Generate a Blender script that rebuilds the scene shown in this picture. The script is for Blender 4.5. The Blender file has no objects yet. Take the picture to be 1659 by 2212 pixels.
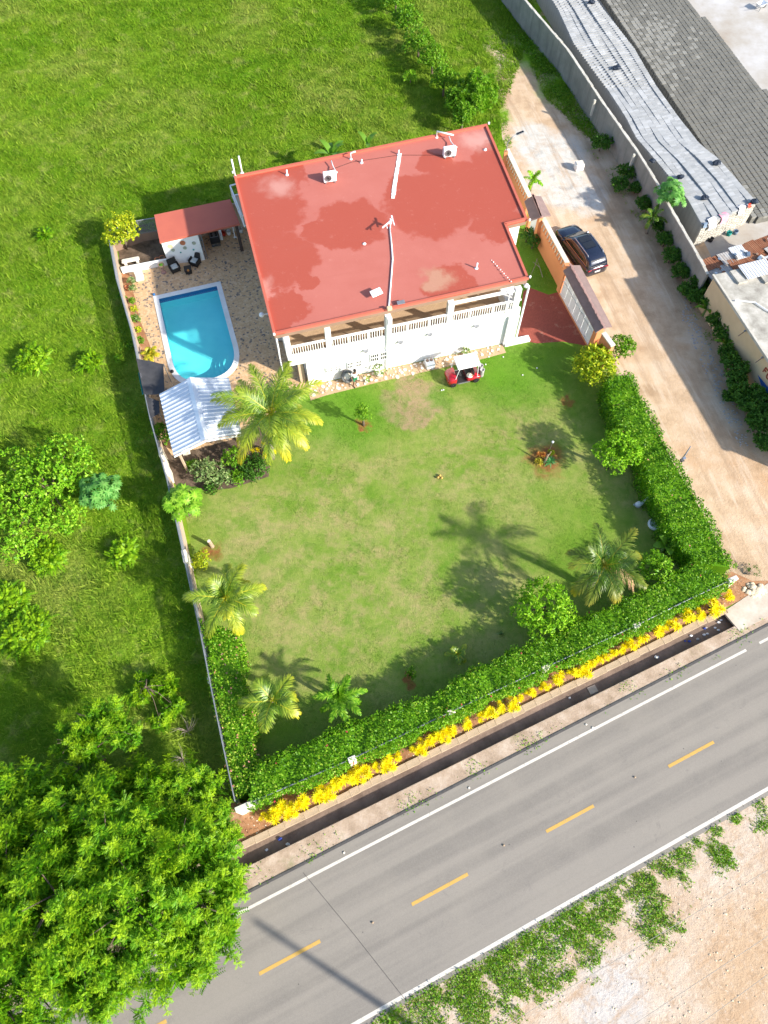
import bpy, bmesh, math, random
import numpy as np
from mathutils import Vector, Matrix
random.seed(7); RNG = np.random.default_rng(7)
SC = bpy.context.scene; COL = SC.collection
PI = math.pi; R = math.radians

# ------------------------------------------------------------------ camera, sky, sun, exposure
CAM_H = 40.0; CAM_T = math.atan(774/1534.0)          # height over ground, tilt off straight down
cd = bpy.data.cameras.new('camera'); cam = bpy.data.objects.new('camera', cd); COL.objects.link(cam)
cam.location = (0, 0, CAM_H); cam.rotation_euler = (CAM_T, 0, 0)
cd.sensor_fit = 'VERTICAL'; cd.sensor_height = 24.0; cd.lens = 24.0*1534/2212; cd.clip_start = .5; cd.clip_end = 800
SC.camera = cam
SUN_AZ = R(-29); SUN_EL = R(29)
world = bpy.data.worlds.new('World'); SC.world = world; world.use_nodes = True
wn = world.node_tree; bg = wn.nodes['Background']
sky = wn.nodes.new('ShaderNodeTexSky'); sky.sky_type = 'NISHITA'; sky.sun_disc = False
sky.sun_elevation = SUN_EL; sky.sun_rotation = R(90) - SUN_AZ; sky.air_density = 1.0; sky.dust_density = 1.2
wn.links.new(sky.outputs[0], bg.inputs[0]); bg.inputs[1].default_value = 0.15
sd = bpy.data.lights.new('sun', 'SUN'); sd.energy = 4.6; sd.angle = R(1.3); sd.color = (1.0, .94, .84)
sun = bpy.data.objects.new('sun', sd); COL.objects.link(sun)
sv = Vector((math.cos(SUN_EL)*math.cos(SUN_AZ), math.cos(SUN_EL)*math.sin(SUN_AZ), math.sin(SUN_EL)))
sun.rotation_euler = sv.to_track_quat('Z', 'Y').to_euler(); sun.location = (30, -20, 60)
SC.view_settings.view_transform = 'Standard'; SC.view_settings.look = 'None'
SC.view_settings.exposure = 1.02; SC.view_settings.gamma = 1.0; SC.view_settings.use_curve_mapping = False

# ------------------------------------------------------------------ survey: a point of the drone picture -> point on a level z
def px(u, v, z=0.0):
    x = (u-829.5)/1534.0; y = (1106.0-v)/1534.0
    dy = math.sin(CAM_T)+y*math.cos(CAM_T); dz = -math.cos(CAM_T)+y*math.sin(CAM_T)
    s = (z-CAM_H)/dz
    return Vector((x*s, dy*s, z))
def pxs(pts, z=0.0): return [px(u, v, z) for u, v in pts]

# ------------------------------------------------------------------ object helpers
def link(o, parent=None):
    COL.objects.link(o)
    if parent is not None: o.parent = parent
    return o
def tag(o, label, cat, group=None):
    o['label'] = label; o['category'] = cat
    if group: o['group'] = group
    return o
def thing(name, label, cat, loc=(0, 0, 0), rz=0.0, group=None):
    o = bpy.data.objects.new(name, None); o.empty_display_size = .2
    COL.objects.link(o); o.location = loc; o.rotation_euler = (0, 0, rz)
    return tag(o, label, cat, group)
def struct(o): o['kind'] = 'structure'; return o
def stuff(o): o['kind'] = 'stuff'; return o
def copy_tree(o, parent=None):
    c = o.copy(); COL.objects.link(c); c.parent = parent
    for ch in o.children: copy_tree(ch, c)
    return c

class B:                                              # collects shapes into one mesh
    def __init__(s): s.v = []; s.f = []
    def add(s, vs, fs):
        n = len(s.v); s.v += [tuple(p) for p in vs]; s.f += [tuple(i+n for i in f) for f in fs]; return s
    def box(s, c, size, rz=0.0, rx=0.0, ry=0.0, bev=0.0):
        hx, hy, hz = size[0]/2, size[1]/2, size[2]/2
        m = Matrix.Translation(Vector(c)) @ Matrix.Rotation(rz, 4, 'Z') @ Matrix.Rotation(ry, 4, 'Y') @ Matrix.Rotation(rx, 4, 'X')
        if bev <= 0:
            vs = [m @ Vector((x*hx, y*hy, z*hz)) for z in (-1, 1) for y in (-1, 1) for x in (-1, 1)]
            return s.add(vs, [(0, 2, 3, 1), (4, 5, 7, 6), (0, 1, 5, 4), (2, 6, 7, 3), (0, 4, 6, 2), (1, 3, 7, 5)])
        b = min(bev, hx*.9, hy*.9, hz*.9)
        ring = lambda x, y: [(x-b, -y), (x, -y+b), (x, y-b), (x-b, y), (-x+b, y), (-x, y-b), (-x, -y+b), (-x+b, -y)]
        vs = []
        for z, k in ((-hz, b), (-hz+b, 0), (hz-b, 0), (hz, b)):
            vs += [m @ Vector((x, y, z)) for x, y in ring(hx-k, hy-k)]
        fs = [tuple(range(7, -1, -1)), tuple(range(24, 32))]
        for q in range(3):
            for i in range(8):
                j = (i+1) % 8; fs.append((q*8+i, q*8+j, q*8+8+j, q*8+8+i))
        return s.add(vs, fs)
    def prism(s, poly, z0, z1):
        n = len(poly); a = sum(poly[i][0]*poly[(i+1) % n][1]-poly[(i+1) % n][0]*poly[i][1] for i in range(n))
        if a < 0: poly = list(reversed(poly))
        vs = [(p[0], p[1], z0) for p in poly]+[(p[0], p[1], z1) for p in poly]
        fs = [tuple(range(n-1, -1, -1)), tuple(range(n, 2*n))]+[(i, (i+1) % n, n+(i+1) % n, n+i) for i in range(n)]
        return s.add(vs, fs)
    def sheet(s, poly, z):
        n = len(poly); a = sum(poly[i][0]*poly[(i+1) % n][1]-poly[(i+1) % n][0]*poly[i][1] for i in range(n))
        if a < 0: poly = list(reversed(poly))
        return s.add([(p[0], p[1], z) for p in poly], [tuple(range(n))])
    def quad(s, a, b, c, d): return s.add([a, b, c, d], [(0, 1, 2, 3)])
    def bar(s, a, b, w, h):                            # box beam from a to b
        a = Vector(a); b = Vector(b); d = b-a; L = d.length; d.normalize()
        up = Vector((0, 0, 1)) if abs(d.z) < .95 else Vector((1, 0, 0))
        x = d.cross(up).normalized(); y = x.cross(d).normalized()
        vs = [p+x*i*w/2+y*j*h/2 for p in (a, b) for j in (-1, 1) for i in (-1, 1)]
        return s.add(vs, [(0, 1, 3, 2), (4, 6, 7, 5), (0, 4, 5, 1), (2, 3, 7, 6), (0, 2, 6, 4), (1, 5, 7, 3)])
    def tube(s, pts, r, n=8, cap=True):
        pts = [Vector(p) for p in pts]; rs = r if isinstance(r, (list, tuple)) else [r]*len(pts)
        prev = None; vs = []
        for i, p in enumerate(pts):
            d = (pts[min(i+1, len(pts)-1)]-pts[max(i-1, 0)])
            d = d.normalized() if d.length > 1e-9 else Vector((0, 0, 1))
            if prev is None:
                prev = d.orthogonal().normalized()
            x = (prev-d*prev.dot(d))
            x = x.normalized() if x.length > 1e-6 else d.orthogonal().normalized()
            prev = x; y = d.cross(x)
            vs += [p+(x*math.cos(2*PI*k/n)+y*math.sin(2*PI*k/n))*rs[i] for k in range(n)]
        fs = [(i*n+k, i*n+(k+1) % n, (i+1)*n+(k+1) % n, (i+1)*n+k) for i in range(len(pts)-1) for k in range(n)]
        if cap: fs += [tuple(range(n-1, -1, -1)), tuple((len(pts)-1)*n+k for k in range(n))]
        return s.add(vs, fs)
    def lathe(s, prof, n=16, c=(0, 0, 0), rot=None):
        m = Matrix.Translation(Vector(c)) @ (rot.to_4x4() if rot else Matrix.Identity(4))
        vs = [m @ Vector((r*math.cos(2*PI*k/n), r*math.sin(2*PI*k/n), z)) for r, z in prof for k in range(n)]
        fs = [(i*n+k, i*n+(k+1) % n, (i+1)*n+(k+1) % n, (i+1)*n+k) for i in range(len(prof)-1) for k in range(n)]
        if prof[0][0] > 1e-4: fs.append(tuple(range(n-1, -1, -1)))
        if prof[-1][0] > 1e-4: fs.append(tuple((len(prof)-1)*n+k for k in range(n)))
        return s.add(vs, fs)
    def ball(s, c, r, n=10, m=6, sc=(1, 1, 1)):
        vs = [(c[0]+r*sc[0]*math.sin(PI*i/m)*math.cos(2*PI*k/n), c[1]+r*sc[1]*math.sin(PI*i/m)*math.sin(2*PI*k/n), c[2]+r*sc[2]*math.cos(PI*i/m)) for i in range(m+1) for k in range(n)]
        fs = [(i*n+k, (i+1)*n+k, (i+1)*n+(k+1) % n, i*n+(k+1) % n) for i in range(m) for k in range(n)]
        return s.add(vs, fs)
    def mesh(s, name, mat, smooth=False):
        me = bpy.data.meshes.new(name); me.from_pydata(s.v, [], s.f); me.materials.append(MAT(mat))
        if smooth:
            me.polygons.foreach_set('use_smooth', [True]*len(me.polygons))
        me.update(); return me
    def build(s, name, mat, parent=None, smooth=False, loc=None, rz=None):
        o = bpy.data.objects.new(name, s.mesh(name, mat, smooth)); link(o, parent)
        if loc is not None: o.location = loc
        if rz is not None: o.rotation_euler = (0, 0, rz)
        return o

def filled(outer, holes, z, name, mat):                # flat sheet with holes
    bm = bmesh.new(); es = []
    for loop in [outer]+holes:
        vs = [bm.verts.new((p[0], p[1], z)) for p in loop]
        es += [bm.edges.new((vs[i], vs[(i+1) % len(vs)])) for i in range(len(vs))]
    bmesh.ops.triangle_fill(bm, use_beauty=True, use_dissolve=False, edges=es)
    for f in bm.faces:
        if f.normal.z < 0: f.normal_flip()
    me = bpy.data.meshes.new(name); bm.to_mesh(me); bm.free(); me.materials.append(MAT(mat))
    return link(bpy.data.objects.new(name, me))

def np_mesh(name, V, F, mat, parent=None, attr=None):   # big mesh from arrays, F (n,3) or (n,4)
    V = np.ascontiguousarray(V, dtype=np.float32); F = np.ascontiguousarray(F, dtype=np.int32)
    me = bpy.data.meshes.new(name); k = F.shape[1]
    me.vertices.add(len(V)); me.vertices.foreach_set('co', V.ravel())
    me.loops.add(F.size); me.loops.foreach_set('vertex_index', F.ravel())
    me.polygons.add(len(F)); me.polygons.foreach_set('loop_start', np.arange(0, F.size, k, dtype=np.int32))
    me.polygons.foreach_set('loop_total', np.full(len(F), k, dtype=np.int32))
    me.update(calc_edges=True); me.materials.append(MAT(mat))
    if attr is not None:
        a = me.attributes.new('age', 'FLOAT', 'POINT'); a.data.foreach_set('value', np.ascontiguousarray(attr, dtype=np.float32))
    o = bpy.data.objects.new(name, me)
    return link(o, parent)

def inside(poly, X, Y):
    res = np.zeros(len(X), bool); n = len(poly)
    for i in range(n):
        x1, y1 = poly[i][0], poly[i][1]; x2, y2 = poly[(i+1) % n][0], poly[(i+1) % n][1]
        if y1 == y2: continue
        c = ((y1 > Y) != (y2 > Y)) & (X < (x2-x1)*(Y-y1)/(y2-y1)+x1)
        res ^= c
    return res

# ------------------------------------------------------------------ materials
_M = {}
def MAT(m): return _M[m] if isinstance(m, str) else m
class N:
    def __init__(s, name):
        s.m = bpy.data.materials.new(name); s.m.use_nodes = True; s.t = s.m.node_tree
        s.b = s.t.nodes['Principled BSDF']; s.out = s.t.nodes['Material Output']; _M[name] = s.m
        s.co = s.n('ShaderNodeTexCoord').outputs['Object']
    def n(s, ty, **kw):
        x = s.t.nodes.new(ty)
        for k, v in kw.items(): setattr(x, k, v)
        return x
    def l(s, a, b): s.t.links.new(a, b)
    def put(s, sock, v):
        if hasattr(v, 'is_linked'): s.l(v, sock)
        else: sock.default_value = v if not isinstance(v, tuple) or len(v) == 4 else (*v, 1)
    def noise(s, scale, detail=4, rough=.6, co=None, dist=0.0, out='Fac'):
        x = s.n('ShaderNodeTexNoise'); x.inputs['Scale'].default_value = scale; x.inputs['Detail'].default_value = detail
        x.inputs['Roughness'].default_value = rough; x.inputs['Distortion'].default_value = dist
        s.l(co or s.co, x.inputs['Vector']); return x.outputs[out]
    def vor(s, scale, feature='F1', out='Distance', co=None, rnd=1.0):
        x = s.n('ShaderNodeTexVoronoi', feature=feature); x.inputs['Scale'].default_value = scale
        x.inputs['Randomness'].default_value = rnd; s.l(co or s.co, x.inputs['Vector']); return x.outputs[out]
    def ramp(s, fac, stops, interp='LINEAR'):
        x = s.n('ShaderNodeValToRGB'); e = x.color_ramp.elements; x.color_ramp.interpolation = interp
        while len(e) < len(stops): e.new(.5)
        for el, (p, c) in zip(e, stops):
            el.position = p; el.color = (c, c, c, 1) if isinstance(c, (int, float)) else (*c, 1)
        s.l(fac, x.inputs[0]); return x.outputs[0]
    def mix(s, fac, a, b, mode='MIX'):
        x = s.n('ShaderNodeMix', data_type='RGBA', blend_type=mode)
        s.put(x.inputs[0], fac); s.put(x.inputs[6], a); s.put(x.inputs[7], b); return x.outputs[2]
    def math(s, op, a, b=None, clamp=False):
        x = s.n('ShaderNodeMath', operation=op, use_clamp=clamp); s.put(x.inputs[0], a)
        if b is not None: s.put(x.inputs[1], b)
        return x.outputs[0]
    def map(s, scale=(1, 1, 1), rz=0.0, loc=(0, 0, 0)):
        x = s.n('ShaderNodeMapping'); x.inputs['Scale'].default_value = scale; x.inputs['Rotation'].default_value = (0, 0, rz)
        x.inputs['Location'].default_value = loc; s.l(s.co, x.inputs['Vector']); return x.outputs[0]
    def along(s, ang, sx, sy):                          # turn, then stretch
        a = s.map((1, 1, 1), -ang); x = s.n('ShaderNodeMapping'); x.inputs['Scale'].default_value = (sx, sy, 1); s.l(a, x.inputs['Vector']); return x.outputs[0]
    def sep(s, co=None):
        x = s.n('ShaderNodeSeparateXYZ'); s.l(co or s.co, x.inputs[0]); return x.outputs
    def spot(s, c, r, soft=.4):                         # 1 inside an irregular patch round c
        x = s.n('ShaderNodeVectorMath', operation='DISTANCE'); s.l(s.wob(), x.inputs[0]); x.inputs[1].default_value = (c[0], c[1], c[2] if len(c) > 2 else 0)
        m = s.n('ShaderNodeMapRange', interpolation_type='SMOOTHSTEP'); s.l(x.outputs['Value'], m.inputs[0])
        m.inputs[1].default_value = r*(1-soft); m.inputs[2].default_value = r*(1+soft); m.inputs[3].default_value = 1; m.inputs[4].default_value = 0
        return m.outputs[0]
    def wob(s, scale=.9, amp=1.2):
        if getattr(s, '_w', None): return s._w
        nz = s.noise(scale, 5, .6, out='Color'); a = s.n('ShaderNodeVectorMath', operation='SUBTRACT'); s.l(nz, a.inputs[0]); a.inputs[1].default_value = (.5, .5, .5)
        b = s.n('ShaderNodeVectorMath', operation='MULTIPLY'); s.l(a.outputs[0], b.inputs[0]); b.inputs[1].default_value = (amp*2, amp*2, 0)
        c = s.n('ShaderNodeVectorMath', operation='ADD'); s.l(s.co, c.inputs[0]); s.l(b.outputs[0], c.inputs[1]); s._w = c.outputs[0]; return s._w
    def bump(s, h, strength=.4, dist=.05):
        x = s.n('ShaderNodeBump'); x.inputs['Strength'].default_value = strength; x.inputs['Distance'].default_value = dist
        s.l(h, x.inputs['Height']); s.l(x.outputs[0], s.b.inputs['Normal'])
    def fin(s, col, rough=.85, metal=0.0, spec=.3):
        s.put(s.b.inputs['Base Color'], col); s.put(s.b.inputs['Roughness'], rough); s.b.inputs['Metallic'].default_value = metal
        s.b.inputs['Specular IOR Level'].default_value = spec; return s
def plain(name, c, c2=None, scale=3.0, rough=.7, metal=0.0, bump=0.0, spec=.3, bscale=None):
    k = N(name); c2 = c2 or tuple(x*.78 for x in c)
    f = k.noise(scale, 5, .62); col = k.mix(k.ramp(f, [(.32, 0), (.68, 1)]), c, c2)
    if bump: k.bump(k.noise(bscale or scale*6, 4), bump, .03)
    k.fin(col, rough, metal, spec); return k
def leafmat(name, stops, transl=.35, rough=.45, old=None, spec=.2):
    k = N(name); g = k.n('ShaderNodeNewGeometry').outputs['Random Per Island']
    oi = k.n('ShaderNodeObjectInfo').outputs['Random']
    f = k.math('ADD', k.math('MULTIPLY', g, .82), k.math('MULTIPLY', k.noise(.55, 2), .3))
    f = k.math('ADD', f, k.math('MULTIPLY', k.math('SUBTRACT', oi, .5), .14))
    col = k.ramp(f, stops)
    if old is not None:
        a = k.n('ShaderNodeAttribute', attribute_name='age').outputs['Fac']; col = k.mix(a, col, old)
    k.fin(col, rough, 0, spec)
    tr = k.n('ShaderNodeBsdfTranslucent'); k.l(k.mix(1.0, col, (1.15, 1.15, .55), 'MULTIPLY'), tr.inputs[0])
    ms = k.n('ShaderNodeMixShader'); ms.inputs[0].default_value = transl
    k.l(k.b.outputs[0], ms.inputs[1]); k.l(tr.outputs[0], ms.inputs[2]); k.l(ms.outputs[0], k.out.inputs[0]); return k
# ------------------------------------------------------------------ materials of the setting
def spots(k, lst, z=0.0, soft=.4):
    acc = None
    for (u, v, r) in lst:
        p = px(u, v, z); f = k.spot((p.x, p.y, 0 if z == 0 else z), r, soft)
        acc = f if acc is None else k.math('MAXIMUM', acc, f)
    return acc
def grass_col(k, kind):
    if kind == 'pasture':
        a = k.ramp(k.noise(.11, 4, .55), [(.34, (.15, .30, .010)), (.5, (.215, .35, .020)), (.66, (.31, .375, .065))])
        c = k.mix(k.ramp(k.noise(1.1, 5, .65, dist=.6), [(.4, 0), (.7, .7)]), a, (.075, .205, .008))
        return k.mix(k.ramp(k.noise(.62, 5, .7), [(.54, 0), (.70, .7)]), c, (.40, .41, .115))
    a = k.ramp(k.noise(.2, 5, .6), [(.36, (.165, .285, .03)), (.5, (.255, .33, .065)), (.64, (.36, .355, .12))])
    dry = spots(k, [(1010, 1000, 3.5), (760, 1150, 6), (700, 1330, 4.5), (1100, 930, 3.0), (900, 1300, 4), (600, 1120, 3.5)], soft=.7)
    a = k.mix(k.math('MULTIPLY', dry, k.ramp(k.noise(.9, 5, .7), [(.44, 0), (.62, .6)])), a, (.45, .34, .17))
    a = k.mix(k.math('MULTIPLY', spots(k, [(868, 872, 1.55), (918, 868, 1.5), (893, 855, 1.7), (885, 890, 1.4)], soft=.16), k.ramp(k.noise(1.6, 5, .7), [(.25, .5), (.6, .95)])), a, (.40, .27, .17))
    lush = spots(k, [(1100, 800, 3.2), (950, 860, .8), (700, 870, 3.0), (1200, 790, 2.6), (1130, 590, 6), (760, 900, 2.5)], soft=.6)
    a = k.mix(k.math('MULTIPLY', lush, .75), a, (.095, .27, .012))
    a = k.mix(spots(k, [(1228, 868, .45), (459, 1191, .55), (1180, 995, 1.1), (783, 920, .42), (886, 1470, .3)], soft=.45), a, (.33, .115, .05))
    a = k.mix(k.ramp(k.noise(.75, 6, .7, dist=.4), [(.5, 0), (.66, .6)]), a, (.115, .265, .018))
    return k.mix(k.ramp(k.noise(2.6, 5, .7), [(.45, 0), (.72, .5)]), a, (.09, .22, .018))
for kind in ('pasture', 'lawn'):
    k = N(kind+'_ground'); c = grass_col(k, kind); k.bump(k.noise(14, 5, .75), .9, .06)
    k.fin(k.mix(.2, c, (.09, .10, .025)), .95, 0, .04)
    k = N(kind+'_blade'); c = grass_col(k, kind); g = k.n('ShaderNodeNewGeometry').outputs['Random Per Island']
    c = k.mix(k.ramp(g, [(0, .5), (.5, 0), (1, 0)]), c, (.08, .20, .012)); c = k.mix(k.ramp(g, [(.72, 0), (1, .55)]), c, (.42, .52, .06) if kind == 'pasture' else (.42, .44, .12))
    k.fin(c, .7, 0, .06); tr = k.n('ShaderNodeBsdfTranslucent'); k.l(c, tr.inputs[0]); ms = k.n('ShaderNodeMixShader'); ms.inputs[0].default_value = .35
    k.l(k.b.outputs[0], ms.inputs[1]); k.l(tr.outputs[0], ms.inputs[2]); k.l(ms.outputs[0], k.out.inputs[0])

ROAD_A = math.atan2(*(px(1610, 1405)-px(560, 1950)).yx)
k = N('asphalt'); 
st = k.noise(1.6, 4, .55, co=k.along(ROAD_A, .02, .75))
c = k.mix(k.ramp(st, [(.42, 0), (.62, .8)]), (.27, .243, .208), (.185, .168, .147)); c = k.mix(k.ramp(k.noise(.35, 4), [(.45, 0), (.7, .45)]), c, (.30, .268, .225))
c = k.mix(k.ramp(k.noise(60, 3, .8), [(.35, .35), (.65, 0)]), c, (.09, .085, .08)); c = k.mix(k.ramp(k.vor(.9), [(.015, .9), (.04, 0)]), c, (.07, .065, .06))
c = k.mix(k.ramp(k.noise(.9, 6, .75, dist=1.0), [(.62, 0), (.7, .4)]), c, (.14, .128, .115)); c = k.mix(k.ramp(k.noise(18, 5, .8), [(.3, .3), (.6, 0)]), c, (.35, .32, .28)); k.bump(k.noise(60, 4), .45, .015); k.fin(c, .92, 0, .12)
k = N('dirt_lane'); c = k.ramp(k.noise(.4, 6, .65), [(.33, (.36, .245, .15)), (.5, (.50, .36, .235)), (.66, (.56, .44, .32))])
c = k.mix(k.ramp(k.noise(.23, 5, .6), [(.55, 0), (.7, .55)]), c, (.42, .24, .12))
c = k.mix(k.math('MULTIPLY', spots(k, [(1190, 330, 2.8), (1215, 400, 2.8), (1150, 290, 1.6), (1260, 430, 1.8)], soft=.35), k.ramp(k.noise(.9, 7, .75), [(.3, .2), (.55, 1)])), c, (.52, .51, .47)); c = k.mix(k.math('MULTIPLY', spots(k, [(1200, 350, 3.2), (1240, 420, 2.4)], soft=.4), k.ramp(k.noise(.7, 7, .75, dist=.6), [(.52, 0), (.62, .6)])), c, (.30, .29, .27))
c = k.mix(k.ramp(k.noise(5, 5, .7), [(.6, 0), (.72, .5)]), c, (.27, .20, .14)); c = k.mix(k.ramp(k.vor(3.2), [(.05, .6), (.1, 0)]), c, (.6, .55, .48))
LA = math.atan2(*(px(1620, 1200)-px(1300, 560)).yx); c = k.mix(k.ramp(k.noise(1.3, 5, .65, co=k.along(LA, .06, .9)), [(.5, 0), (.64, .55)]), c, (.34, .235, .15)); c = k.mix(k.ramp(k.noise(2.2, 5, .65, co=k.along(LA, .12, .8)), [(.54, 0), (.66, .5)]), c, (.60, .48, .36)); gm = k.math('MULTIPLY', spots(k, [(1000, 30, 5), (1120, 30, 4), (1175, 110, 3.2), (1225, 190, 2.4), (1040, 150, 1.6), (1070, 250, 1.2)], soft=.45), k.ramp(k.noise(.8, 6, .7), [(.3, 0), (.46, 1)])); c = k.mix(gm, c, grass_col(k, 'pasture'))
k.bump(k.noise(6, 6, .7), .55, .06); k.fin(c, .95, 0, .1)
k = N('verge_dirt'); c = k.ramp(k.noise(.33, 6, .68), [(.3, (.43, .31, .21)), (.45, (.49, .385, .29)), (.58, (.53, .445, .36)), (.72, (.52, .47, .41))])
c = k.mix(spots(k, [(1620, 2080, 2.4), (1659, 1990, 1.3), (1600, 2180, 1.6)], soft=.8), c, (.47, .33, .21)); c = k.mix(k.math('MULTIPLY', spots(k, [(1330, 2150, 1.5), (1290, 2190, 1.2)], soft=.5), .7), c, (.47, .455, .44))
c = k.mix(k.ramp(k.noise(1.6, 7, .75, dist=.8), [(.5, 0), (.66, .7)]), c, (.36, .235, .14)); c = k.mix(k.ramp(k.noise(3.5, 6, .75), [(.55, 0), (.68, .6)]), c, (.62, .54, .45)); c = k.mix(k.ramp(k.noise(9, 5, .75), [(.56, 0), (.7, .6)]), c, (.27, .18, .11)); c = k.mix(k.ramp(k.noise(1.2, 5, .7, co=k.along(R(35), .15, 1.3)), [(.52, 0), (.62, .45)]), c, (.40, .26, .155))
k.bump(k.noise(3.0, 8, .75), .6, .12); k.fin(c, .95, 0, .1)
k = N('shoulder_dirt'); c = k.ramp(k.noise(1.1, 6, .7), [(.3, (.26, .19, .13)), (.5, (.40, .30, .22)), (.68, (.52, .42, .33))])
c = k.mix(k.ramp(k.noise(.5, 5, .6), [(.6, 0), (.7, .5)]), c, (.13, .17, .05)); k.bump(k.noise(12, 5, .7), .5, .04); k.fin(c, .95, 0, .1)
k = N('bed_soil'); c = k.ramp(k.noise(1.4, 6, .7), [(.3, (.22, .105, .055)), (.5, (.34, .17, .085)), (.7, (.44, .27, .16))]); c = k.mix(k.ramp(k.vor(6), [(.08, .8), (.16, 0)]), c, (.6, .5, .38))
k.bump(k.noise(9, 5, .7), .6, .05); k.fin(c, .95, 0, .1)
k = N('damp_soil'); c = k.ramp(k.noise(1.4, 6, .7), [(.3, (.06, .045, .03)), (.5, (.12, .085, .06)), (.7, (.19, .14, .10))]); k.bump(k.noise(9, 5, .7), .6, .05); k.fin(c, .9, 0, .15)
plain('kerb_stone', (.46, .35, .24), (.34, .25, .16), 2.2, .9, bump=.6); plain('ditch_wall', (.30, .24, .18), (.17, .13, .10), 1.8, .9, bump=.5)
k = N('ditch_floor'); c = k.ramp(k.noise(.8, 6, .7), [(.3, (.11, .075, .055)), (.5, (.19, .135, .10)), (.72, (.28, .20, .15))]); k.bump(k.noise(5, 5), .5, .05); k.fin(c, .7, 0, .3)
k = N('slab_concrete'); c = k.ramp(k.noise(.7, 6, .68), [(.3, (.36, .29, .22)), (.55, (.50, .43, .35)), (.7, (.56, .51, .44))]); k.bump(k.noise(9, 5), .3, .02); k.fin(c, .9, 0, .15)
k = N('yard_concrete'); c = k.ramp(k.noise(.16, 7, .65), [(.32, (.32, .27, .22)), (.46, (.38, .35, .31)), (.58, (.45, .435, .42)), (.7, (.52, .51, .50))]); c = k.mix(k.ramp(k.noise(2.5, 5, .7), [(.55, 0), (.75, .35)]), c, (.3, .26, .21)); k.bump(k.noise(5, 5), .3, .03); k.fin(c, .93, 0, .1)
for nm, c1, c2 in (('white_line', (.66, .62, .55), (.50, .46, .40)), ('yellow_line', (.56, .35, .09), (.45, .28, .08))):
    k = N(nm); c = k.mix(k.noise(3, 4), c1, c2); c = k.mix(k.ramp(k.noise(9, 6, .8), [(.56, 0), (.64, .75)]), c, (.24, .22, .19)); k.bump(k.noise(40, 3), .3, .01); k.fin(c, .85, 0, .15)
plain('tar', (.10, .095, .09), (.065, .06, .06), 3, .85)
k = N('patio'); ve = k.vor(7.5, out='Color'); g = k.n('ShaderNodeSeparateColor'); k.l(ve, g.inputs[0])
c = k.ramp(g.outputs[0], [(0, (.10, .095, .10)), (.07, (.16, .13, .115)), (.12, (.50, .31, .16)), (.5, (.58, .37, .20)), (.8, (.62, .43, .26)), (1, (.54, .33, .18))], 'CONSTANT')
c = k.mix(k.ramp(k.noise(1.2, 5, .65), [(.4, 0), (.7, .5)]), c, (.62, .40, .20)); e = k.vor(7.5, 'DISTANCE_TO_EDGE'); c = k.mix(k.ramp(e, [(.02, .7), (.05, 0)]), c, (.52, .40, .27))
k.bump(k.ramp(e, [(.0, 0), (.06, 1)]), .3, .02); k.fin(c, .6, 0, .35)
k = N('red_drive'); br = k.n('ShaderNodeTexBrick'); k.l(k.map((1, 1, 1), R(-45)), br.inputs[0]); br.inputs['Scale'].default_value = 4.0; br.inputs['Color1'].default_value = (.30, .075, .05, 1); br.inputs['Color2'].default_value = (.245, .06, .042, 1); br.inputs['Mortar'].default_value = (.19, .06, .045, 1); br.inputs['Mortar Size'].default_value = .012
c = k.mix(k.ramp(k.noise(.9, 6, .7), [(.58, 0), (.75, .8)]), br.outputs[0], (.45, .29, .2)); k.bump(br.outputs[1], -.3, .01); k.fin(c, .75, 0, .25)

# ------------------------------------------------------------------ ground lines
def ext(a, b, n, m): d = (b-a).normalized(); return a-d*n, b+d*m
DN0, DN1 = px(482, 1855), px(1570, 1324); DD = (DN1-DN0).normalized(); DP = Vector((DD.y, -DD.x, 0))     # DP points to the road
dw = sum(((p-DN0).dot(DP)) for p in pxs([(526, 1875), (1110, 1584), (1593, 1354)]))/3
def dl(t, off, z=0.0): p = DN0+DD*t+DP*off; return Vector((p.x, p.y, z))
LEN = (DN1-DN0).length
# pool outline in its own frame
PA, PB = px(343, 646), px(468, 618); PX = (PB-PA).normalized(); PY = Vector((PX.y, -PX.x, 0)); PWID = (PB-PA).length; PSTR = 5.9; PEND = 2.5
def pool_loop(grow=0.0, n=22):
    w = PWID/2+grow; pts = [(-w, -grow), (w, -grow), (w, PSTR)]
    for i in range(1, n): a = PI*i/n; pts.append((w*math.copysign(abs(math.cos(a))**.75, math.cos(a)), PSTR+(PEND+grow)*math.sin(a)**.8))
    pts.append((-w, PSTR)); return [PA+PX*(PWID/2+x)+PY*y for x, y in pts]
POOL = pool_loop(); COPE = pool_loop(.36)

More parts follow.
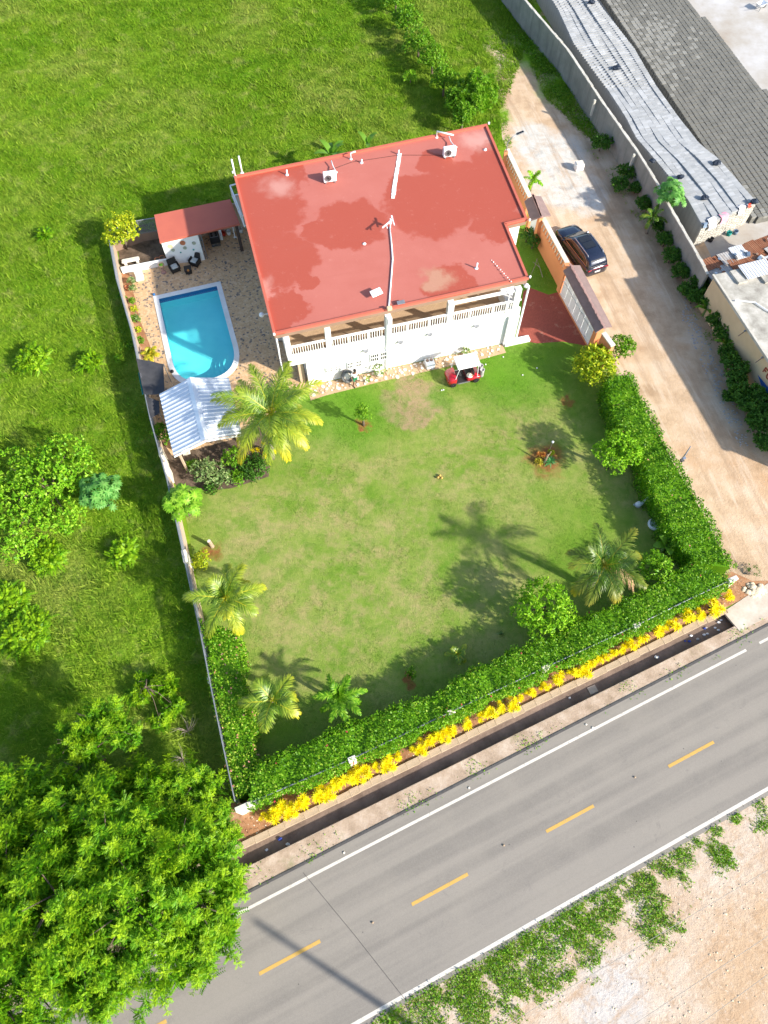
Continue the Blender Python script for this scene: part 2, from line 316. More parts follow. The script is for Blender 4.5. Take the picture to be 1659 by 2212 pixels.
def build_ground():
    far = [dl(-120, 0), dl(160, 0), Vector((200, 240, 0)), Vector((-200, 240, 0))]
    struct(filled(far, [COPE], 0.0, 'ground', 'pasture_ground'))
    south = [dl(-120, dw), dl(160, dw), dl(160, 120), dl(-120, 120)]
    struct(B().sheet(south, 0).build('roadside_ground', 'verge_dirt'))
    d = B(); z = -.42
    d.quad(dl(-120, 0, z), dl(160, 0, z), dl(160, 0), dl(-120, 0)); d.quad(dl(-120, dw), dl(160, dw), dl(160, dw, z), dl(-120, dw, z))
    root = struct(d.build('drainage_ditch', 'ditch_wall'))
    B().quad(dl(-120, dw, z), dl(160, dw, z), dl(160, 0, z), dl(-120, 0, z)).build('ditch_bed', 'ditch_floor', root)
    kerb = struct(B().prism([dl(-90, -.05), dl(LEN+.1, -.05), dl(LEN+.1, -.16), dl(-90, -.16)], -.02, .06).build('ditch_kerb', 'kerb_stone'))
    t = -4.0
    while t < LEN:
        L = random.uniform(.5, 1.1); L = min(L, LEN+.05-t); h = random.uniform(.115, .13); o = random.uniform(-.025, .025)
        B().box((0, 0, h/2), (L-.004, .36+random.uniform(-.03, .03), h), bev=.012).build('kerb_block', 'kerb_stone', kerb, loc=dl(t+L/2, -.155+o), rz=math.atan2(DD.y, DD.x)+random.uniform(-.02, .02)); t += L
    # strip of soil with the crotons, between the fence and the kerb
    struct(B().sheet([dl(-3, -.3), dl(LEN+4.2, -.3), *pxs([(1625, 1255), (1580, 1235), (1376, 1335), (760, 1620), (500, 1730), (455, 1770)])], .014).build('flower_bed', 'bed_soil'))
    struct(B().sheet([dl(-90, dw+.02), dl(LEN+20, dw+.02), dl(LEN+20, dw+1.9), dl(-90, dw+1.9)], .005).build('road_shoulder', 'shoulder_dirt'))
    # road
    n0, n1 = px(560, 1950), px(1610, 1405); s0, s1 = px(823, 2177), px(1659, 1706)
    rd = (n1-n0).normalized(); rp = Vector((rd.y, -rd.x, 0)); wid = ((s0-n0).dot(rp)+(s1-n0).dot(rp))/2
    def rl(t, off, z): p = n0+rd*t+rp*off; return Vector((p.x, p.y, z))
    road = struct(B().prism([rl(-110, -.62, 0), rl(150, -.62, 0), rl(150, wid+.28, 0), rl(-110, wid+.28, 0)], -.05, .03).build('road', 'asphalt'))
    gap = (px(1611, 1404)-n0).dot(rd); g2 = (px(1640, 1390)-n0).dot(rd)
    for a, b in ((-100, gap), (g2, g2+2.2), (g2+3.2, g2+5.4)):
        B().prism([rl(a, -.07, 0), rl(b, -.07, 0), rl(b, .07, 0), rl(a, .07, 0)], .031, .036).build('edge_line', 'white_line', road)
    B().prism([rl(-100, wid-.09, 0), rl(140, wid-.09, 0), rl(140, wid+.08, 0), rl(-100, wid+.08, 0)], .031, .036).build('edge_line', 'white_line', road)
    B().prism([rl(-100, -.72, 0), rl(gap+8, -.72, 0), rl(gap+8, -.60, 0), rl(-100, -.60, 0)], -.02, .045).build('tar_seam', 'tar', road)
    dashes = [((560, 2103), (692, 2033)), ((890, 1955), (1010, 1887)), ((1180, 1797), (1282, 1740)), ((1443, 1655), (1542, 1604)), ((230, 2275), (360, 2205)), ((1690, 1520), (1790, 1470))]
    for a, b in dashes:
        a, b = px(*a), px(*b); m = (a+b)/2; t = (m-n0).dot(rd); o = (m-n0).dot(rp); L = (b-a).length/2
        B().prism([rl(t-L, o-.08, 0), rl(t+L, o-.08, 0), rl(t+L, o+.08, 0), rl(t-L, o+.08, 0)], .031, .036).build('lane_dash', 'yellow_line', road)
    p0, p1 = px(655, 1885), px(880, 2165)
    B().tube([p0+Vector((0, 0, .032)), (p0*.5+p1*.5)+Vector((.06, 0, .032)), p1+Vector((0, 0, .032))], .014, 4).build('crack_seal', 'tar', road)
    # little reflective studs and stones on the asphalt
    for u, v in ((743, 1842), (1013, 1702), (1418, 1420), (1266, 1445+120), (1280, 1572)):
        p = px(u, v, .03); B().box((0, 0, .02), (.11, .10, .05), bev=.015).build('road_stud', 'white_line', road, loc=p, rz=ROAD_A)
    # lane, yard and lot
    lane = pxs([(1040, 0), (1030, -160), (1160, -160), (1300, 90), (1560, 600), (1700, 830), (1800, 1130), (1760, 1290), (1640, 1290), (1590, 1262), (1545, 1225), (1345, 840), (1290, 715), (1150, 430), (1085, 300), (1075, 200), (1040, 90)])
    struct(B().sheet(lane, .006).build('dirt_lane', 'dirt_lane'))
    lawn = pxs([(545, 1040), (420, 1060), (395, 1080), (512, 1735), (760, 1632), (1110, 1468), (1376, 1343), (1545, 1236), (1345, 850), (1300, 765), (1275, 748), (1225, 640), (1160, 500), (1125, 470), (1110, 735), (668, 850), (600, 870), (560, 900)])
    struct(B().sheet(lawn, .008).build('lawn', 'lawn_ground'))
    patio = pxs([(250, 592), (345, 560), (360, 470), (520, 440), (640, 600), (690, 830), (600, 880), (545, 1035), (390, 1065), (355, 990), (330, 900), (305, 800), (290, 730)])
    struct(filled(patio, [COPE], .012, 'patio', 'patio'))
    struct(B().sheet(pxs([(250, 500), (330, 480), (360, 560), (345, 577), (262, 590)]), .016).build('back_bed', 'damp_soil'))
    struct(B().sheet(pxs([(262, 592), (279, 590), (302, 690), (335, 775), (300, 780)]), .016).build('planting_strip', 'bed_soil'))
    struct(B().sheet(pxs([(335, 930), (372, 985), (500, 950), (560, 900), (600, 900), (580, 1030), (500, 1055), (400, 1065), (372, 1040)]), .018).build('garden_bed', 'damp_soil'))
    drive = pxs([(1118, 735), (1125, 690), (1130, 630), (1145, 622), (1185, 637), (1215, 628), (1270, 735), (1265, 747), (1215, 738), (1160, 742)])
    struct(B().sheet(drive, .016).build('driveway', 'red_drive'))
    yard = pxs([(1150, -160), (1175, 0), (1300, 200), (1420, 385), (1560, 620), (1900, 560), (1900, -160)])
    struct(B().sheet(yard, .004).build('block_yard', 'yard_concrete'))
    struct(B().prism(pxs([(1562, 1322), (1598, 1364), (1760, 1280), (1700, 1235), (1610, 1290)]), -.12, .03).build('culvert_slab', 'slab_concrete'))
    struct(B().prism([dl(LEN+3.5, -.1), dl(LEN+60, -.1), dl(LEN+60, dw+.1), dl(LEN+3.5, dw+.1)], -.12, .025).build('culvert_cover', 'slab_concrete'))
    return rl
RL = build_ground()
# ------------------------------------------------------------------ materials of buildings
plain('white_paint', (.80, .80, .78), (.74, .74, .71), .8, .6, bump=.05); plain('white_metal', (.78, .79, .80), (.70, .71, .72), 2, .4)
plain('white_trim', (.76, .76, .75), (.66, .65, .62), 1.5, .6); plain('cream_wall', (.66, .50, .31), (.58, .43, .26), .9, .8, bump=.1)
plain('tan_wall', (.50, .38, .27), (.44, .33, .23), .8, .8, bump=.1); plain('brown_trim', (.26, .17, .12), (.21, .14, .10), 1.2, .7)
k = N('grey_concrete'); c = k.mix(k.ramp(k.noise(.5, 7, .7), [(.35, 0), (.65, 1)]), (.32, .30, .27), (.22, .21, .19)); c = k.mix(k.ramp(k.noise(1.4, 5, .7, co=k.map((1.5, 1.5, .15))), [(.5, 0), (.68, .6)]), c, (.15, .145, .13)); k.bump(k.noise(5, 5), .4, .03); k.fin(c, .93, 0, .1); plain('pale_concrete', (.55, .52, .46), (.38, .36, .31), 1.3, .92, bump=.4)
plain('dark_wood', (.075, .05, .04), (.05, .035, .028), 3, .6); plain('black_wicker', (.018, .017, .016), (.03, .027, .025), 30, .5, bump=.6, bscale=60)
plain('terracotta', (.46, .17, .08), (.36, .13, .06), 3, .8); plain('grey_metal', (.30, .31, .33), (.22, .23, .25), 3, .4, .6); plain('black_plastic', (.02, .02, .022), None, 5, .5)
plain('dark_glass', (.012, .014, .018), (.02, .022, .026), 2, .08, spec=.6); plain('orange_plaster', (.66, .27, .12), (.60, .235, .10), .7, .8, bump=.1); plain('cushion', (.62, .48, .40), (.25, .42, .45), 14, .9)
plain('red_plastic', (.55, .045, .02), None, 3, .5); plain('roof_mauve', (.235, .165, .15), (.185, .13, .12), 2.5, .9, bump=.5, bscale=30); plain('purple_shadecloth', (.035, .036, .04), (.055, .055, .06), 2, .85); plain('teal_cloth', (.02, .30, .26), None, 3, .8)
HA_ = R(15); k = N('roof_red'); z = 5.8
c = k.mix(k.ramp(k.noise(.5, 4, .6), [(.35, 0), (.7, .6)]), (.415, .13, .10), (.375, .105, .078))
w = spots(k, [(760, 480, 2.4), (930, 440, 3.2), (1090, 350, 2.5), (560, 450, 3.2), (600, 560, 2.6), (1075, 480, 1.9), (530, 400, 2.5), (1000, 400, 2.6), (620, 660, 1.4), (700, 500, 1.4), (970, 610, 1.7), (1060, 430, 2.2), (870, 400, 1.2), (590, 690, 1.2), (940, 350, 1.3), (660, 600, .8), (600, 380, 2)], z, soft=.09)
c = k.mix(k.math('MULTIPLY', w, .85), c, (.335, .062, .035)); c = k.mix(spots(k, [(945, 598, .9), (935, 610, .5)], z, soft=.5), c, (.40, .20, .13))
c = k.mix(k.math('MULTIPLY', spots(k, [(1035, 300, 1.1), (600, 400, 1.0), (560, 620, .8)], z, soft=.8), .4), c, (.62, .42, .36))
c = k.mix(k.ramp(k.noise(.35, 6, .7, co=k.along(HA_, .25, 1.6)), [(.55, 0), (.7, .3)]), c, (.33, .09, .062)); c = k.mix(k.ramp(k.noise(2.4, 6, .75), [(.6, 0), (.74, .35)]), c, (.53, .24, .19)); k.bump(k.noise(7, 5), .2, .03); k.fin(c, k.math('SUBTRACT', .72, k.math('MULTIPLY', w, .14)), 0, .3)
plain('roof_red_plain', (.47, .12, .075), (.42, .105, .07), .6, .7, bump=.1)
k = N('floor_tile'); br = k.n('ShaderNodeTexBrick'); k.l(k.map((1, 1, 1), R(-15)), br.inputs[0]); br.inputs['Scale'].default_value = 2.2; br.inputs['Color1'].default_value = (.46, .32, .20, 1); br.inputs['Color2'].default_value = (.40, .28, .175, 1); br.inputs['Mortar'].default_value = (.22, .15, .10, 1); br.inputs['Mortar Size'].default_value = .008; k.fin(br.outputs[0], .45, 0, .4)
k = N('pool_tile'); z_ = k.sep()[2]; c = k.ramp(k.noise(.6, 3), [(.35, (.10, .66, .70)), (.65, (.13, .72, .74))]); c = k.mix(k.ramp(k.math('ADD', z_, .45), [(.0, 0), (.02, 0), (.03, 1)]), c, (.02, .12, .30)); k.fin(c, .4, 0, .3)
k = N('pool_floor'); c = k.ramp(k.noise(.6, 3), [(.35, (.15, .78, .78)), (.65, (.19, .84, .82))]); k.fin(c, .4, 0, .3)
k = N('water'); f = k.n('ShaderNodeFresnel'); f.inputs[0].default_value = 1.33; bp = k.n('ShaderNodeBump'); bp.inputs['Strength'].default_value = .35; bp.inputs['Distance'].default_value = .04; k.l(k.noise(2.2, 3, .5, dist=.5), bp.inputs['Height']); k.l(bp.outputs[0], f.inputs[1])
tp = k.n('ShaderNodeBsdfTransparent'); tp.inputs[0].default_value = (.80, .98, 1.0, 1); gl = k.n('ShaderNodeBsdfGlossy'); gl.inputs['Roughness'].default_value = .02; k.l(bp.outputs[0], gl.inputs['Normal']); ms = k.n('ShaderNodeMixShader'); ms.inputs[0].default_value = .09; k.l(tp.outputs[0], ms.inputs[1]); k.l(gl.outputs[0], ms.inputs[2]); k.l(ms.outputs[0], k.out.inputs[0])
k = N('zinc'); c = k.mix(k.ramp(k.noise(.8, 5), [(.4, 0), (.7, .6)]), (.66, .70, .75), (.56, .60, .66)); k.fin(c, .42, .35, .5)
plain('rust', (.22, .075, .035), (.32, .15, .08), 2.2, .85); plain('zinc_old', (.45, .44, .42), (.30, .25, .21), 1.5, .7); plain('zinc_pale', (.62, .64, .65), (.5, .5, .5), 1.2, .6); plain('stone_white', (.78, .72, .62), (.66, .57, .45), 4, .85, bump=.4); plain('stone_tan', (.52, .38, .25), (.42, .30, .19), 4, .85, bump=.4); plain('paver_base', (.47, .33, .20), (.40, .26, .15), 1.5, .9, bump=.3)

# ------------------------------------------------------------------ house
HA = R(15.0); HO = px(635, 839); HX = Vector((math.cos(HA), math.sin(HA), 0)); HY = Vector((-math.sin(HA), math.cos(HA), 0))
def hp(x, y, z=0.0): p = HO+HX*x+HY*y; return Vector((p.x, p.y, z))
def hrect(b, x0, x1, y0, y1, z0, z1): return b.prism([hp(x0, y0), hp(x1, y0), hp(x1, y1), hp(x0, y1)], z0, z1)
ZR = 5.8
ROOF = pxs([(505, 380), (1052, 268), (1140, 473), (1095, 484), (1143, 600), (590, 722)], ZR)
def build_house():
    H = thing('house', 'two storey white house with flat red roof and long front balcony', 'house', HO)
    inv = Matrix.Translation(-HO)
    def put(b, name, mat, par=H, smooth=False):
        o = b.build(name, mat, par, smooth)
        if par is H: o.matrix_parent_inverse = inv
        return o
    w = B(); hrect(w, 1.08, 15.9, 0, 14.3, 0, 2.72); hrect(w, 15.9, 17.6, 5.5, 14.6, 0, 5.3); hrect(w, -.35, 1.08, 4.4, 14.3, 0, 2.72)
    put(w, 'ground_floor_wall', 'white_paint')
    w = B(); hrect(w, -.1, 15.9, 2.7, 14.3, 3.0, 5.3); put(w, 'upper_wall', 'tan_wall')
    w = B(); hrect(w, -.02, 15.92, .0, 2.7, 2.73, 2.98); put(w, 'balcony_slab', 'white_paint')
    w = B(); hrect(w, .02, 15.88, .14, 2.69, 2.985, 3.0); put(w, 'balcony_floor', 'floor_tile')
    w = B(); hrect(w, -.02, 16.0, -.03, .12, 2.45, 3.42); hrect(w, -.03, .10, .121, 2.7, 2.45, 3.42); put(w, 'balcony_beam', 'white_paint')
    w = B(); hrect(w, .55, .9, .35, .7, 0, 2.45); put(w, 'ground_pillar', 'tan_wall')
    # balustrade
    rail = put(hrect(B(), .1, 15.9, -.02, .1, 4.14, 4.25), 'balcony_rail', 'white_paint')
    posts = [(.12, .34), (2.75, .36), (6.72, .38), (10.95, .4), (15.55, .42)]
    for x, wd in posts: put(hrect(B(), x-wd/2, x+wd/2, -.05, .28, 3.42, 5.28), 'pillar', 'white_paint')
    bal = B().box((0, 0, .36), (.045, .05, .72)).mesh('baluster', 'white_trim')
    x = .38
    while x < 15.3:
        if all(abs(x-p) > w/2+.06 for p, w in posts):
            o = bpy.data.objects.new('baluster', bal); link(o, rail); o.location = hp(x, .04, 3.42); o.rotation_euler = (0, 0, HA)
        x += .165
    for x in (4.05, 5.4, 8.1, 9.5, 12.4, 14.0): put(hrect(B(), x-.05, x+.05, -.01, .09, 3.42, 4.14), 'rail_post', 'white_paint')
    y = .35
    while y < 2.6:
        o = bpy.data.objects.new('baluster', bal); link(o, rail); o.location = hp(.04, y, 3.42); o.rotation_euler = (0, 0, HA); y += .17
    # roof slab, lip and fascia
    rs = B(); rs.prism([p for p in ROOF], ZR-.18, ZR-.10); roof = put(rs, 'roof', 'roof_red')
    def inset(poly, d):
        out = []; n = len(poly)
        for i in range(n):
            a, b, c = poly[i-1], poly[i], poly[(i+1) % n]; e1 = (b-a).normalized(); e2 = (c-b).normalized()
            n1 = Vector((e1.y, -e1.x, 0)); n2 = Vector((e2.y, -e2.x, 0)); m = (n1+n2); m = m/max(m.dot(n1), .2); out.append(b+m*d)
        return out
    ins = inset(ROOF, .17); out2 = inset(ROOF, -.01)
    for i in range(6):
        a, b, c, d = ROOF[i], ROOF[(i+1) % 6], ins[(i+1) % 6], ins[i]; hgt = .05 if i in (0, 5) else .0
        B().prism([a, b, c, d], ZR-.101, ZR+hgt+.02*(i % 3)).build('roof_kerb', 'roof_red_plain', roof)
    under = inset(ROOF, .06); fa = B()
    for i in range(6):
        a, b = under[i], under[(i+1) % 6]; c, d = inset(ROOF, .2)[(i+1) % 6], inset(ROOF, .2)[i]; fa.prism([a, b, c, d], 5.29, ZR-.181)
    put(fa, 'fascia', 'brown_trim'); put(B().prism(inset(ROOF, .21), 5.42, 5.52), 'ceiling', 'tan_wall')
    w = B(); hrect(w, 10.75, 15.8, .02, .16, 5.02, 5.2); put(w, 'lintel', 'white_paint')
    # windows with grilles in the front wall
    for cx, cz, ww, hh in ((2.85, 1.28, 1.0, .42), (4.35, 1.28, .95, .6), (6.1, 1.55, 1.2, .75)):
        win = put(hrect(B(), cx-ww/2-.06, cx+ww/2+.06, -.05, .02, cz-hh/2-.06, cz+hh/2+.06), 'window', 'white_paint')
        hrect(B(), cx-ww/2, cx+ww/2, -.056, -.051, cz-hh/2, cz+hh/2).build('pane', 'dark_glass', win)
        g = B()
        for q in np.arange(cx-ww/2, cx+ww/2+.01, ww/9): hrect(g, q-.017, q+.017, -.085, -.058, cz-hh/2, cz+hh/2)
        for q in (-.5, .02, .5): hrect(g, cx-ww/2, cx+ww/2, -.089, -.0855, cz+q*hh-.05, cz+q*hh+.05)
        g.build('grille', 'white_paint', win); hrect(B(), cx-.09, cx+.09, -.11, -.09, cz-hh/2, cz+hh/2).build('mullion', 'white_paint', win)
    # shell wall lamps, drain pipes, side balcony
    for x, z in ((5.15, 2.45), (7.55, 2.6), (9.6, 2.75), (12.9, 2.6)):
        B().lathe([(.02, 0), (.16, .04), (.2, .12), (.19, .13), (.02, .03)], 12).build('wall_lamp', 'grey_metal', H, True).matrix_basis = Matrix.Translation(hp(x, -.14, z)-HO)
    put(B().tube([hp(6.62, -.1, 0.05), hp(6.62, -.1, 5.3)], .045, 8), 'drain_pipe', 'white_metal')
    put(B().tube([hp(16.25, .05, .05), hp(16.25, .05, 5.3)], .07, 8), 'drain_pipe', 'white_metal')
    put(B().tube([hp(-.5, .3, 5.2), hp(-.5, .3, 3.9), hp(-.52, .3, 3.4)], .06, 8), 'drain_pipe', 'white_metal')
    ch = B()
    for i in range(30): ch.ball(hp(-.52, .3, 3.4-i*.115), .06 if i % 2 else .035, 8, 5)
    put(ch, 'rain_chain', 'white_trim', H, True)
    ch = B(); a, b, c = px(1062, 562, 5.72), px(1104, 608, 5.86), hp(14.9, -.1, 5.5)
    for i in range(12): ch.ball(a.lerp(b, i/11), .05 if i % 2 else .03, 8, 5)
    for i in range(26): ch.ball(Vector((c.x, c.y, 5.6-i*.09)), .05 if i % 2 else .03, 8, 5)
    put(ch, 'rain_chain', 'white_trim', H, True)
    # balcony on the pool side
    q = pxs([(497, 401), (523, 466)], 4.0); e = (q[1]-q[0]).normalized(); nn = Vector((-e.y, e.x, 0)); nn = nn if nn.x > 0 else -nn; Lq = (q[1]-q[0]).length
    def sp(t, o, z): p = q[0]+e*t+nn*o; return Vector((p.x, p.y, z))
    put(B().prism([sp(0, 0, 0), sp(Lq, 0, 0), sp(Lq, 1.5, 0), sp(0, 1.5, 0)], 2.9, 3.05), 'side_balcony_slab', 'tan_wall')
    g = B()
    for z in (3.1, 4.0): g.bar(sp(0, 0, z), sp(Lq, 0, z), .08, .08); g.bar(sp(Lq, 0, z), sp(Lq, 1.4, z), .08, .08); g.bar(sp(0, 0, z), sp(0, 1.4, z), .08, .08)
    for t in np.linspace(0, Lq, 5): g.bar(sp(t, 0, 3.05), sp(t, 0, 4.0), .08, .08)
    for t in np.linspace(0.2, 1.3, 7): g.bar(sp(Lq, t, 3.05), sp(Lq, t, 4.0), .035, .035)
    put(g, 'side_balcony_railing', 'white_metal')
    # stair window in the notch
    nw = hp(16.55, 5.45, 0)
    w = B(); hrect(w, 15.95, 17.5, 5.38, 5.49, 3.0, 5.28); put(w, 'stair_wall', 'white_paint')
    sw = put(hrect(B(), 16.15, 16.95, 5.33, 5.375, 3.7, 4.9), 'stair_window', 'white_trim')
    for i in range(8): hrect(B(), 16.22, 16.88, 5.29, 5.325, 3.78+i*.14, 3.83+i*.14).build('louvre', 'grey_metal', sw)
    put(hrect(B(), 15.3, 17.2, -.35, .1, 0, .22), 'front_step', 'white_paint'); put(hrect(B(), 15.2, 15.95, -.22, -.04, 0, 2.9), 'wall_pier', 'white_paint')
    put(hrect(B(), 15.0, 16.0, .32, 1.6, 3.0, 3.9), 'stair_block', 'white_paint')
    # floodlights at the corners
    for c, dr in ((px(565, 680, 5.2), Vector((1, .2, 0))), (px(1137, 617, 5.2), Vector((-.4, .3, 0)))):
        put(B().ball(c, .17, 12, 8, (1, 1, .9)), 'floodlight', 'white_metal', H, True); put(B().tube([c, c+dr*.5], .035, 6), 'floodlight_arm', 'white_metal')
    for u, v in ((503, 372), (1056, 266), (1144, 475), (1145, 598), (592, 722)):
        p = px(u, v, 5.85); put(B().box(p, (.14, .12, .18), HA, bev=.03), 'corner_camera', 'white_metal')
    return H
HOUSE = build_house()

# ------------------------------------------------------------------ things standing on the roof
ZT = ZR-.10
def roof_things():
    for i, (u, v, lab) in enumerate(((713, 392, 'white outdoor air conditioner unit on the red roof behind the side balcony'), (970, 338, 'white outdoor air conditioner unit near the bent vent pipe on the red roof'))):
        t = thing('air_conditioner', lab, 'air conditioner', px(u, v, ZT), HA-.05, 'air conditioners on the roof')
        B().box((0, 0, .42), (.92, .36, .66), bev=.03).build('casing', 'white_metal', t)
        rot = Matrix.Rotation(R(90), 3, 'X')
        B().lathe([(.26, 0), (.26, .02), (.2, .022), (.2, .0)], 20, (-.14, -.185, .42), rot).build('fan_ring', 'grey_metal', t)
        g = B()
        for a in range(8): g.bar((-.14, -.192, .42), (-.14+.24*math.cos(a*PI/4), -.192, .42+.24*math.sin(a*PI/4)), .012, .012)
        g.build('fan_grille', 'black_plastic', t)
        for s in (-1, 1): B().box((s*.33, 0, .05), (.08, .4, .1)).build('foot', 'grey_metal', t)
        B().tube([(.47, .05, .5), (.55, .1, .6), (.5, .6, .35), (.45, 1.3, .2), (.42, 1.75, .3)], .04, 6).build('refrigerant_pipe', 'white_trim', t, True)
    def pole(name, lab, cat, pts, r, mat='white_metal', group=None):
        base = Vector(pts[0]); t = thing(name, lab, cat, base, 0, group)
        B().tube([Vector(p)-base for p in pts], r, 8).build('pipe', mat, t, True)
        B().lathe([(r*2.2, 0), (r*2.2, .03), (r*1.2, .06)], 10).build('collar', mat, t); return t
    a = px(943, 297, ZT); b = Vector((a.x, a.y, ZT+.5)); pole('vent_pipe', 'bent white vent pipe lying sideways over the roof by an air conditioner', 'pipe', [a, b, px(980, 292, ZT+.42)], .055)
    a = px(758, 344, ZT); pole('vent_pipe', 'short white vent pipe with a tee top at the back edge of the roof', 'pipe', [a, a+Vector((0, 0, .5)), a+Vector((.35, .1, .55))], .05)
    for u, v, h, lab in ((620, 378, .4, 'thin white pipe stub near the back left edge of the red roof'), (781, 352, .28, 'capped white vent stub behind the pipe with the tee top'), (861, 334, .35, 'white vent stub at the head of the long white sealed strip'), (1029, 580, .45, 'short white pipe stub beside the chain on the red roof'), (787, 527, .08, 'tiny white vent cap on the red roof left of the antenna'), (1048, 324, .12, 'small white vent cap near the right edge of the red roof')):
        a = px(u, v, ZT); pole('vent_stub', lab, 'pipe', [a, a+Vector((.02, .02, h))], .055)
    for (u, v), (u2, v2), lab in (((508, 381), (499, 349), 'tall white pole rising from the corner of the red roof'), ((523, 374), (517, 343), 'tall white pole on the roof edge beside the corner pole')):
        a = px(u, v, ZR); pole('roof_pole', lab, 'pole', [a, a+Vector((0, 0, 1.35))], .06)
    # sealed strip and cable conduit
    pts = pxs([(864, 331), (859, 360), (853, 395), (849, 428)], ZT+.03)
    b = B()
    Lp, Rp = [], []
    for i in range(31):
        t = i/30*3; j = min(int(t), 2); p = pts[j].lerp(pts[j+1], t-j); Lp.append(p+Vector((-.11-random.uniform(0, .05), 0, 0))); Rp.append(p+Vector((.11+random.uniform(0, .05), 0, 0)))
    b.prism(Lp+Rp[::-1], ZT-.01, ZT+.03)
    tag(b.build('sealant_strip', 'white_paint'), 'broad lumpy white sealant strip painted across the red roof', 'strip')
    pts = pxs([(842, 492), (846, 530), (848, 560), (845, 600), (841, 650), (840, 663)], ZT+.05)
    c = thing('cable_conduit', 'long white cable conduit curving over the red roof to its front edge', 'conduit', pts[0]); B().tube([p-pts[0] for p in pts], .05, 8).build('conduit', 'white_metal', c, True)
    bx = px(841, 666, ZR+.12)-pts[0]; B().box(bx, (.32, .26, .22), HA, bev=.03).build('junction_box', 'cream_wall', c)
    B().box(hp(6.8, -.12, 4.9)-pts[0], (.28, .18, .6), HA, bev=.03).build('meter_box', 'white_metal', c)
    t = thing('television_antenna', 'white television antenna with arms lying low over the red roof', 'antenna', px(843, 492, ZT))
    B().tube([(0, 0, 0), (0, 0, .75)], .04, 8).build('mast', 'white_metal', t)
    q = [px(u, v, ZT+.7)-px(843, 492, ZT) for u, v in ((826, 492), (848, 474), (846, 466), (852, 486), (835, 486), (841, 478))]
    B().bar(q[0], q[1], .07, .07).build('boom', 'white_metal', t)
    B().bar(q[1], q[2], .09, .07).build('boom_end', 'white_metal', t); B().bar(q[1], q[3], .06, .06).build('arm', 'white_metal', t); B().bar(q[4], q[4]+Vector((.05, -.3, 0)), .05, .05).build('arm', 'white_metal', t); B().box((0, -.05, .5), (.2, .2, .2), bev=.03).build('amplifier', 'white_metal', t)
    t = thing('access_panel', 'tilted white panel on legs near the front of the red roof', 'panel', px(813, 640, ZT), R(30))
    B().box((0, 0, .34), (.75, .46, .05), rx=R(18), bev=.015).build('panel', 'white_metal', t); B().bar((0, 0, 0), (0, .05, .33), .06, .06).build('leg', 'grey_metal', t)
    t = thing('solar_lamp', 'small grey solar lamp on the front edge of the red roof', 'lamp', px(866, 655, ZR+.02), HA)
    B().box((0, 0, .08), (.5, .26, .05), rx=R(12), bev=.01).build('solar_panel', 'grey_metal', t); B().box((0, .05, .03), (.2, .1, .08)).build('bracket', 'black_plastic', t)
    cb = pxs([(700, 372), (760, 350), (861, 335), (960, 335)], ZT+.02); tag(B().tube(cb, .012, 4).build('roof_cable', 'black_plastic'), 'thin black cable running along the back of the red roof', 'cable')
    for u, v in ((692, 622), (530, 610), (615, 640)): pass
roof_things()

# ------------------------------------------------------------------ pool
def build_pool():
    P = thing('swimming_pool', 'blue swimming pool with white coping, rounded end and corner steps', 'pool', PA)
    off = -PA; D = -1.02; wl = -.14
    n = len(POOL); vs = [(p+off) for p in POOL]
    b = B(); b.add([(p.x, p.y, .0) for p in vs]+[(p.x, p.y, D) for p in vs], [(i, n+i, n+(i+1) % n, (i+1) % n) for i in range(n)]); b.build('pool_wall', 'pool_tile', P)
    B().sheet(vs, D).build('pool_floor', 'pool_floor', P)
    o = filled([p+off for p in COPE], [vs], .05, 'coping', 'white_trim'); o.parent = P
    ed = B(); m = len(COPE); cv = [p+off for p in COPE]
    ed.add([(p.x, p.y, .05) for p in cv]+[(p.x, p.y, -.05) for p in cv], [(i, (i+1) % m, m+(i+1) % m, m+i) for i in range(m)]); ed.add([(p.x, p.y, .05) for p in vs]+[(p.x, p.y, 0) for p in vs], [(i, n+i, n+(i+1) % n, (i+1) % n) for i in range(n)]); ed.build('coping_edge', 'white_trim', P)
    B().sheet(vs, wl).build('water', 'water', P)
    for i, zt in enumerate((-.36, -.56, -.76, -.96)):          # quarter-round steps in the corner
        r = 1.05+i*.34; c = PX*(PWID+.05)+PY*(PSTR+1.35); pts = [c+(PX*math.cos(a)+PY*math.sin(a))*r for a in np.linspace(PI*.62, PI*1.62, 14)]
        pts = [p for p in pts]; poly = [c]+pts
        B().prism(poly, D+.005+i*.003, zt).build('step', 'pool_floor', P)
    for (u, v, r, mt) in ((333, 637, .1, 'blue'), (372, 803, .12, 'black_plastic')):
        B().lathe([(r, 0), (r, .1), (r*.6, .14)], 10, px(u, v, .05)+off).build('skimmer_lid', 'black_plastic' if mt != 'blue' else 'pool_tile', P)
    tag(B().box((0, 0, .0), (.18, .16, .1), bev=.03).build('pool_float', 'cream_wall', loc=px(345, 645, -.12)), 'small cream chlorine float in the corner of the pool', 'float')
build_pool()
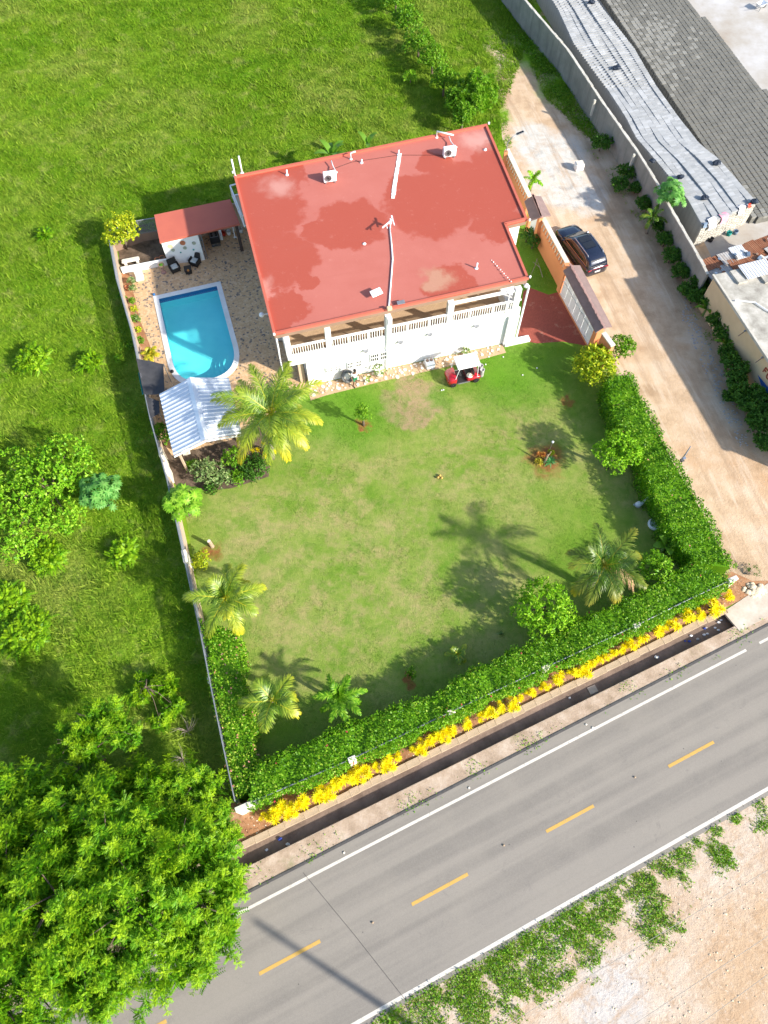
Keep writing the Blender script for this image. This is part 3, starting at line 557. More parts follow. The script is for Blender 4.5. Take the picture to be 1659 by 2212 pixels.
# ------------------------------------------------------------------ generic things
def corrugated(a0, a1, b0, b1, n, amp=.035):            # sheet from edge a to edge b, ribs running a -> b
    b = B(); prof = [(0, 0), (.30, 0), (.40, 1), (.60, 1), (.70, 0), (1, 0)]; vs = []
    up = (a1-a0).cross(b0-a0).normalized(); up = up if up.z > 0 else -up
    for i in range(n):
        for t, h in prof[:-1]: s = (i+t)/n; vs.append((a0.lerp(a1, s)+up*amp*h, b0.lerp(b1, s)+up*amp*h))
    vs.append((a1.copy(), b1.copy())); fs = []; V = []
    for p, q in vs: V += [p, q, p-up*.012, q-up*.012]
    for i in range(len(vs)-1):
        j = i*4; m = j+4; fs += [(j, m, m+1, j+1), (j+2, j+3, m+3, m+2), (j, j+2, m+2, m), (j+1, m+1, m+3, j+3)]
    fs += [(0, 1, 3, 2), (len(V)-4, len(V)-2, len(V)-1, len(V)-3)]
    return b.add(V, fs)
def pot_prof(r, h): return [(r*.62, 0), (r*.95, h*.8), (r*1.05, h*.82), (r*1.05, h), (r*.9, h), (r*.85, h*.85), (.0, h*.85)]

# ------------------------------------------------------------------ outdoor kitchen by the pool
def pool_kitchen():
    bl, br = px(365, 572), px(443, 562); e = (br-bl).normalized(); nn = Vector((-e.y, e.x, 0)); L = (br-bl).length
    K = thing('pool_kitchen', 'open poolside kitchen with red flat roof and white front wall', 'shelter', bl)
    def w(t, o, z): p = e*t+nn*o; return Vector((p.x, p.y, z))
    B().prism([w(0, 0, 0), w(L, 0, 0), w(L, .16, 0), w(0, .16, 0)], 0, 2.5).build('front_wall', 'white_paint', K)
    B().prism([w(0, .161, 0), w(.14, .161, 0), w(.14, 2.6, 0), w(0, 2.6, 0)], 0, 2.5).build('side_wall', 'white_paint', K)
    rp = [p-bl for p in pxs([(333, 464), (497, 430), (518, 483), (345, 523)], 2.66)]; B().prism(rp, 2.51, 2.66).build('roof', 'roof_red_plain', K)
    B().prism([w(.16, 2.45, 0), w(L+4.4, 2.75, 0), w(L+4.4, 2.9, 0), w(.16, 2.6, 0)], 0, 2.5).build('back_wall', 'tan_wall', K)
    pb = px(523, 541)-bl; B().box((pb.x, pb.y, 1.25), (.24, .24, 2.5), HA).build('post', 'dark_wood', K)
    for t in (L+.06, L+.2): B().bar(w(t, .1, .0), w(t, .1, 2.5), .05, .05).build('door_frame', 'grey_metal', K)
    for i, (f, h, r, m) in enumerate(((.2, 1.72, .19, 'cream_wall'), (.24, 1.36, .14, 'leafy_plate'), (.55, 1.9, .21, 'terracotta'), (.57, 1.42, .15, 'leafy_plate'), (.84, 1.75, .15, 'leafy_plate'), (.42, 1.05, .06, 'teal_cloth'), (.78, 1.15, .07, 'teal_cloth'))):
        q = w(L*f, -.02, h); rot = (Matrix.Rotation(math.atan2(e.y, e.x), 3, 'Z') @ Matrix.Rotation(R(90), 3, 'X')); B().lathe([(r, 0), (r*.98, .02), (r*.6, .01), (0, .012)], 14, q, rot).build('wall_plate', m, K)
    return bl, e, nn, L
plain('leafy_plate', (.20, .26, .16), (.5, .5, .42), 8, .5); plain('mauve_stone', (.36, .22, .19), (.28, .17, .15), 3, .85); plain('ivory', (.68, .64, .55), (.58, .53, .43), 2, .7, bump=.2)
KB, KE, KN, KL = pool_kitchen()
def patio_things():
    # low wall with bench and stone block
    a, b = px(266, 592), px(364, 573); e = (b-a).normalized(); n = Vector((-e.y, e.x, 0))
    tag(B().prism([a, b, b+n*.16, a+n*.16], 0, .55).build('garden_wall', 'white_paint'), 'low white garden wall joining the fence and the white kitchen wall', 'wall')
    t = thing('bench', 'low cream stone bench behind the white garden wall', 'bench', px(287, 579)+n*.35, math.atan2(e.y, e.x))
    B().box((0, 0, .48), (1.35, .42, .14), bev=.06).build('seat', 'ivory', t)
    for s in (-1, 1): B().box((s*.45, 0, .2), (.2, .34, .42), bev=.03).build('leg', 'ivory', t)
    t = thing('stone_chair', 'square cream stone chair at the end of the garden wall', 'chair', px(304, 606), math.atan2(e.y, e.x))
    B().box((0, 0, .27), (.62, .58, .16), bev=.04).build('seat', 'ivory', t); B().box((0, 0, .1), (.5, .46, .2), bev=.02).build('base', 'stone_tan', t); B().box((0, .25, .5), (.6, .1, .34), bev=.03).build('backrest', 'ivory', t)
    # wicker chairs and table
    def chair(u, v, rz, lab):
        t = thing('wicker_chair', lab, 'chair', px(u, v), rz, 'wicker chairs on the patio')
        B().box((0, 0, .22), (.66, .62, .34), bev=.03).build('seat_base', 'black_wicker', t); B().box((0, -.03, .43), (.5, .5, .1), bev=.04).build('cushion', 'cushion', t)
        B().box((0, .33, .58), (.7, .1, .62), rx=R(-12), bev=.04).build('backrest', 'black_wicker', t)
        for s in (-1, 1): B().box((s*.34, -.02, .4), (.09, .62, .36), bev=.03).build('armrest', 'black_wicker', t)
        for sx in (-1, 1):
            for sy in (-1, 1): B().box((sx*.3, sy*.27, .03), (.06, .06, .07)).build('leg', 'black_wicker', t)
    chair(379, 584, R(32), 'black wicker armchair with a pale cushion beside the planter on a pedestal'); chair(423, 571, R(-22), 'black wicker armchair with a pale cushion at the open end of the white wall')
    t = thing('side_table', 'black square wicker side table between the two armchairs', 'table', px(408, 588), R(14)); B().box((0, 0, .4), (.56, .56, .06), bev=.015).build('top', 'black_wicker', t); B().box((0, 0, .19), (.48, .48, .36), bev=.02).build('body', 'black_wicker', t)
    s = thing('flower_bowl', 'small bowl of reddish flowers on the black side table', 'bowl', px(407, 586, .43)); B().lathe(pot_prof(.09, .08), 12).build('bowl', 'terracotta', s); B().ball((0, 0, .12), .07, 8, 5).build('flowers', 'croton_red', s)
    for u, v, lab in ((342, 566, 'terracotta pot beside another in the dark bed, nearer the bench'), (352, 562, 'terracotta pot in the dark bed against the white kitchen wall')):
        t = thing('terracotta_pot', lab, 'pot', px(u, v), 0, 'terracotta pots behind the garden wall'); B().lathe(pot_prof(.2, .32), 14).build('pot', 'terracotta', t); B().lathe([(.17, 0), (0, .01)], 12, (0, 0, .275)).build('soil', 'damp_soil', t)
    t = thing('pedestal_planter', 'dark planter bowl on a mauve stone pedestal by the garden wall', 'planter', px(354, 589)); B().lathe([(.2, 0), (.2, .08), (.1, .14), (.1, .5), (.16, .56)], 12).build('pedestal', 'mauve_stone', t); B().lathe([(.12, .56), (.25, .74), (.25, .8), (.2, .8), (0, .74)], 14).build('bowl', 'brown_trim', t); B().ball((0, 0, .78), .17, 8, 5, (1, 1, .5)).build('plant', 'leaf_dark', t)
    # cooking corner
    t = thing('gas_stove', 'black gas stove under the red kitchen roof', 'stove', px(467, 528), HA); B().box((0, .1, .42), (.72, .55, .84), bev=.02).build('body', 'black_plastic', t); B().box((0, .1, .855), (.66, .5, .03)).build('hob', 'grey_metal', t)
    for x in (-.17, .17):
        for y in (-.02, .22): B().lathe([(.09, 0), (.09, .03), (.04, .03)], 10, (x, y, .87)).build('burner', 'black_plastic', t)
    B().box((0, -.32, .25), (.7, .25, .02), rx=R(70)).build('oven_door', 'dark_glass', t)
    t = thing('fridge', 'narrow white cabinet beside the black gas stove', 'cabinet', px(479, 517), HA); B().box((0, .1, .5), (.22, .45, 1.0), bev=.02).build('body', 'white_metal', t); B().box((.0, -.13, .6), (.03, .02, .3)).build('handle', 'grey_metal', t)
    for u, v, m, lab in ((484, 508, 'red_plastic', 'orange red bucket under the red kitchen roof'), (495, 506, 'white_trim', 'white bucket between the orange bucket and the dark post'), (521, 501, 'white_trim', 'white bucket behind the dark wooden post')):
        t = thing('bucket', lab, 'bucket', px(u, v)); B().lathe([(.14, 0), (.18, .34), (.19, .34), (.17, .33), (.13, .05), (0, .05)], 14).build('pail', m, t); B().tube([(.18*math.cos(a), .02, .34+.1*math.sin(a)) for a in np.linspace(0, PI, 9)], .008, 5).build('handle', 'grey_metal', t)
    t = thing('broom_stand', 'white upright post leaning by the dark wooden post', 'post', px(508, 513)); B().bar((0, 0, 0), (-.02, .1, 1.4), .07, .07).build('post', 'white_metal', t); B().box((0, 0, .03), (.25, .12, .06), bev=.01).build('foot', 'white_metal', t)
# ------------------------------------------------------------------ shed with tin roof
def shed():
    E0, E1 = px(344, 851, 2.3), px(375, 984, 2.3); R0, R1 = px(411, 816, 3.05), px(443, 950, 3.05); W0, W1 = px(494, 816, 2.3), px(522, 937, 2.3)
    base = Vector(((E0.x+W1.x)/2, (E0.y+W1.y)/2, 0)); S = thing('garden_shed', 'open garden shed with blue white corrugated tin gable roof', 'shed', base)
    for side, (a0, a1) in enumerate(((E0, E1), (W0, W1))):
        for i in range(4):
            s, t = i/4+.001, (i+1)/4-.001
            corrugated(a0.lerp(a1, s)-base, a0.lerp(a1, t)-base, R0.lerp(R1, s)-base, R0.lerp(R1, t)-base, 4, .045).build('roof_panel', 'zinc', S)
    up = Vector((0, 0, .07)); cap = B(); d0 = (W0-R0).normalized()*.28; d1 = (E0-R0).normalized()*.28
    cap.quad(R0+d1+up*.6-base, R1+d1+up*.6-base, R1+up*1.2-base, R0+up*1.2-base); cap.quad(R0+up*1.2-base, R1+up*1.2-base, R1+d0+up*.6-base, R0+d0+up*.6-base); cap.build('ridge_cap', 'zinc', S)
    for a, c in ((E1, W1), (E0, W0)):
        m = R1 if a is E1 else R0; f = B(); dn = Vector((0, 0, -.22)); o = (R1-R0).normalized()*(.03 if a is E1 else -.03)
        f.add([p+o-base for p in (a+dn*.2, a+dn, m+dn, c+dn, c+dn*.2, m-Vector((0, 0, .02)))], [(0, 1, 2, 5), (5, 2, 3, 4)]); f.build('gable_board', 'white_metal', S)
    for p in (E0.lerp(R0, .12), E1.lerp(R1, .12), W0.lerp(R0, .12), W1.lerp(R1, .12)):
        q = Vector((p.x, p.y, 0))*.96+Vector((base.x, base.y, 0))*.04-base; B().box((q.x, q.y, 1.13), (.12, .12, 2.26)).build('post', 'tan_wall', S)
    q = px(397, 993)-base; B().box((q.x+.12, q.y+.5, .5), (.5, .35, 1.0), .3, bev=.03).build('counter', 'ivory', S)
def shade_cloth():
    def sheet(c, sag, name, mat, par, n=10):
        V = []; F = []
        for i in range(n+1):
            for j in range(n+1):
                s, t = i/n, j/n; p = c[0].lerp(c[1], s).lerp(c[3].lerp(c[2], s), t); p = p-Vector((0, 0, sag*16*s*(1-s)*t*(1-t)+.03*math.sin(9*s+4*t)+.02*math.sin(17*t))); V.append(p)
        F = [(i*(n+1)+j, (i+1)*(n+1)+j, (i+1)*(n+1)+j+1, i*(n+1)+j+1) for i in range(n) for j in range(n)]
        return B().add(V, F).build(name, mat, par, True)
    c = pxs([(294, 774), (353, 786), (356, 852), (311, 853)], 2.0); base = Vector((c[0].x, c[0].y, 0)); S = thing('shade_cloth', 'sagging black shade cloth tied between the fence and the tin shed', 'shade cloth', base)
    sheet([p-base for p in c], .3, 'cloth', 'purple_shadecloth', S); c2 = pxs([(312, 856), (344, 866), (345, 893), (326, 904)], 1.9); sheet([p-base for p in c2], .1, 'cloth_flap', 'purple_shadecloth', S)
    for p in (c[1], c[2], c2[2]): B().tube([Vector((p.x, p.y, 0))-base, p-base], .03, 6).build('pole', 'grey_metal', S)
    t = pxs([(299, 805), (305, 804), (316, 848), (308, 853)], 1.7); b2 = Vector((t[0].x, t[0].y, 0)); q = thing('teal_cloth', 'teal cloth strip hanging on the fence under the black shade cloth', 'cloth', b2); sheet([p-b2 for p in t], .12, 'cloth', 'teal_cloth', q, 6); B().tube([t[0]-b2+Vector((0, 0, .02)), t[3]-b2+Vector((0, 0, .02))], .015, 5).build('cord', 'teal_cloth', q)

# ------------------------------------------------------------------ boundary fences
def fence(line, label, ztop=1.9, zw=1.05, wallmat='cream_wall', piers=()):
    pts = pxs(line, ztop); base = Vector((pts[0].x, pts[0].y, 0)); F = thing('boundary_fence', label, 'fence', base)
    flat = [Vector((p.x, p.y, 0)) for p in pts]; wire = B(); mesh = B()
    for i in range(len(flat)-1):
        a, b = flat[i], flat[i+1]; d = (b-a); L = d.length; d.normalize(); n = Vector((-d.y, d.x, 0))*.08
        B().prism([p-base for p in (a-n, b-n, b+n, a+n)], 0, zw).build('wall_panel', wallmat, F)
        B().tube([a-base+Vector((0, 0, ztop)), b-base+Vector((0, 0, ztop))], .035, 6).build('top_rail', 'grey_galv', F)
        k = max(1, round(L/2.4))
        for j in range(k):
            p = a.lerp(b, j/k)-base; B().tube([p+Vector((0, 0, zw-.1)), p+Vector((0, 0, ztop+.05))], .035, 6).build('post', 'grey_galv', F)
        h = ztop-zw; t = -h
        while t < L:
            for s in (1, -1):
                x0, x1 = (t, t+h) if s > 0 else (t+h, t); z0, z1 = zw, ztop
                q0, q1 = max(0, min(L, x0)), max(0, min(L, x1))
                if abs(q1-q0) > .02: mesh.bar(a+d*q0-base+Vector((0, 0, z0+abs(q0-x0))), a+d*q1-base+Vector((0, 0, z1-abs(q1-x1))), .012, .012)
            t += .115
    stuff(mesh.build('chain_link', 'grey_galv', F))
    for u, v, w_, h_ in piers:
        p = px(u, v, h_)-base; B().box((p.x, p.y, h_/2), (w_, .26, h_), math.atan2((pts[1]-pts[0]).y, (pts[1]-pts[0]).x), bev=.02).build('pier', 'ivory', F)
plain('grey_galv', (.26, .275, .30), (.20, .215, .24), 2, .55, .5)
# ------------------------------------------------------------------ gate and street wall
def gable(name, S, base, l0, l1, r0, r1, rt0, rt1, mat):
    q = lambda p: p-base; dn = Vector((0, 0, -.09)); b = B()
    b.add([q(p) for p in (l0, l1, r1, r0, rt0, rt1)]+[q(p+dn) for p in (l0, l1, r1, r0, rt0, rt1)], [(0, 1, 2, 3), (3, 2, 5, 4), (6, 9, 8, 7), (9, 10, 11, 8), (0, 6, 7, 1), (4, 5, 11, 10), (0, 3, 9, 6), (3, 4, 10, 9), (1, 7, 8, 2), (2, 8, 11, 5)]); b.build(name, mat, S)
    cp = B()
    for i in range(22): p = r0.lerp(r1, i/21); cp.box(q(p)+Vector((0, 0, .02)), (.16+random.uniform(-.03, .03), .3, .05), random.uniform(-.3, .3)+math.atan2((r1-r0).y, (r1-r0).x)+PI/2, bev=.015)
    cp.build('ridge_mortar', 'mauve_stone', S)
def gate():
    a, b = px(1210, 635), px(1271, 746); base = a.copy(); G = thing('driveway_gate', 'white sliding driveway gate under a mauve gabled canopy', 'gate', base); d = (b-a).normalized(); n = Vector((-d.y, d.x, 0)); L = (b-a).length
    gable('canopy_roof', G, base, px(1217, 584, 2.75), px(1287, 718, 2.75), px(1233, 573, 3.15), px(1305, 707, 3.15), px(1253, 573, 2.8), px(1322, 705, 2.8), 'roof_mauve')
    k = 7
    for i in range(k):
        s, t = a+d*(L*i/k+.02), a+d*(L*(i+1)/k-.02); B().prism([p-base for p in (s, t, t+n*.05, s+n*.05)], .12, 2.5).build('gate_panel', 'white_metal', G)
    for z in (.1, 1.3, 2.45): B().bar(a-base-n*.04+Vector((0, 0, z)), b-base-n*.04+Vector((0, 0, z)), .05, .07).build('gate_rail', 'white_trim', G)
    for p, w_ in ((a-d*.25, .4), (b+d*.3, .45)): q = p+n*.1-base; B().box((q.x, q.y, 1.3), (w_, .45, 2.6), math.atan2(d.y, d.x)).build('gate_pillar', 'orange_plaster', G)
    B().bar(a-base-n*.1+Vector((0, 0, .03)), b-base-n*.1+Vector((0, 0, .03)), .1, .05).build('track', 'orange_plaster', G)
    def owall(p0, p1, label, orn=True, h=2.5):
        base = Vector((p0.x, p0.y, 0)); W = thing('street_wall', label, 'wall', base); d = (p1-p0).normalized(); n = Vector((-d.y, d.x, 0)); n = n if n.x < 0 else -n; q0 = Vector((0, 0, 0)); L = (p1-p0).length; q1 = d*L
        B().prism([q0, q1, q1-n*.22, q0-n*.22], 0, h-.1).build('wall', 'orange_plaster', W); B().prism([q0+n*.06, q1+n*.06, q1-n*.28, q0-n*.28], h-.099, h).build('coping', 'ivory', W)
        if orn:
            k = int(L/.36)
            for i in range(k):
                c = q0+d*((i+.5)*L/k)+n*.03; B().bar(c+Vector((0, 0, h-.62)), c+d*.1+Vector((0, 0, h-.2)), .07, .06).build('ornament', 'ivory', W)
                B().box((c.x, c.y, h-.66), (.16, .09, .1), math.atan2(d.y, d.x), bev=.02).build('ornament_base', 'orange_plaster', W)
    owall(px(1168, 466, 2.5), px(1227, 575, 2.5), 'orange street wall with white coping beside the parked dark car'); owall(px(1093, 322, 2.5), px(1142, 424, 2.5), 'orange wall with cream coping along the red roof edge'); owall(px(1301, 719, 2.5), px(1322, 747, 2.5), 'short orange wall end between the gate and the clipped hedge', False)
    a2 = px(1140, 470); A = thing('gate_canopy', 'small mauve gabled canopy over the side door by the red roof', 'canopy', a2)
    gable('canopy_roof', A, a2, px(1133, 434, 2.75), px(1147, 476, 2.75), px(1151, 422, 3.15), px(1169, 468, 3.15), px(1169, 424, 2.8), px(1190, 465, 2.8), 'roof_mauve')
    for u, v in ((1152, 440), (1168, 468)): q = px(u, v, 2.7)-a2; B().box((q.x, q.y, 1.33), (.3, .3, 2.66), R(20)).build('pillar', 'orange_plaster', A)
    q0, q1 = px(1155, 452, 2.5)-a2, px(1166, 468, 2.5)-a2; B().prism([q0, q1, q1+Vector((-.08, 0, 0)), q0+Vector((-.08, 0, 0))], 0, 2.4).build('door', 'white_metal', A)
    # solar street lamp
    p = px(1093, 330, 2.5); t = thing('street_lamp', 'solar street lamp with bent grey arm on the orange wall end', 'lamp', (p.x, p.y, 0)); B().box((0, 0, 1.3), (.3, .3, 2.6)).build('pillar', 'orange_plaster', t)
    tip = px(1131, 284, 3.9)-Vector((p.x, p.y, 0)); B().tube([(0, 0, 2.5), (0, 0, 3.4), (tip.x*.25, tip.y*.25, 3.72), (tip.x*.6, tip.y*.6, 3.86)], .035, 8).build('arm', 'grey_metal', t, True); B().bar((tip.x*.55, tip.y*.55, 3.86), tip, .22, .06).build('lamp_head', 'grey_metal', t); B().bar(Vector((tip.x*.57, tip.y*.57, 3.9)), tip+Vector((0, 0, .035)), .19, .012).build('solar_panel', 'dark_glass', t)
# ------------------------------------------------------------------ car
k = N('navy_paint'); k.fin((.012, .018, .040, 1), .22, .35, .6); k.b.inputs['Coat Weight'].default_value = .8; k.b.inputs['Coat Roughness'].default_value = .06
plain('tyre_rubber', (.018, .018, .018), None, 8, .85); plain('rim_metal', (.10, .10, .11), None, 4, .35, .8); plain('silver', (.62, .63, .66), None, 4, .3, .8); plain('tail_red', (.30, .012, .015), None, 4, .2); plain('lamp_clear', (.6, .62, .65), None, 4, .1); plain('plate_white', (.7, .7, .68), None, 6, .5)
k = N('cart_red'); k.fin((.42, .012, .022, 1), .25, .0, .5); k.b.inputs['Coat Weight'].default_value = .6
def loft(b, secs):                                     # secs: list of rings with equal point count (closed)
    n = len(secs[0]); V = [p for s in secs for p in s]
    F = [(i*n+k, i*n+(k+1) % n, (i+1)*n+(k+1) % n, (i+1)*n+k) for i in range(len(secs)-1) for k in range(n)]
    F += [tuple(range(n-1, -1, -1)), tuple((len(secs)-1)*n+k for k in range(n))]; return b.add(V, F)
def wheel(T, c, r, wd, rim='rim_metal', name='wheel', r_in=None):
    rot = Matrix.Rotation(R(90), 3, 'X'); w = B().lathe([(r*.62, -wd/2), (r*.93, -wd/2), (r, -wd*.32), (r, wd*.32), (r*.93, wd/2), (r*.62, wd/2)], 20, (0, 0, 0), rot).build(name, 'tyre_rubber', T, True); w.location = c
    s = 1 if c[1] > 0 else -1
    B().lathe([(r*.64, -.01), (r*.6, .012), (r*.2, .0), (r*.16, .03), (0, .03)], 16, (0, s*(wd/2-.03), 0), Matrix.Rotation(R(-90*s), 3, 'X')).build('rim', rim, w, True)
def car():
    T = thing('parked_car', 'dark blue sport utility car parked beside the orange wall', 'car', (15.0, 42.35, 0), R(113.0))
    L = 5.0; b = B(); secs = []
    # x, half width low, half width shoulder, sill z, shoulder z, top z
    for x, w0, w1, z0, z1, z2 in ((-2.5, .62, .66, .45, .78, .86), (-2.44, .86, .88, .32, .86, 1.0), (-2.2, .93, .96, .26, .92, 1.06), (-1.5, .95, .99, .24, .95, 1.06), (-.4, .95, .97, .24, .93, 1.04), (.6, .95, .97, .24, .91, 1.02), (1.3, .95, .98, .24, .88, 1.02), (1.9, .94, .96, .26, .82, .95), (2.3, .88, .89, .28, .74, .84), (2.46, .74, .76, .32, .66, .72), (2.52, .58, .58, .40, .58, .62)):
        ring = [(x, -w0*.9, z0), (x, -w0, z0+.14), (x, -w1, (z0+z1)/2+.05), (x, -w1*.985, z1), (x, -w1*.86, z2), (x, -w1*.4, z2+.03), (x, w1*.4, z2+.03), (x, w1*.86, z2), (x, w1*.985, z1), (x, w1, (z0+z1)/2+.05), (x, w0, z0+.14), (x, w0*.9, z0)]; secs.append(ring)
    loft(b, secs); body = b.build('body', 'navy_paint', T, True)
    c = B(); secs = []
    for x, w, zb, zt, wt in ((-2.44, .80, .98, 1.06, .74), (-2.32, .85, .98, 1.36, .72), (-2.08, .87, .98, 1.57, .72), (-1.5, .88, .98, 1.68, .74), (-.7, .89, .98, 1.72, .75), (.0, .89, .98, 1.71, .75), (.45, .88, .98, 1.60, .73), (1.0, .87, .98, 1.22, .76), (1.3, .85, .98, 1.05, .76)):
        secs.append([(x, -w, zb), (x, -(w*.55+wt*.45), zb*.45+zt*.55), (x, -wt, zt-.04), (x, -wt*.8, zt), (x, wt*.8, zt), (x, wt, zt-.04), (x, w*.55+wt*.45, zb*.45+zt*.55), (x, w, zb)])
    loft(c, secs); c.build('cabin', 'navy_paint', T, True)
    # glass
    B().quad((.52, -.64, 1.575), (1.26, -.72, 1.088), (1.26, .72, 1.088), (.52, .64, 1.575)).build('windscreen', 'dark_glass', T)
    B().quad((-2.43, .66, 1.12), (-2.43, -.66, 1.12), (-2.15, -.6, 1.535), (-2.15, .6, 1.535)).build('rear_window', 'dark_glass', T)
    for s in (-1, 1):
        w = B(); pl = [(.95, 1.06, .865), (.42, 1.52, .775), (-.1, 1.62, .775), (-1.45, 1.59, .765), (-2.0, 1.4, .785), (-2.1, 1.1, .85)]
        w.add([(x, s*(y+.012), z) for x, z, y in pl], [tuple(range(6)) if s < 0 else tuple(range(5, -1, -1))]); sw = w.build('side_window', 'dark_glass', T)
        tr = B(); pts = [(x, s*(y+.02), z) for x, z, y in pl]; tr.tube(pts+[pts[0]], .018, 5); tr.build('window_trim', 'chrome_warm', sw)
        B().tube([(.25, s*.66, 1.68), (.2, s*.66, 1.75), (-1.7, s*.64, 1.71), (-1.78, s*.64, 1.62)], .03, 6).build('roof_rail', 'silver', T)
        m = B().box((.98, s*1.06, 1.08), (.16, .24, .16), bev=.05).build('mirror', 'navy_paint', T); B().bar((.98, s*.9, 1.04), (.98, s*1.0, 1.06), .05, .05).build('mirror_arm', 'black_plastic', m)
        B().box((2.33, s*.62, .70), (.22, .34, .10), s*R(-18), bev=.03).build('headlight', 'lamp_clear', T); B().box((-2.44, s*.62, .90), (.12, .5, .09), s*R(12), bev=.02).build('tail_light', 'tail_red', T)
        for x in (-.35, -.38): pass
        B().box((-.05, s*.985, .86), (.2, .03, .03), bev=.01).build('door_handle', 'navy_paint', T); B().box((-1.05, s*.99, .88), (.2, .03, .03), bev=.01).build('door_handle', 'navy_paint', T)
        B().bar((1.0, s*.96, .30), (-1.1, s*.97, .30), .05, .1).build('sill', 'black_plastic', T)
        for x in (1.55, -1.5):
            wheel(T, (x, s*.88, .38), .38, .26)
            B().tube([(x+.44*math.cos(a), s*.975, .40+.44*math.sin(a)) for a in np.linspace(.1, PI-.1, 9)], .035, 5).build('wheel_arch', 'black_plastic', T)
    for x0, x1 in ((.2, -.42), (-.48, -1.1)): B().quad((x0, .46, 1.733), (x1, .46, 1.735), (x1, -.46, 1.735), (x0, -.46, 1.733)).build('sunroof', 'dark_glass', T)
    B().box((-2.50, 0, .66), (.03, .46, .13), bev=.008).build('number_plate', 'plate_white', T); B().bar((-2.475, -.45, .93), (-2.475, .45, .93), .03, .05).build('light_bar', 'tail_red', T)
    B().box((2.5, 0, .5), (.06, .8, .16), bev=.03).build('grille', 'black_plastic', T)
    B().box((-2.42, 0, .4), (.14, 1.5, .16), bev=.04).build('rear_bumper', 'black_plastic', T); B().bar((1.2, -.55, 1.10), (1.2, .1, 1.12), .02, .02).build('wiper', 'black_plastic', T)
plain('chrome_warm', (.55, .36, .24), None, 4, .25, .6)
# ------------------------------------------------------------------ golf cart
def golf_cart():
    c = (px(979, 838)+px(1030, 827))/2; T = thing('golf_cart', 'red golf cart with white roof parked on the lawn', 'golf cart', c+HY*.62, HA+PI)
    cowl = B(); loft(cowl, [[(x, -w, z0), (x, -w, z1*.7+z0*.3), (x, -w*.8, z1), (x, w*.8, z1), (x, w, z1*.7+z0*.3), (x, w, z0)] for x, w, z0, z1 in ((1.22, .38, .35, .55), (1.15, .52, .28, .68), (.95, .58, .26, .80), (.72, .58, .26, .86), (.62, .56, .28, .88))]); cowl.build('front_cowl', 'cart_red', T, True)
    B().box((.1, 0, .28), (1.1, 1.1, .08), bev=.02).build('floor', 'black_plastic', T); B().box((-.62, 0, .42), (.95, 1.12, .34), bev=.06).build('rear_body', 'cart_red', T, True)
    B().box((-.32, 0, .68), (.5, 1.02, .14), bev=.05).build('seat', 'black_plastic', T); B().box((-.58, 0, .95), (.12, 1.0, .4), ry=R(10), bev=.05).build('backrest', 'black_plastic', T)
    B().box((-.15, 0, 1.84), (1.62, 1.16, .07), bev=.03).build('roof', 'white_paint', T)
    for s in (-1, 1):
        B().tube([(.72, s*.52, .8), (.52, s*.52, 1.8)], .022, 6).build('roof_post', 'white_metal', T); B().tube([(-.85, s*.52, .6), (-.8, s*.52, 1.8)], .022, 6).build('roof_post', 'white_metal', T)
        for x in (.85, -.8): wheel(T, (x, s*.5, .23), .23, .19, 'silver')
        B().bar((.5, s*.57, .25), (-.35, s*.57, .25), .04, .06).build('side_step', 'silver', T); B().box((1.17, s*.33, .55), (.05, .16, .1), bev=.02).build('headlight', 'lamp_clear', T)
    B().quad((.69, -.5, .88), (.53, -.5, 1.78), (.53, .5, 1.78), (.69, .5, .88)).build('windscreen', 'clear_plastic', T)
    B().lathe([(.17, -.012), (.19, 0), (.17, .012), (.16, 0)], 16, (.38, .28, .98), Matrix.Rotation(R(-35), 3, 'Y')).build('steering_wheel', 'black_plastic', T); B().tube([(.62, .28, .8), (.38, .28, .98)], .02, 6).build('steering_column', 'black_plastic', T)
    B().tube([(-.45, .53, .5), (-.52, .56, .9), (-.42, .56, .9)], .03, 6).build('armrest', 'terracotta', T)
    t = thing('golf_bag', 'pale grey golf bag strapped upright behind the red cart', 'bag', T.matrix_basis @ Vector((-1.22, .05, .32)), HA); B().lathe([(.13, 0), (.15, .1), (.15, .7), (.17, .78), (.13, .78), (.11, .7)], 12).build('bag', 'stone_grey', t, True); B().lathe([(.13, 0), (.15, .1), (.15, .66), (.17, .72), (.13, .72), (.11, .64)], 12, (0, -.32, 0)).build('bag', 'stone_grey', t, True); B().bar((-.05, -.4, .1), (-.05, .12, .1), .08, .14).build('rack', 'black_plastic', t)
    w = thing('straw_hat', 'round white hat lying on the seat of the golf cart', 'hat', T.matrix_basis @ Vector((-.32, .42, .755))); B().lathe([(.22, 0), (.22, .02), (.12, .03), (.11, .12), (0, .14)], 16).build('hat', 'ivory', w, True); B().lathe([(.121, .03), (.119, .06)], 16).build('band', 'stone_grey', w)
plain('stone_grey', (.44, .42, .40), (.3, .28, .27), 4, .85); k = N('clear_plastic'); tp = k.n('ShaderNodeBsdfTransparent'); tp.inputs[0].default_value = (.9, .93, .94, 1); gl = k.n('ShaderNodeBsdfGlossy'); gl.inputs['Roughness'].default_value = .05; ms = k.n('ShaderNodeMixShader'); ms.inputs[0].default_value = .08; k.l(tp.outputs[0], ms.inputs[1]); k.l(gl.outputs[0], ms.inputs[2]); k.l(ms.outputs[0], k.out.inputs[0])
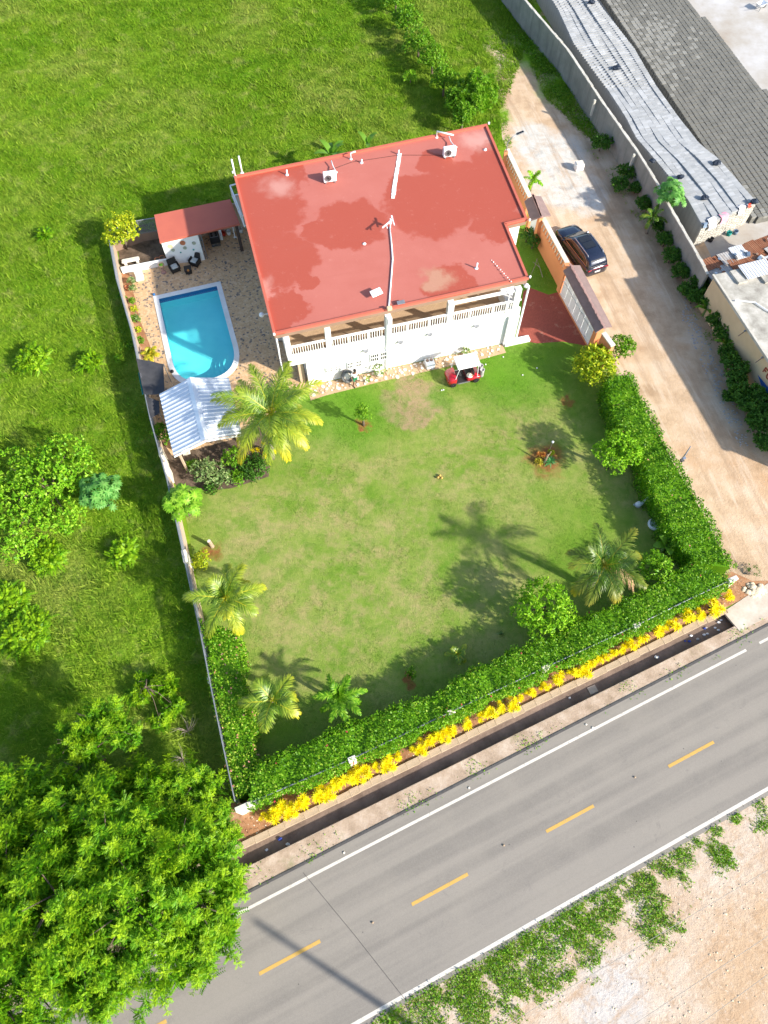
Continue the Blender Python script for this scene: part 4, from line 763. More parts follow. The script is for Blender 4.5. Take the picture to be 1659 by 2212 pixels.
# ------------------------------------------------------------------ person
plain('skin_dark', (.16, .085, .055), None, 6, .6); plain('shirt_white', (.74, .76, .78), None, 5, .9); plain('shorts_green', (.01, .20, .09), None, 5, .9); plain('hair_black', (.012, .010, .010), None, 10, .7)
def skin_obj(name, verts, edges, rad, mat, parent, sub=2):
    me = bpy.data.meshes.new(name); me.from_pydata(verts, edges, []); me.materials.append(MAT(mat)); o = bpy.data.objects.new(name, me); link(o, parent)
    m = o.modifiers.new('skin', 'SKIN'); m.use_smooth_shade = True
    for i, r in enumerate(rad): me.skin_vertices[0].data[i].radius = (r, r) if not isinstance(r, tuple) else r
    me.skin_vertices[0].data[0].use_root = True
    s = o.modifiers.new('sub', 'SUBSURF'); s.levels = sub; s.render_levels = sub; return o
def person():
    p = px(767, 832); T = thing('person', 'person in white shirt and green shorts standing on the stone border', 'person', p, HA+R(-160))
    v = [(0, 0, .86), (0, 0, 1.0), (0, .0, 1.2), (0, .02, 1.38), (0, .04, 1.47), (0, .06, 1.53), (0, .08, 1.62), (0, .07, 1.72),
         (.1, 0, .82), (.13, .06, .46), (.15, .02, .08), (.16, .14, .035), (-.1, 0, .82), (-.15, -.06, .46), (-.19, -.14, .08), (-.2, -.02, .035),
         (.19, .01, 1.36), (.27, -.02, 1.1), (.27, .12, .9), (-.19, .01, 1.36), (-.28, -.03, 1.1), (-.3, .1, .89)]
    e = [(0, 1), (1, 2), (2, 3), (3, 4), (4, 5), (5, 6), (6, 7), (0, 8), (8, 9), (9, 10), (10, 11), (0, 12), (12, 13), (13, 14), (14, 15), (3, 16), (16, 17), (17, 18), (3, 19), (19, 20), (20, 21)]
    r = [.13, .14, .16, .14, .06, .055, .098, .085, .09, .06, .045, .04, .09, .06, .045, .04, .065, .045, .032, .065, .045, .032]
    for hx, hy, hz, s in ((.27, .12, .9, 1), (-.3, .1, .89, -1)):
        i0 = len(v); w = 18 if s > 0 else 21; v += [(hx, hy+.06, hz-.06)]; e += [(w, i0)]; r += [.03]
        for k in range(4):
            a = (k-1.5)*.018; v += [(hx+a, hy+.10, hz-.10), (hx+a*1.1-.0*s, hy+.115, hz-.15+abs(k-1.5)*.008)]; r += [.009, .008]; n = len(v); e += [(i0, n-2), (n-2, n-1)]
        v += [(hx-s*.035, hy+.07, hz-.07), (hx-s*.05, hy+.10, hz-.10)]; r += [.011, .009]; n = len(v); e += [(w, n-2), (n-2, n-1)]
    skin_obj('body', v, e, r, 'skin_dark', T)
    sv_ = [(0, 0, .93), (0, 0, 1.05), (0, 0, 1.2), (0, .02, 1.37), (0, .035, 1.44), (.2, .01, 1.35), (.255, -.01, 1.17), (-.2, .01, 1.35), (-.262, -.02, 1.17)]
    skin_obj('shirt', sv_, [(0, 1), (1, 2), (2, 3), (3, 4), (3, 5), (5, 6), (3, 7), (7, 8)], [.165, .165, .18, .165, .075, .085, .08, .085, .08], 'shirt_white', T)
    skin_obj('shorts', [(0, 0, .9), (0, 0, .98), (.1, .0, .8), (.125, .04, .52), (-.1, 0, .8), (-.14, -.04, .52)], [(0, 1), (0, 2), (2, 3), (0, 4), (4, 5)], [.155, .15, .115, .105, .115, .105], 'shorts_green', T)
    B().ball((0, .055, 1.69), .112, 12, 8, (1, 1.08, .95)).build('hair', 'hair_black', T, True)
    f = B(); f.add([(0, .175, 1.655), (-.018, .165, 1.62), (.018, .165, 1.62), (0, .2, 1.625)], [(0, 1, 3), (0, 3, 2), (1, 2, 3)]); f.build('nose', 'skin_dark', T)
    for s in (-1, 1): B().ball((s*.035, .168, 1.655), .013, 6, 4).build('eye', 'shirt_white', T); B().ball((s*.1, .07, 1.63), .022, 6, 4, (.5, 1, 1.3)).build('ear', 'skin_dark', T); B().box((s*.16+(.0 if s > 0 else -.035), .10 if s > 0 else -.06, .03), (.09, .24, .06), bev=.02).build('shoe', 'black_plastic', T)
    B().box((0, .165, 1.595), (.045, .012, .012), bev=.004).build('mouth', 'terracotta', T)
# ------------------------------------------------------------------ small things round the house front and on the lawn
def small_things():
    # stone border
    a0, a1 = hp(.95, -.02), hp(15.2, -.02); bd = struct(B().prism([hp(.9, -.06), hp(15.2, -.06), hp(15.2, -.85), hp(13.5, -.95), hp(6, -1.0), hp(2.0, -1.15), hp(.9, -1.3)], -.01, .02).build('stone_border', 'paver_base'))
    kinds = []
    for m in range(6):
        bm = B(); n = random.randint(5, 7); pts = [(.5*math.cos(2*PI*i/n+random.uniform(-.25, .25))*random.uniform(.75, 1.1), .5*math.sin(2*PI*i/n+random.uniform(-.25, .25))*random.uniform(.75, 1.1)) for i in range(n)]
        kinds.append(pts)
    x = 1.1; ms = [[B().prism(p, 0, .18).mesh('border_stone', mt) for p in kinds] for mt in ('stone_white', 'stone_tan', 'stone_white')]
    for y in (-.2, -.42, -.64, -.88):
        x = 1.05+random.uniform(0, .2)
        while x < 15.1:
            s = random.choice((.14, .18, .24, .3))*random.uniform(.8, 1.2)
            if not (x > 12.5 and y < -.8):
                o = bpy.data.objects.new('border_stone', ms[random.choice((0, 1, 2))][random.randrange(6)]); link(o, bd); o.location = hp(x, y+random.uniform(-.06, .06), .018); o.rotation_euler = (0, 0, random.uniform(0, 6)); o.scale = (s, s*random.uniform(.7, 1), .25)
            x += s*1.25+random.uniform(.02, .22)
    t = thing('tyre_planter', 'round dark tyre ring with pale filling against the white wall', 'tyre', hp(3.75, -.42), HA); rot = Matrix.Rotation(R(50), 3, 'X')
    B().lathe([(.28, -.1), (.42, -.12), (.48, 0), (.42, .12), (.28, .1), (.3, 0), (.28, -.1)], 22, (0, 0, .62), rot).build('tyre', 'tyre_grey', t, True); B().lathe([(.29, -.04), (.2, .03), (0, .05)], 16, (0, 0, .62), rot).build('filling', 'stone_white', t); B().bar((0, .12, 0), (0, .02, .45), .12, .1).build('stand', 'grey_metal', t)
    for u, v, r, lab, pl in ((819, 812, .3, 'leafy pale green plant in a stone pot by the white wall', 1), (793, 826, .17, 'small white pot with a green sprout on the stone border', 0), (1005, 770, .22, 'white pot with round green leaves behind the golf cart', 2)):
        t = thing('potted_plant', lab, 'potted plant', px(u, v)); B().lathe(pot_prof(r*.8, r*1.1), 14).build('pot', 'ivory', t); B().lathe([(r*.6, 0), (0, .01)], 10, (0, 0, r*.9)).build('soil', 'damp_soil', t)
        leaves_on('foliage', t, [(0, 0, r*1.1+r*1.1, r*1.25, r*1.25, r*1.2)], 130 if pl else 40, .16, .08, 'leaf_pale' if pl else 'leaf_mid')
    t = thing('planter_box', 'white box planter with brown soil on the stone border', 'planter', px(928, 790), HA); B().box((0, 0, .22), (.62, .62, .44), bev=.03).build('box', 'white_paint', t)
    for s in (-.14, .14): B().lathe([(.13, 0), (.11, .05), (0, .06)], 10, (s, .14, .44)).build('soil', 'brown_trim', t)
    tag(B().prism([hp(-.1, -.9), hp(.3, -1.0), hp(.2, -.7)], 0, .2).build('garden_rock', 'stone_white'), 'pale rock at the end of the stone border', 'rock')
    # lawn ornaments
    t = thing('wooden_stump', 'pale wooden post standing in red soil on the lawn', 'post', px(459, 1181)); B().tube([(0, 0, 0), (-.04, .02, .8)], [.13, .11], 10).build('trunk', 'bark_pale', t); B().lathe([(.11, 0), (.03, .012), (0, .012)], 10, (-.04, .02, .8)).build('cut_face', 'stone_white', t)
    t = thing('bird_statue', 'white swan statue with raised neck in the hedge shade', 'statue', px(1378, 1092), R(20)); B().ball((0, 0, .22), .2, 12, 8, (1.6, .9, .9)).build('body', 'shirt_white', t, True); B().tube([(.24, 0, .3), (.36, 0, .5), (.34, 0, .72), (.42, 0, .82), (.5, 0, .78)], [.1, .06, .05, .06, .03], 8).build('neck', 'shirt_white', t, True); B().lathe([(.2, 0), (.2, .06)], 10).build('base', 'stone_grey', t)
    B().add([(-.28, -.14, .25), (-.28, .14, .25), (-.52, 0, .45)], [(0, 1, 2), (0, 2, 1)]).build('tail', 'shirt_white', t)
    t = thing('tub_planter', 'white tyre tub planter with a green plant by the hedge', 'planter', px(1412, 1135)); B().lathe([(.34, 0), (.42, .12), (.38, .26), (.3, .26), (.27, .2), (0, .18)], 18).build('tub', 'shirt_white', t, True); leaves_on('plant', t, [(0, .08, .42, .22, .22, .24)], 60, .16, .06, 'leaf_dark')
    for i, (u, v) in enumerate(((950, 1029), (946, 1033), (954, 1034))):
        t = thing('toadstool_ornament', 'tiny yellow lawn ornament on the open grass', 'ornament', px(u, v), 0, 'tiny ornaments on the open lawn'); B().lathe([(.04, 0), (.03, .09), (.09, .1), (.07, .16), (0, .19)], 10).build('cap', 'yellow_line', t, True)
    for i, (u, v) in enumerate(((1339//1-290, 787), (1056, 771), (1087, 771), (1129, 810), (954, 843), (958, 842), (1160, 795))):
        p = px(u, v, .05); tag(B().ball((0, 0, .0), .055, 8, 5, (1, 1, .6)).build('lawn_light', 'white_trim', loc=p), 'tiny white disc light set in the lawn near the golf cart', 'light', 'disc lights in the lawn')
    t = thing('floodlight', 'black floodlight on a thin pole above the clipped hedge', 'lamp', px(1464, 1003)); q = px(1473, 995, 2.3)-px(1464, 1003); B().tube([(0, 0, 0), (0, 0, 2.2), (q.x, q.y, 2.3)], .03, 6).build('pole', 'grey_metal', t); B().box((q.x, q.y, 2.36), (.24, .22, .1), .4, rx=R(25), bev=.02).build('lamp_head', 'black_plastic', t); B().box((q.x+.12, q.y+.1, 2.42), (.22, .14, .03), .4).build('solar_panel', 'silver', t)
    t = thing('water_tank', 'white plastic tub left standing on the concrete patch of the lane', 'tub', px(1249, 366), R(10)); B().box((0, 0, .32), (.72, .62, .62), bev=.08).build('tub', 'white_paint', t); B().box((0, 0, .65), (.6, .5, .03), bev=.01).build('lid', 'ivory', t)
    # rubbish and slabs in the ditch and on the road side
    for u, v, s, m, lab, z in ((1280, 1490, .42, 'slab_concrete', 'square pale board lying in the drainage ditch', -.42), (1418, 1420, .2, 'shirt_white', 'white crumpled bag in the drainage ditch near the slab', -.42), (605, 1812, .2, 'blue_plastic', 'blue plastic bag in the drainage ditch near the big tree', -.42), (622, 1824, .17, 'shirt_white', 'white plastic scrap beside the blue bag in the ditch', -.42), (576, 1836, .13, 'shirt_white', 'small white scrap in the ditch by the tree', -.42), (1230, 1508, .1, 'shirt_white', 'tiny white scrap in the ditch by the pale board', -.42)):
        p = px(u, v, z); b = B(); n = 8
        if m == 'slab_concrete': b.box((0, 0, .03), (s*1.2, s, .05), .4, bev=.01)
        else: b.ball((0, 0, .06), s*.5, 9, 6, (1.2, .8, .5)); b.v = [(x+random.uniform(-.03, .03), y+random.uniform(-.03, .03), z_+random.uniform(-.02, .03)) for x, y, z_ in b.v]
        tag(b.build('litter' if m != 'slab_concrete' else 'loose_board', m, loc=p), lab, 'litter' if m != 'slab_concrete' else 'board')
    for i in range(14):
        p = px(random.uniform(1500, 1580), 0, 0); q = dl(LEN-random.uniform(.2, 3.2), random.uniform(.15, dw-.15), -.42); b = B().ball((0, 0, .03), random.uniform(.05, .1), 7, 5, (1.2, .8, .5)); tag(b.build('litter', random.choice(('shirt_white', 'blue_plastic', 'stone_grey')), loc=q), 'scrap of rubbish in the ditch mouth below the concrete slab', 'litter', 'rubbish at the culvert mouth')
    b = B()
    for i in range(46):
        a, r = random.uniform(0, 6.28), random.uniform(0, 1)**.6; q = Vector((math.cos(a)*r*.75, math.sin(a)*r*.45, 0)); s = random.uniform(.08, .24)*(1.2-r*.6); b.ball((q.x, q.y, (1-r)*.12), s, 7, 5, (1.2, 1, .6))
    tag(b.build('limestone_heap', 'stone_cream', loc=px(1632, 1275)), 'heap of cream white limestone at the lane mouth', 'heap')
    for i in range(5):
        t_ = (3, 6.5, 8.2, 9.4, 10.6)[i]
    for u, v in ((1088, 1826//1), (805, 1993), (1371, 1679)):
        tag(B().ball((0, 0, .03), .065, 8, 5, (1, .8, .6)).build('stone', 'bark_pale', loc=px(u, v, .03)), 'small brown stone lying on the asphalt', 'stone', 'stones on the road')
plain('tyre_grey', (.10, .10, .10), (.16, .16, .155), 5, .85); plain('bark_pale', (.42, .31, .21), (.28, .2, .13), 6, .9, bump=.5); plain('blue_plastic', (.03, .06, .30), None, 4, .4); plain('stone_cream', (.70, .58, .42), (.62, .5, .34), 5, .9, bump=.4)
# ------------------------------------------------------------------ foliage
leafmat('leaf_dark', [(.1, (.03, .10, .010)), (.5, (.065, .18, .018)), (.95, (.13, .27, .035))])
leafmat('leaf_mid', [(.1, (.05, .16, .006)), (.5, (.12, .30, .010)), (.95, (.25, .43, .03))])
leafmat('leaf_bright', [(.1, (.07, .22, .006)), (.5, (.17, .40, .012)), (.95, (.33, .54, .035))])
leafmat('leaf_yellow', [(.1, (.15, .27, .010)), (.45, (.34, .45, .016)), (.95, (.62, .62, .03))])
leafmat('leaf_lime', [(.1, (.10, .28, .006)), (.5, (.20, .45, .012)), (.95, (.37, .60, .035))])
leafmat('leaf_pale', [(.1, (.10, .20, .05)), (.5, (.20, .32, .10)), (.95, (.40, .46, .20))])
leafmat('leaf_blue', [(.1, (.05, .20, .06)), (.5, (.09, .31, .10)), (.95, (.20, .44, .17))])
leafmat('leaf_castor', [(.1, (.05, .19, .03)), (.5, (.10, .32, .055)), (.95, (.20, .45, .10))], old=(.40, .60, .15))
leafmat('leaf_star', [(.1, (.07, .21, .008)), (.5, (.15, .36, .016)), (.95, (.28, .50, .04))], old=(.52, .66, .10))
leafmat('leaf_hedge', [(.08, (.035, .12, .004)), (.45, (.10, .275, .008)), (.8, (.19, .385, .015)), (.98, (.38, .48, .06))])
leafmat('leaf_pinnate', [(.1, (.03, .13, .004)), (.5, (.085, .27, .006)), (.95, (.20, .42, .012))], old=(.42, .58, .015), spec=.15)
leafmat('palm_green', [(.1, (.07, .17, .012)), (.5, (.15, .28, .02)), (.95, (.32, .44, .05))], rough=.42, old=(.72, .60, .03), spec=.45)
leafmat('palm_dark', [(.1, (.025, .085, .006)), (.5, (.06, .155, .012)), (.95, (.15, .27, .03))], rough=.4, old=(.46, .36, .04), spec=.45)
leafmat('palm_gold', [(.1, (.20, .26, .015)), (.5, (.40, .40, .025)), (.95, (.62, .50, .04))], rough=.35, old=(.66, .40, .03))
leafmat('palm_dry', [(.1, (.20, .12, .07)), (.5, (.32, .20, .11)), (.95, (.42, .28, .16))], transl=.15, rough=.8)
leafmat('croton_yellow', [(.1, (.70, .50, .006)), (.4, (.90, .76, .008)), (.8, (.92, .82, .02)), (.97, (.50, .50, .03))], transl=.3)
leafmat('croton_red', [(.1, (.50, .10, .04)), (.5, (.60, .22, .05)), (.95, (.62, .42, .06))], transl=.25)
leafmat('croton_olive', [(.1, (.20, .20, .02)), (.5, (.36, .33, .03)), (.95, (.58, .48, .04))], transl=.25)
leafmat('petal_pink', [(.1, (.55, .12, .12)), (.5, (.65, .30, .20)), (.95, (.72, .45, .33))], transl=.3)
leafmat('petal_red', [(.1, (.45, .03, .06)), (.95, (.55, .10, .12))], transl=.2)
leafmat('petal_white', [(.1, (.6, .62, .55)), (.95, (.75, .75, .7))], transl=.2)
leafmat('banana_leaf', [(.1, (.06, .17, .014)), (.5, (.12, .28, .025)), (.95, (.22, .38, .05))], rough=.3, transl=.4)
plain('bark', (.16, .12, .085), (.10, .075, .055), 5, .95, bump=.7); plain('palm_bark', (.27, .23, .18), (.18, .15, .12), 9, .95, bump=.7); plain('twig', (.30, .25, .20), (.2, .17, .13), 6, .95)
def unit(a): return a/np.maximum(np.linalg.norm(a, axis=-1, keepdims=True), 1e-9)
def leaf_quads(C, D, Nn, L, W, droop=.15):
    S = unit(np.cross(D, Nn)); Nn = unit(np.cross(S, D)); L = np.asarray(L).reshape(-1, 1); W = np.asarray(W).reshape(-1, 1)
    m = C+D*L*.45+Nn*L*droop*.3; V = np.stack([C, m+S*W/2+Nn*W*.12, C+D*L-Nn*L*droop, m-S*W/2+Nn*W*.12], 1).reshape(-1, 3)
    return V, np.arange(len(C)*4).reshape(-1, 4)
def sphere_dirs(n, zmin=-.3):
    z = RNG.uniform(zmin, 1, n); a = RNG.uniform(0, 2*PI, n); r = np.sqrt(1-z*z); return np.stack([r*np.cos(a), r*np.sin(a), z], 1)
def blob_pts(blobs, n, zmin=-.3, shell=(.72, 1.04)):
    bl = np.array(blobs, float); w = (bl[:, 3]*bl[:, 4]+bl[:, 3]*bl[:, 5]+bl[:, 4]*bl[:, 5])**1.0; w /= w.sum()
    i = RNG.choice(len(bl), n, p=w); d = sphere_dirs(n, zmin); rad = RNG.uniform(shell[0], shell[1], n)**.7
    lump = 1+.13*np.sin(d[:, 0]*5+i*1.7)*np.sin(d[:, 1]*6+i)+.08*np.sin(d[:, 2]*9+i*2.3)
    P = bl[i, :3]+d*bl[i, 3:6]*(rad*lump)[:, None]; return P, unit(d/bl[i, 3:6])
def leaves_on(name, parent, blobs, n, L, W, mat, per=7, zmin=-.3, up=.35, shell=(.72, 1.04)):
    m = max(1, n//per); P, O = blob_pts(blobs, m, zmin, shell); ax = unit(O+np.array([0, 0, up])+RNG.normal(0, .25, (m, 3)))
    P = np.repeat(P, per, 0); ax = np.repeat(ax, per, 0); D = unit(ax*.55+RNG.normal(0, .75, ax.shape)); Nn = unit(ax+RNG.normal(0, .3, ax.shape)+np.array([0, 0, .3]))
    k = len(P); C = P+RNG.normal(0, L*.25, P.shape); V, F = leaf_quads(C, D, Nn, L*RNG.uniform(.65, 1.3, k), W*RNG.uniform(.7, 1.25, k)); return np_mesh(name, V, F, mat, parent)
def frames(ax, spin):
    z = unit(ax); t = np.where(np.abs(z[:, 2:3]) < .9, np.array([[0, 0, 1.]]), np.array([[1., 0, 0]])); x = unit(np.cross(t, z)); y = np.cross(z, x); c, s = np.cos(spin)[:, None], np.sin(spin)[:, None]
    return np.stack([x*c+y*s, -x*s+y*c, z], 2)          # columns
def stamp(name, parent, tmpl, P, ax, scale, mat, extra=None):
    V0, F0, A0 = tmpl; M = frames(ax, RNG.uniform(0, 2*PI, len(P))); V = np.einsum('nij,vj->nvi', M, V0)*scale[:, None, None]+P[:, None, :]
    F = (F0[None]+(np.arange(len(P))*len(V0))[:, None, None]).reshape(-1, F0.shape[1]); return np_mesh(name, V.reshape(-1, 3), F, mat, parent, np.clip(np.tile(A0, len(P))+np.repeat(RNG.uniform(-.1, .1, len(P)) if extra is None else extra, len(V0)), 0, 1))
def cat_t(parts):
    V = []; F = []; A = []; n = 0
    for v, f, a in parts: V.append(v); F.append(f+n); A.append(a); n += len(v)
    return np.concatenate(V), np.concatenate(F), np.concatenate(A)
def pinnate_tmpl(nl=7, pairs=9, Lf=.72, ll=.13):
    ps = []
    for i in range(nl):
        a = 2*PI*i/nl*1.62+RNG.uniform(-.2, .2); lay = i/nl; el = R(15+55*lay); L = Lf*(1.0-.45*lay); C = []; D = []; Nn = []; LL = []; AG = []
        h = np.array([math.cos(a), math.sin(a), 0])
        for j in range(pairs):
            t = (j+1.0)/pairs; p = h*(L*t*math.cos(el))+np.array([0, 0, L*t*math.sin(el)-.30*L*t*t+.10*lay]); side = np.array([-h[1], h[0], 0])
            for s in (-1, 1):
                C.append(p); D.append(unit(side*s*.9+h*.55+np.array([0, 0, -.12]))); Nn.append(np.array([0, 0, 1.])-h*.3); LL.append(ll*(1.15-.6*abs(t-.45))); AG.append(.0+.5*lay**2+.14*t*t)
        C = np.array(C); V, F = leaf_quads(C, np.array(D), np.array(Nn), np.array(LL), np.array(LL)*.42, .12); ps.append((V, F, np.repeat(np.array(AG), 4)))
    return cat_t(ps)
def star_tmpl(n=9, L=.34, W=.12):
    a = np.linspace(0, 2*PI, n, endpoint=False); D = np.stack([np.cos(a), np.sin(a), .12+0*a], 1); V, F = leaf_quads(np.zeros((n, 3)), unit(D), np.tile([0, 0, 1.], (n, 1)), L*RNG.uniform(.8, 1.1, n), np.full(n, W), .25); return V, F, np.tile([.3, .05, 0, .05], n)
def rosette_tmpl(n=26, L=.34, W=.075):
    i = np.arange(n); a = i*2.4; el = R(10)+R(65)*(i/n); D = np.stack([np.cos(a)*np.cos(el), np.sin(a)*np.cos(el), np.sin(el)], 1); Nn = np.stack([-np.cos(a)*np.sin(el), -np.sin(a)*np.sin(el), np.cos(el)], 1)
    V, F = leaf_quads(np.stack([0*a, 0*a, .12*i/n], 1), D, Nn, L*(1-.35*i/n), np.full(n, W), .22); return V, F, np.zeros(len(V))
T_PIN, T_STAR, T_ROS = pinnate_tmpl(), star_tmpl(), rosette_tmpl()
T_PIN2 = pinnate_tmpl(7, 8, .8, .17)

def branches(parent, base, h, tips, r, mat='bark', name='trunk'):
    b = B(); fork = Vector((tips[0][0]*.15, tips[0][1]*.15, h*.42)); b.tube([(0, 0, -.05), (0, 0, h*.2), fork], [r*1.25, r, r*.85], 8)
    for q in tips:
        q = Vector(q); m = fork.lerp(q, .5)+Vector((random.uniform(-.1, .1), random.uniform(-.1, .1), .06*h)); b.tube([fork, m, q], [r*.6, r*.4, r*.14], 6)
    return b.build(name, mat, parent, True)
def shrub(name, label, cat, u, v, h, r, mat, n=900, L=.16, W=.09, zc=.62, lobes=5, flat=.75, group=None, seed=None, sx=1, sy=1):
    p = px(u, v, h*zc); T = thing(name, label, cat, (p.x, p.y, 0), 0, group); bl = [(0, 0, h*zc, r*.72*sx, r*.72*sy, h*(1-zc)*.95)]
    for i in range(lobes):
        a = 2*PI*i/lobes+random.uniform(-.4, .4); q = r*random.uniform(.45, .62); bl.append((q*math.cos(a)*sx, q*math.sin(a)*sy, h*zc*random.uniform(.8, 1.15), r*random.uniform(.38, .5), r*random.uniform(.38, .5), r*flat*random.uniform(.4, .55)))
    leaves_on('crown', T, bl, n, L, W, mat); branches(T, None, h, [(b[0]*.8, b[1]*.8, b[2]) for b in bl], max(.03, .035*h)); return T
def lobed(h, r, zc, k=6): return [(0, 0, h*zc, r*.6, r*.6, h*(1-zc))]+[(r*.6*math.cos(i*6.28/k+.5), r*.6*math.sin(i*6.28/k+.5), h*zc*random.uniform(.75, 1.0), r*random.uniform(.3, .48), r*random.uniform(.3, .48), h*(1-zc)*.7) for i in range(k)]
def stamped(name, label, cat, u, v, h, r, tmpl, mat, n, sc, zc=.7, group=None, trunk=True, blobs=None, zmin=-.1, upw=.8):
    p = px(u, v, h*zc); T = thing(name, label, cat, (p.x, p.y, 0), 0, group); bl = blobs or lobed(h, r, zc)
    P, O = blob_pts(bl, n, zmin, (.45, 1.08)); ax = unit(O*.7+np.array([0, 0, upw])+RNG.normal(0, .22, O.shape)); stamp('crown', T, tmpl, P, ax, sc*RNG.uniform(.7, 1.25, n), mat)
    if trunk: branches(T, None, h, [(P[i][0]*.92, P[i][1]*.92, P[i][2]*.96) for i in range(0, n, max(1, n//9))], max(.03, .03*h))
    return T
def frond_mesh(L, el, curl, nl, W, droop, twist=0.0, gold=.3, lmax=.62):
    n = 18; pts = []; x = z = 0.0; a = el; ds = L/n
    for i in range(n+1): pts.append((x, .04*L*math.sin(2.2*i/n)*twist, z)); x += ds*math.cos(a); z += ds*math.sin(a); a -= curl/n*(.35+1.3*i/n)
    pts = np.array(pts); tan = unit(np.gradient(pts, axis=0)); V = []; F = []; A = []; k = 0
    for j in range(nl):
        t = .10+.90*(j/(nl-1)); f = t*n; i = min(int(f), n-1); p = pts[i]*(1-f+i)+pts[i+1]*(f-i); tg = tan[i]; up = np.cross(tg, [0, 1, 0]); up = up if up[2] > 0 else -up
        ln = lmax*(math.sin(PI*min(1, (t*.80+.17)))**.55)*random.uniform(.8, 1.12)
        for s in (-1, 1):
            sd = np.array([0, s, 0.]); d = unit(sd*(.85-.35*t)+tg*(.5+.5*t)+up*(.28-.15*t)+RNG.normal(0, .07, 3)); d2 = unit(d-np.array([0, 0, droop*random.uniform(.6, 1.3)])); d3 = unit(d2-np.array([0, 0, droop*.9])); w = W*random.uniform(.75, 1.15); q = unit(np.cross(d, up))*w/2
            m = p+d*ln*.36; e = m+d2*ln*.36; g_ = e+d3*ln*.3; V += [p-q*.5, p+q*.5, m+q, m-q, e+q*.7, e-q*.7, g_+q*.1, g_-q*.1]; F += [(k, k+1, k+2, k+3), (k+3, k+2, k+4, k+5), (k+5, k+4, k+6, k+7)]; g = gold*max(0, t*1.1-.35); A += [g*.4, g*.4, g*.7, g*.7, g, g, min(1, g*1.5), min(1, g*1.5)]; k += 8
    rp = []; rr = [.045, .038, .03, .024, .018, .012, .006]
    for q in range(6):
        c0, c1 = pts[int(q*n/6)], pts[int((q+1)*n/6)]
        for c, r in ((c0, rr[q]), (c1, rr[q+1])): V += [c+np.array([0, -r, r*.6]), c+np.array([0, r, r*.6])]
        F += [(k, k+1, k+3, k+2)]; A += [.6]*4; k += 4
    return np.array(V), np.array(F), np.array(A)
def palm(name, label, u, v, h, nf, L, mat='palm_green', trunk_r=.16, group=None, gold=.4, lean=(0, 0), W=.055, nl=30, el0=70, lmax=.62, dry=0, cat='palm tree', young=0, droop=.55):
    c = px(u, v, h); T = thing(name, label, cat, (c.x-lean[0], c.y-lean[1], 0), 0, group)
    b = B(); q = [(lean[0]*t*t, lean[1]*t*t, h*t-.05) for t in np.linspace(0, 1, 7)]; b.tube(q, [trunk_r*(1.35-.5*t) for t in np.linspace(0, 1, 7)], 9); b.build('trunk', 'palm_bark', T, True)
    for i in range(nf):
        f = i/nf; a = i*2.399+random.uniform(-.2, .2); el = R(el0*(1-f)**1.1-14*f+random.uniform(-6, 6)); Ln = L*random.uniform(.85, 1.08)*(.75 if i < 2 else 1)
        Vv, Ff, Aa = frond_mesh(Ln, el, R(50+42*f), nl, W, droop+.3*f, random.uniform(-1.5, 1.5), gold*random.uniform(.3, 1.5)*(.3+1.0*f), lmax)
        m = mat if i < nf-dry else 'palm_dry'; o = np_mesh('frond', Vv, Ff, m, T, np.clip(Aa, 0, 1)); o.location = (lean[0], lean[1], h); o.rotation_euler = (random.uniform(-.15, .15), 0, a)
    return T
def banana(label, u, v, h, nlv, L, W=.42, name='banana_plant', cat='banana plant', mat='banana_leaf', group=None, el0=75):
    p = px(u, v, h*.6); T = thing(name, label, cat, (p.x, p.y, 0), 0, group); B().tube([(0, 0, 0), (.02, 0, h*.6)], [.1, .07], 8).build('stem', 'leaf_pale', T)
    for i in range(nlv):
        a = i*2.4+random.uniform(-.3, .3); el = R(el0-50*i/nlv); n = 9; V = []; x = 0; z = 0; ang = el
        for j in range(n+1):
            t = j/n; w = W*.5*math.sin(PI*min(1, .08+t*.9))**.6; V += [(x, -w, z+w*.25), (x, 0, z), (x, w, z+w*.25)]; x += L/n*math.cos(ang); z += L/n*math.sin(ang); ang -= R(95)/n*(.4+t)
        F = [(j*3+k, j*3+k+1, j*3+k+4, j*3+k+3) for j in range(n) for k in (0, 1)]; o = B().add(V, F).build('leaf', mat, T, True); o.location = (.02, 0, h*.55); o.rotation_euler = (0, 0, a)
    return T
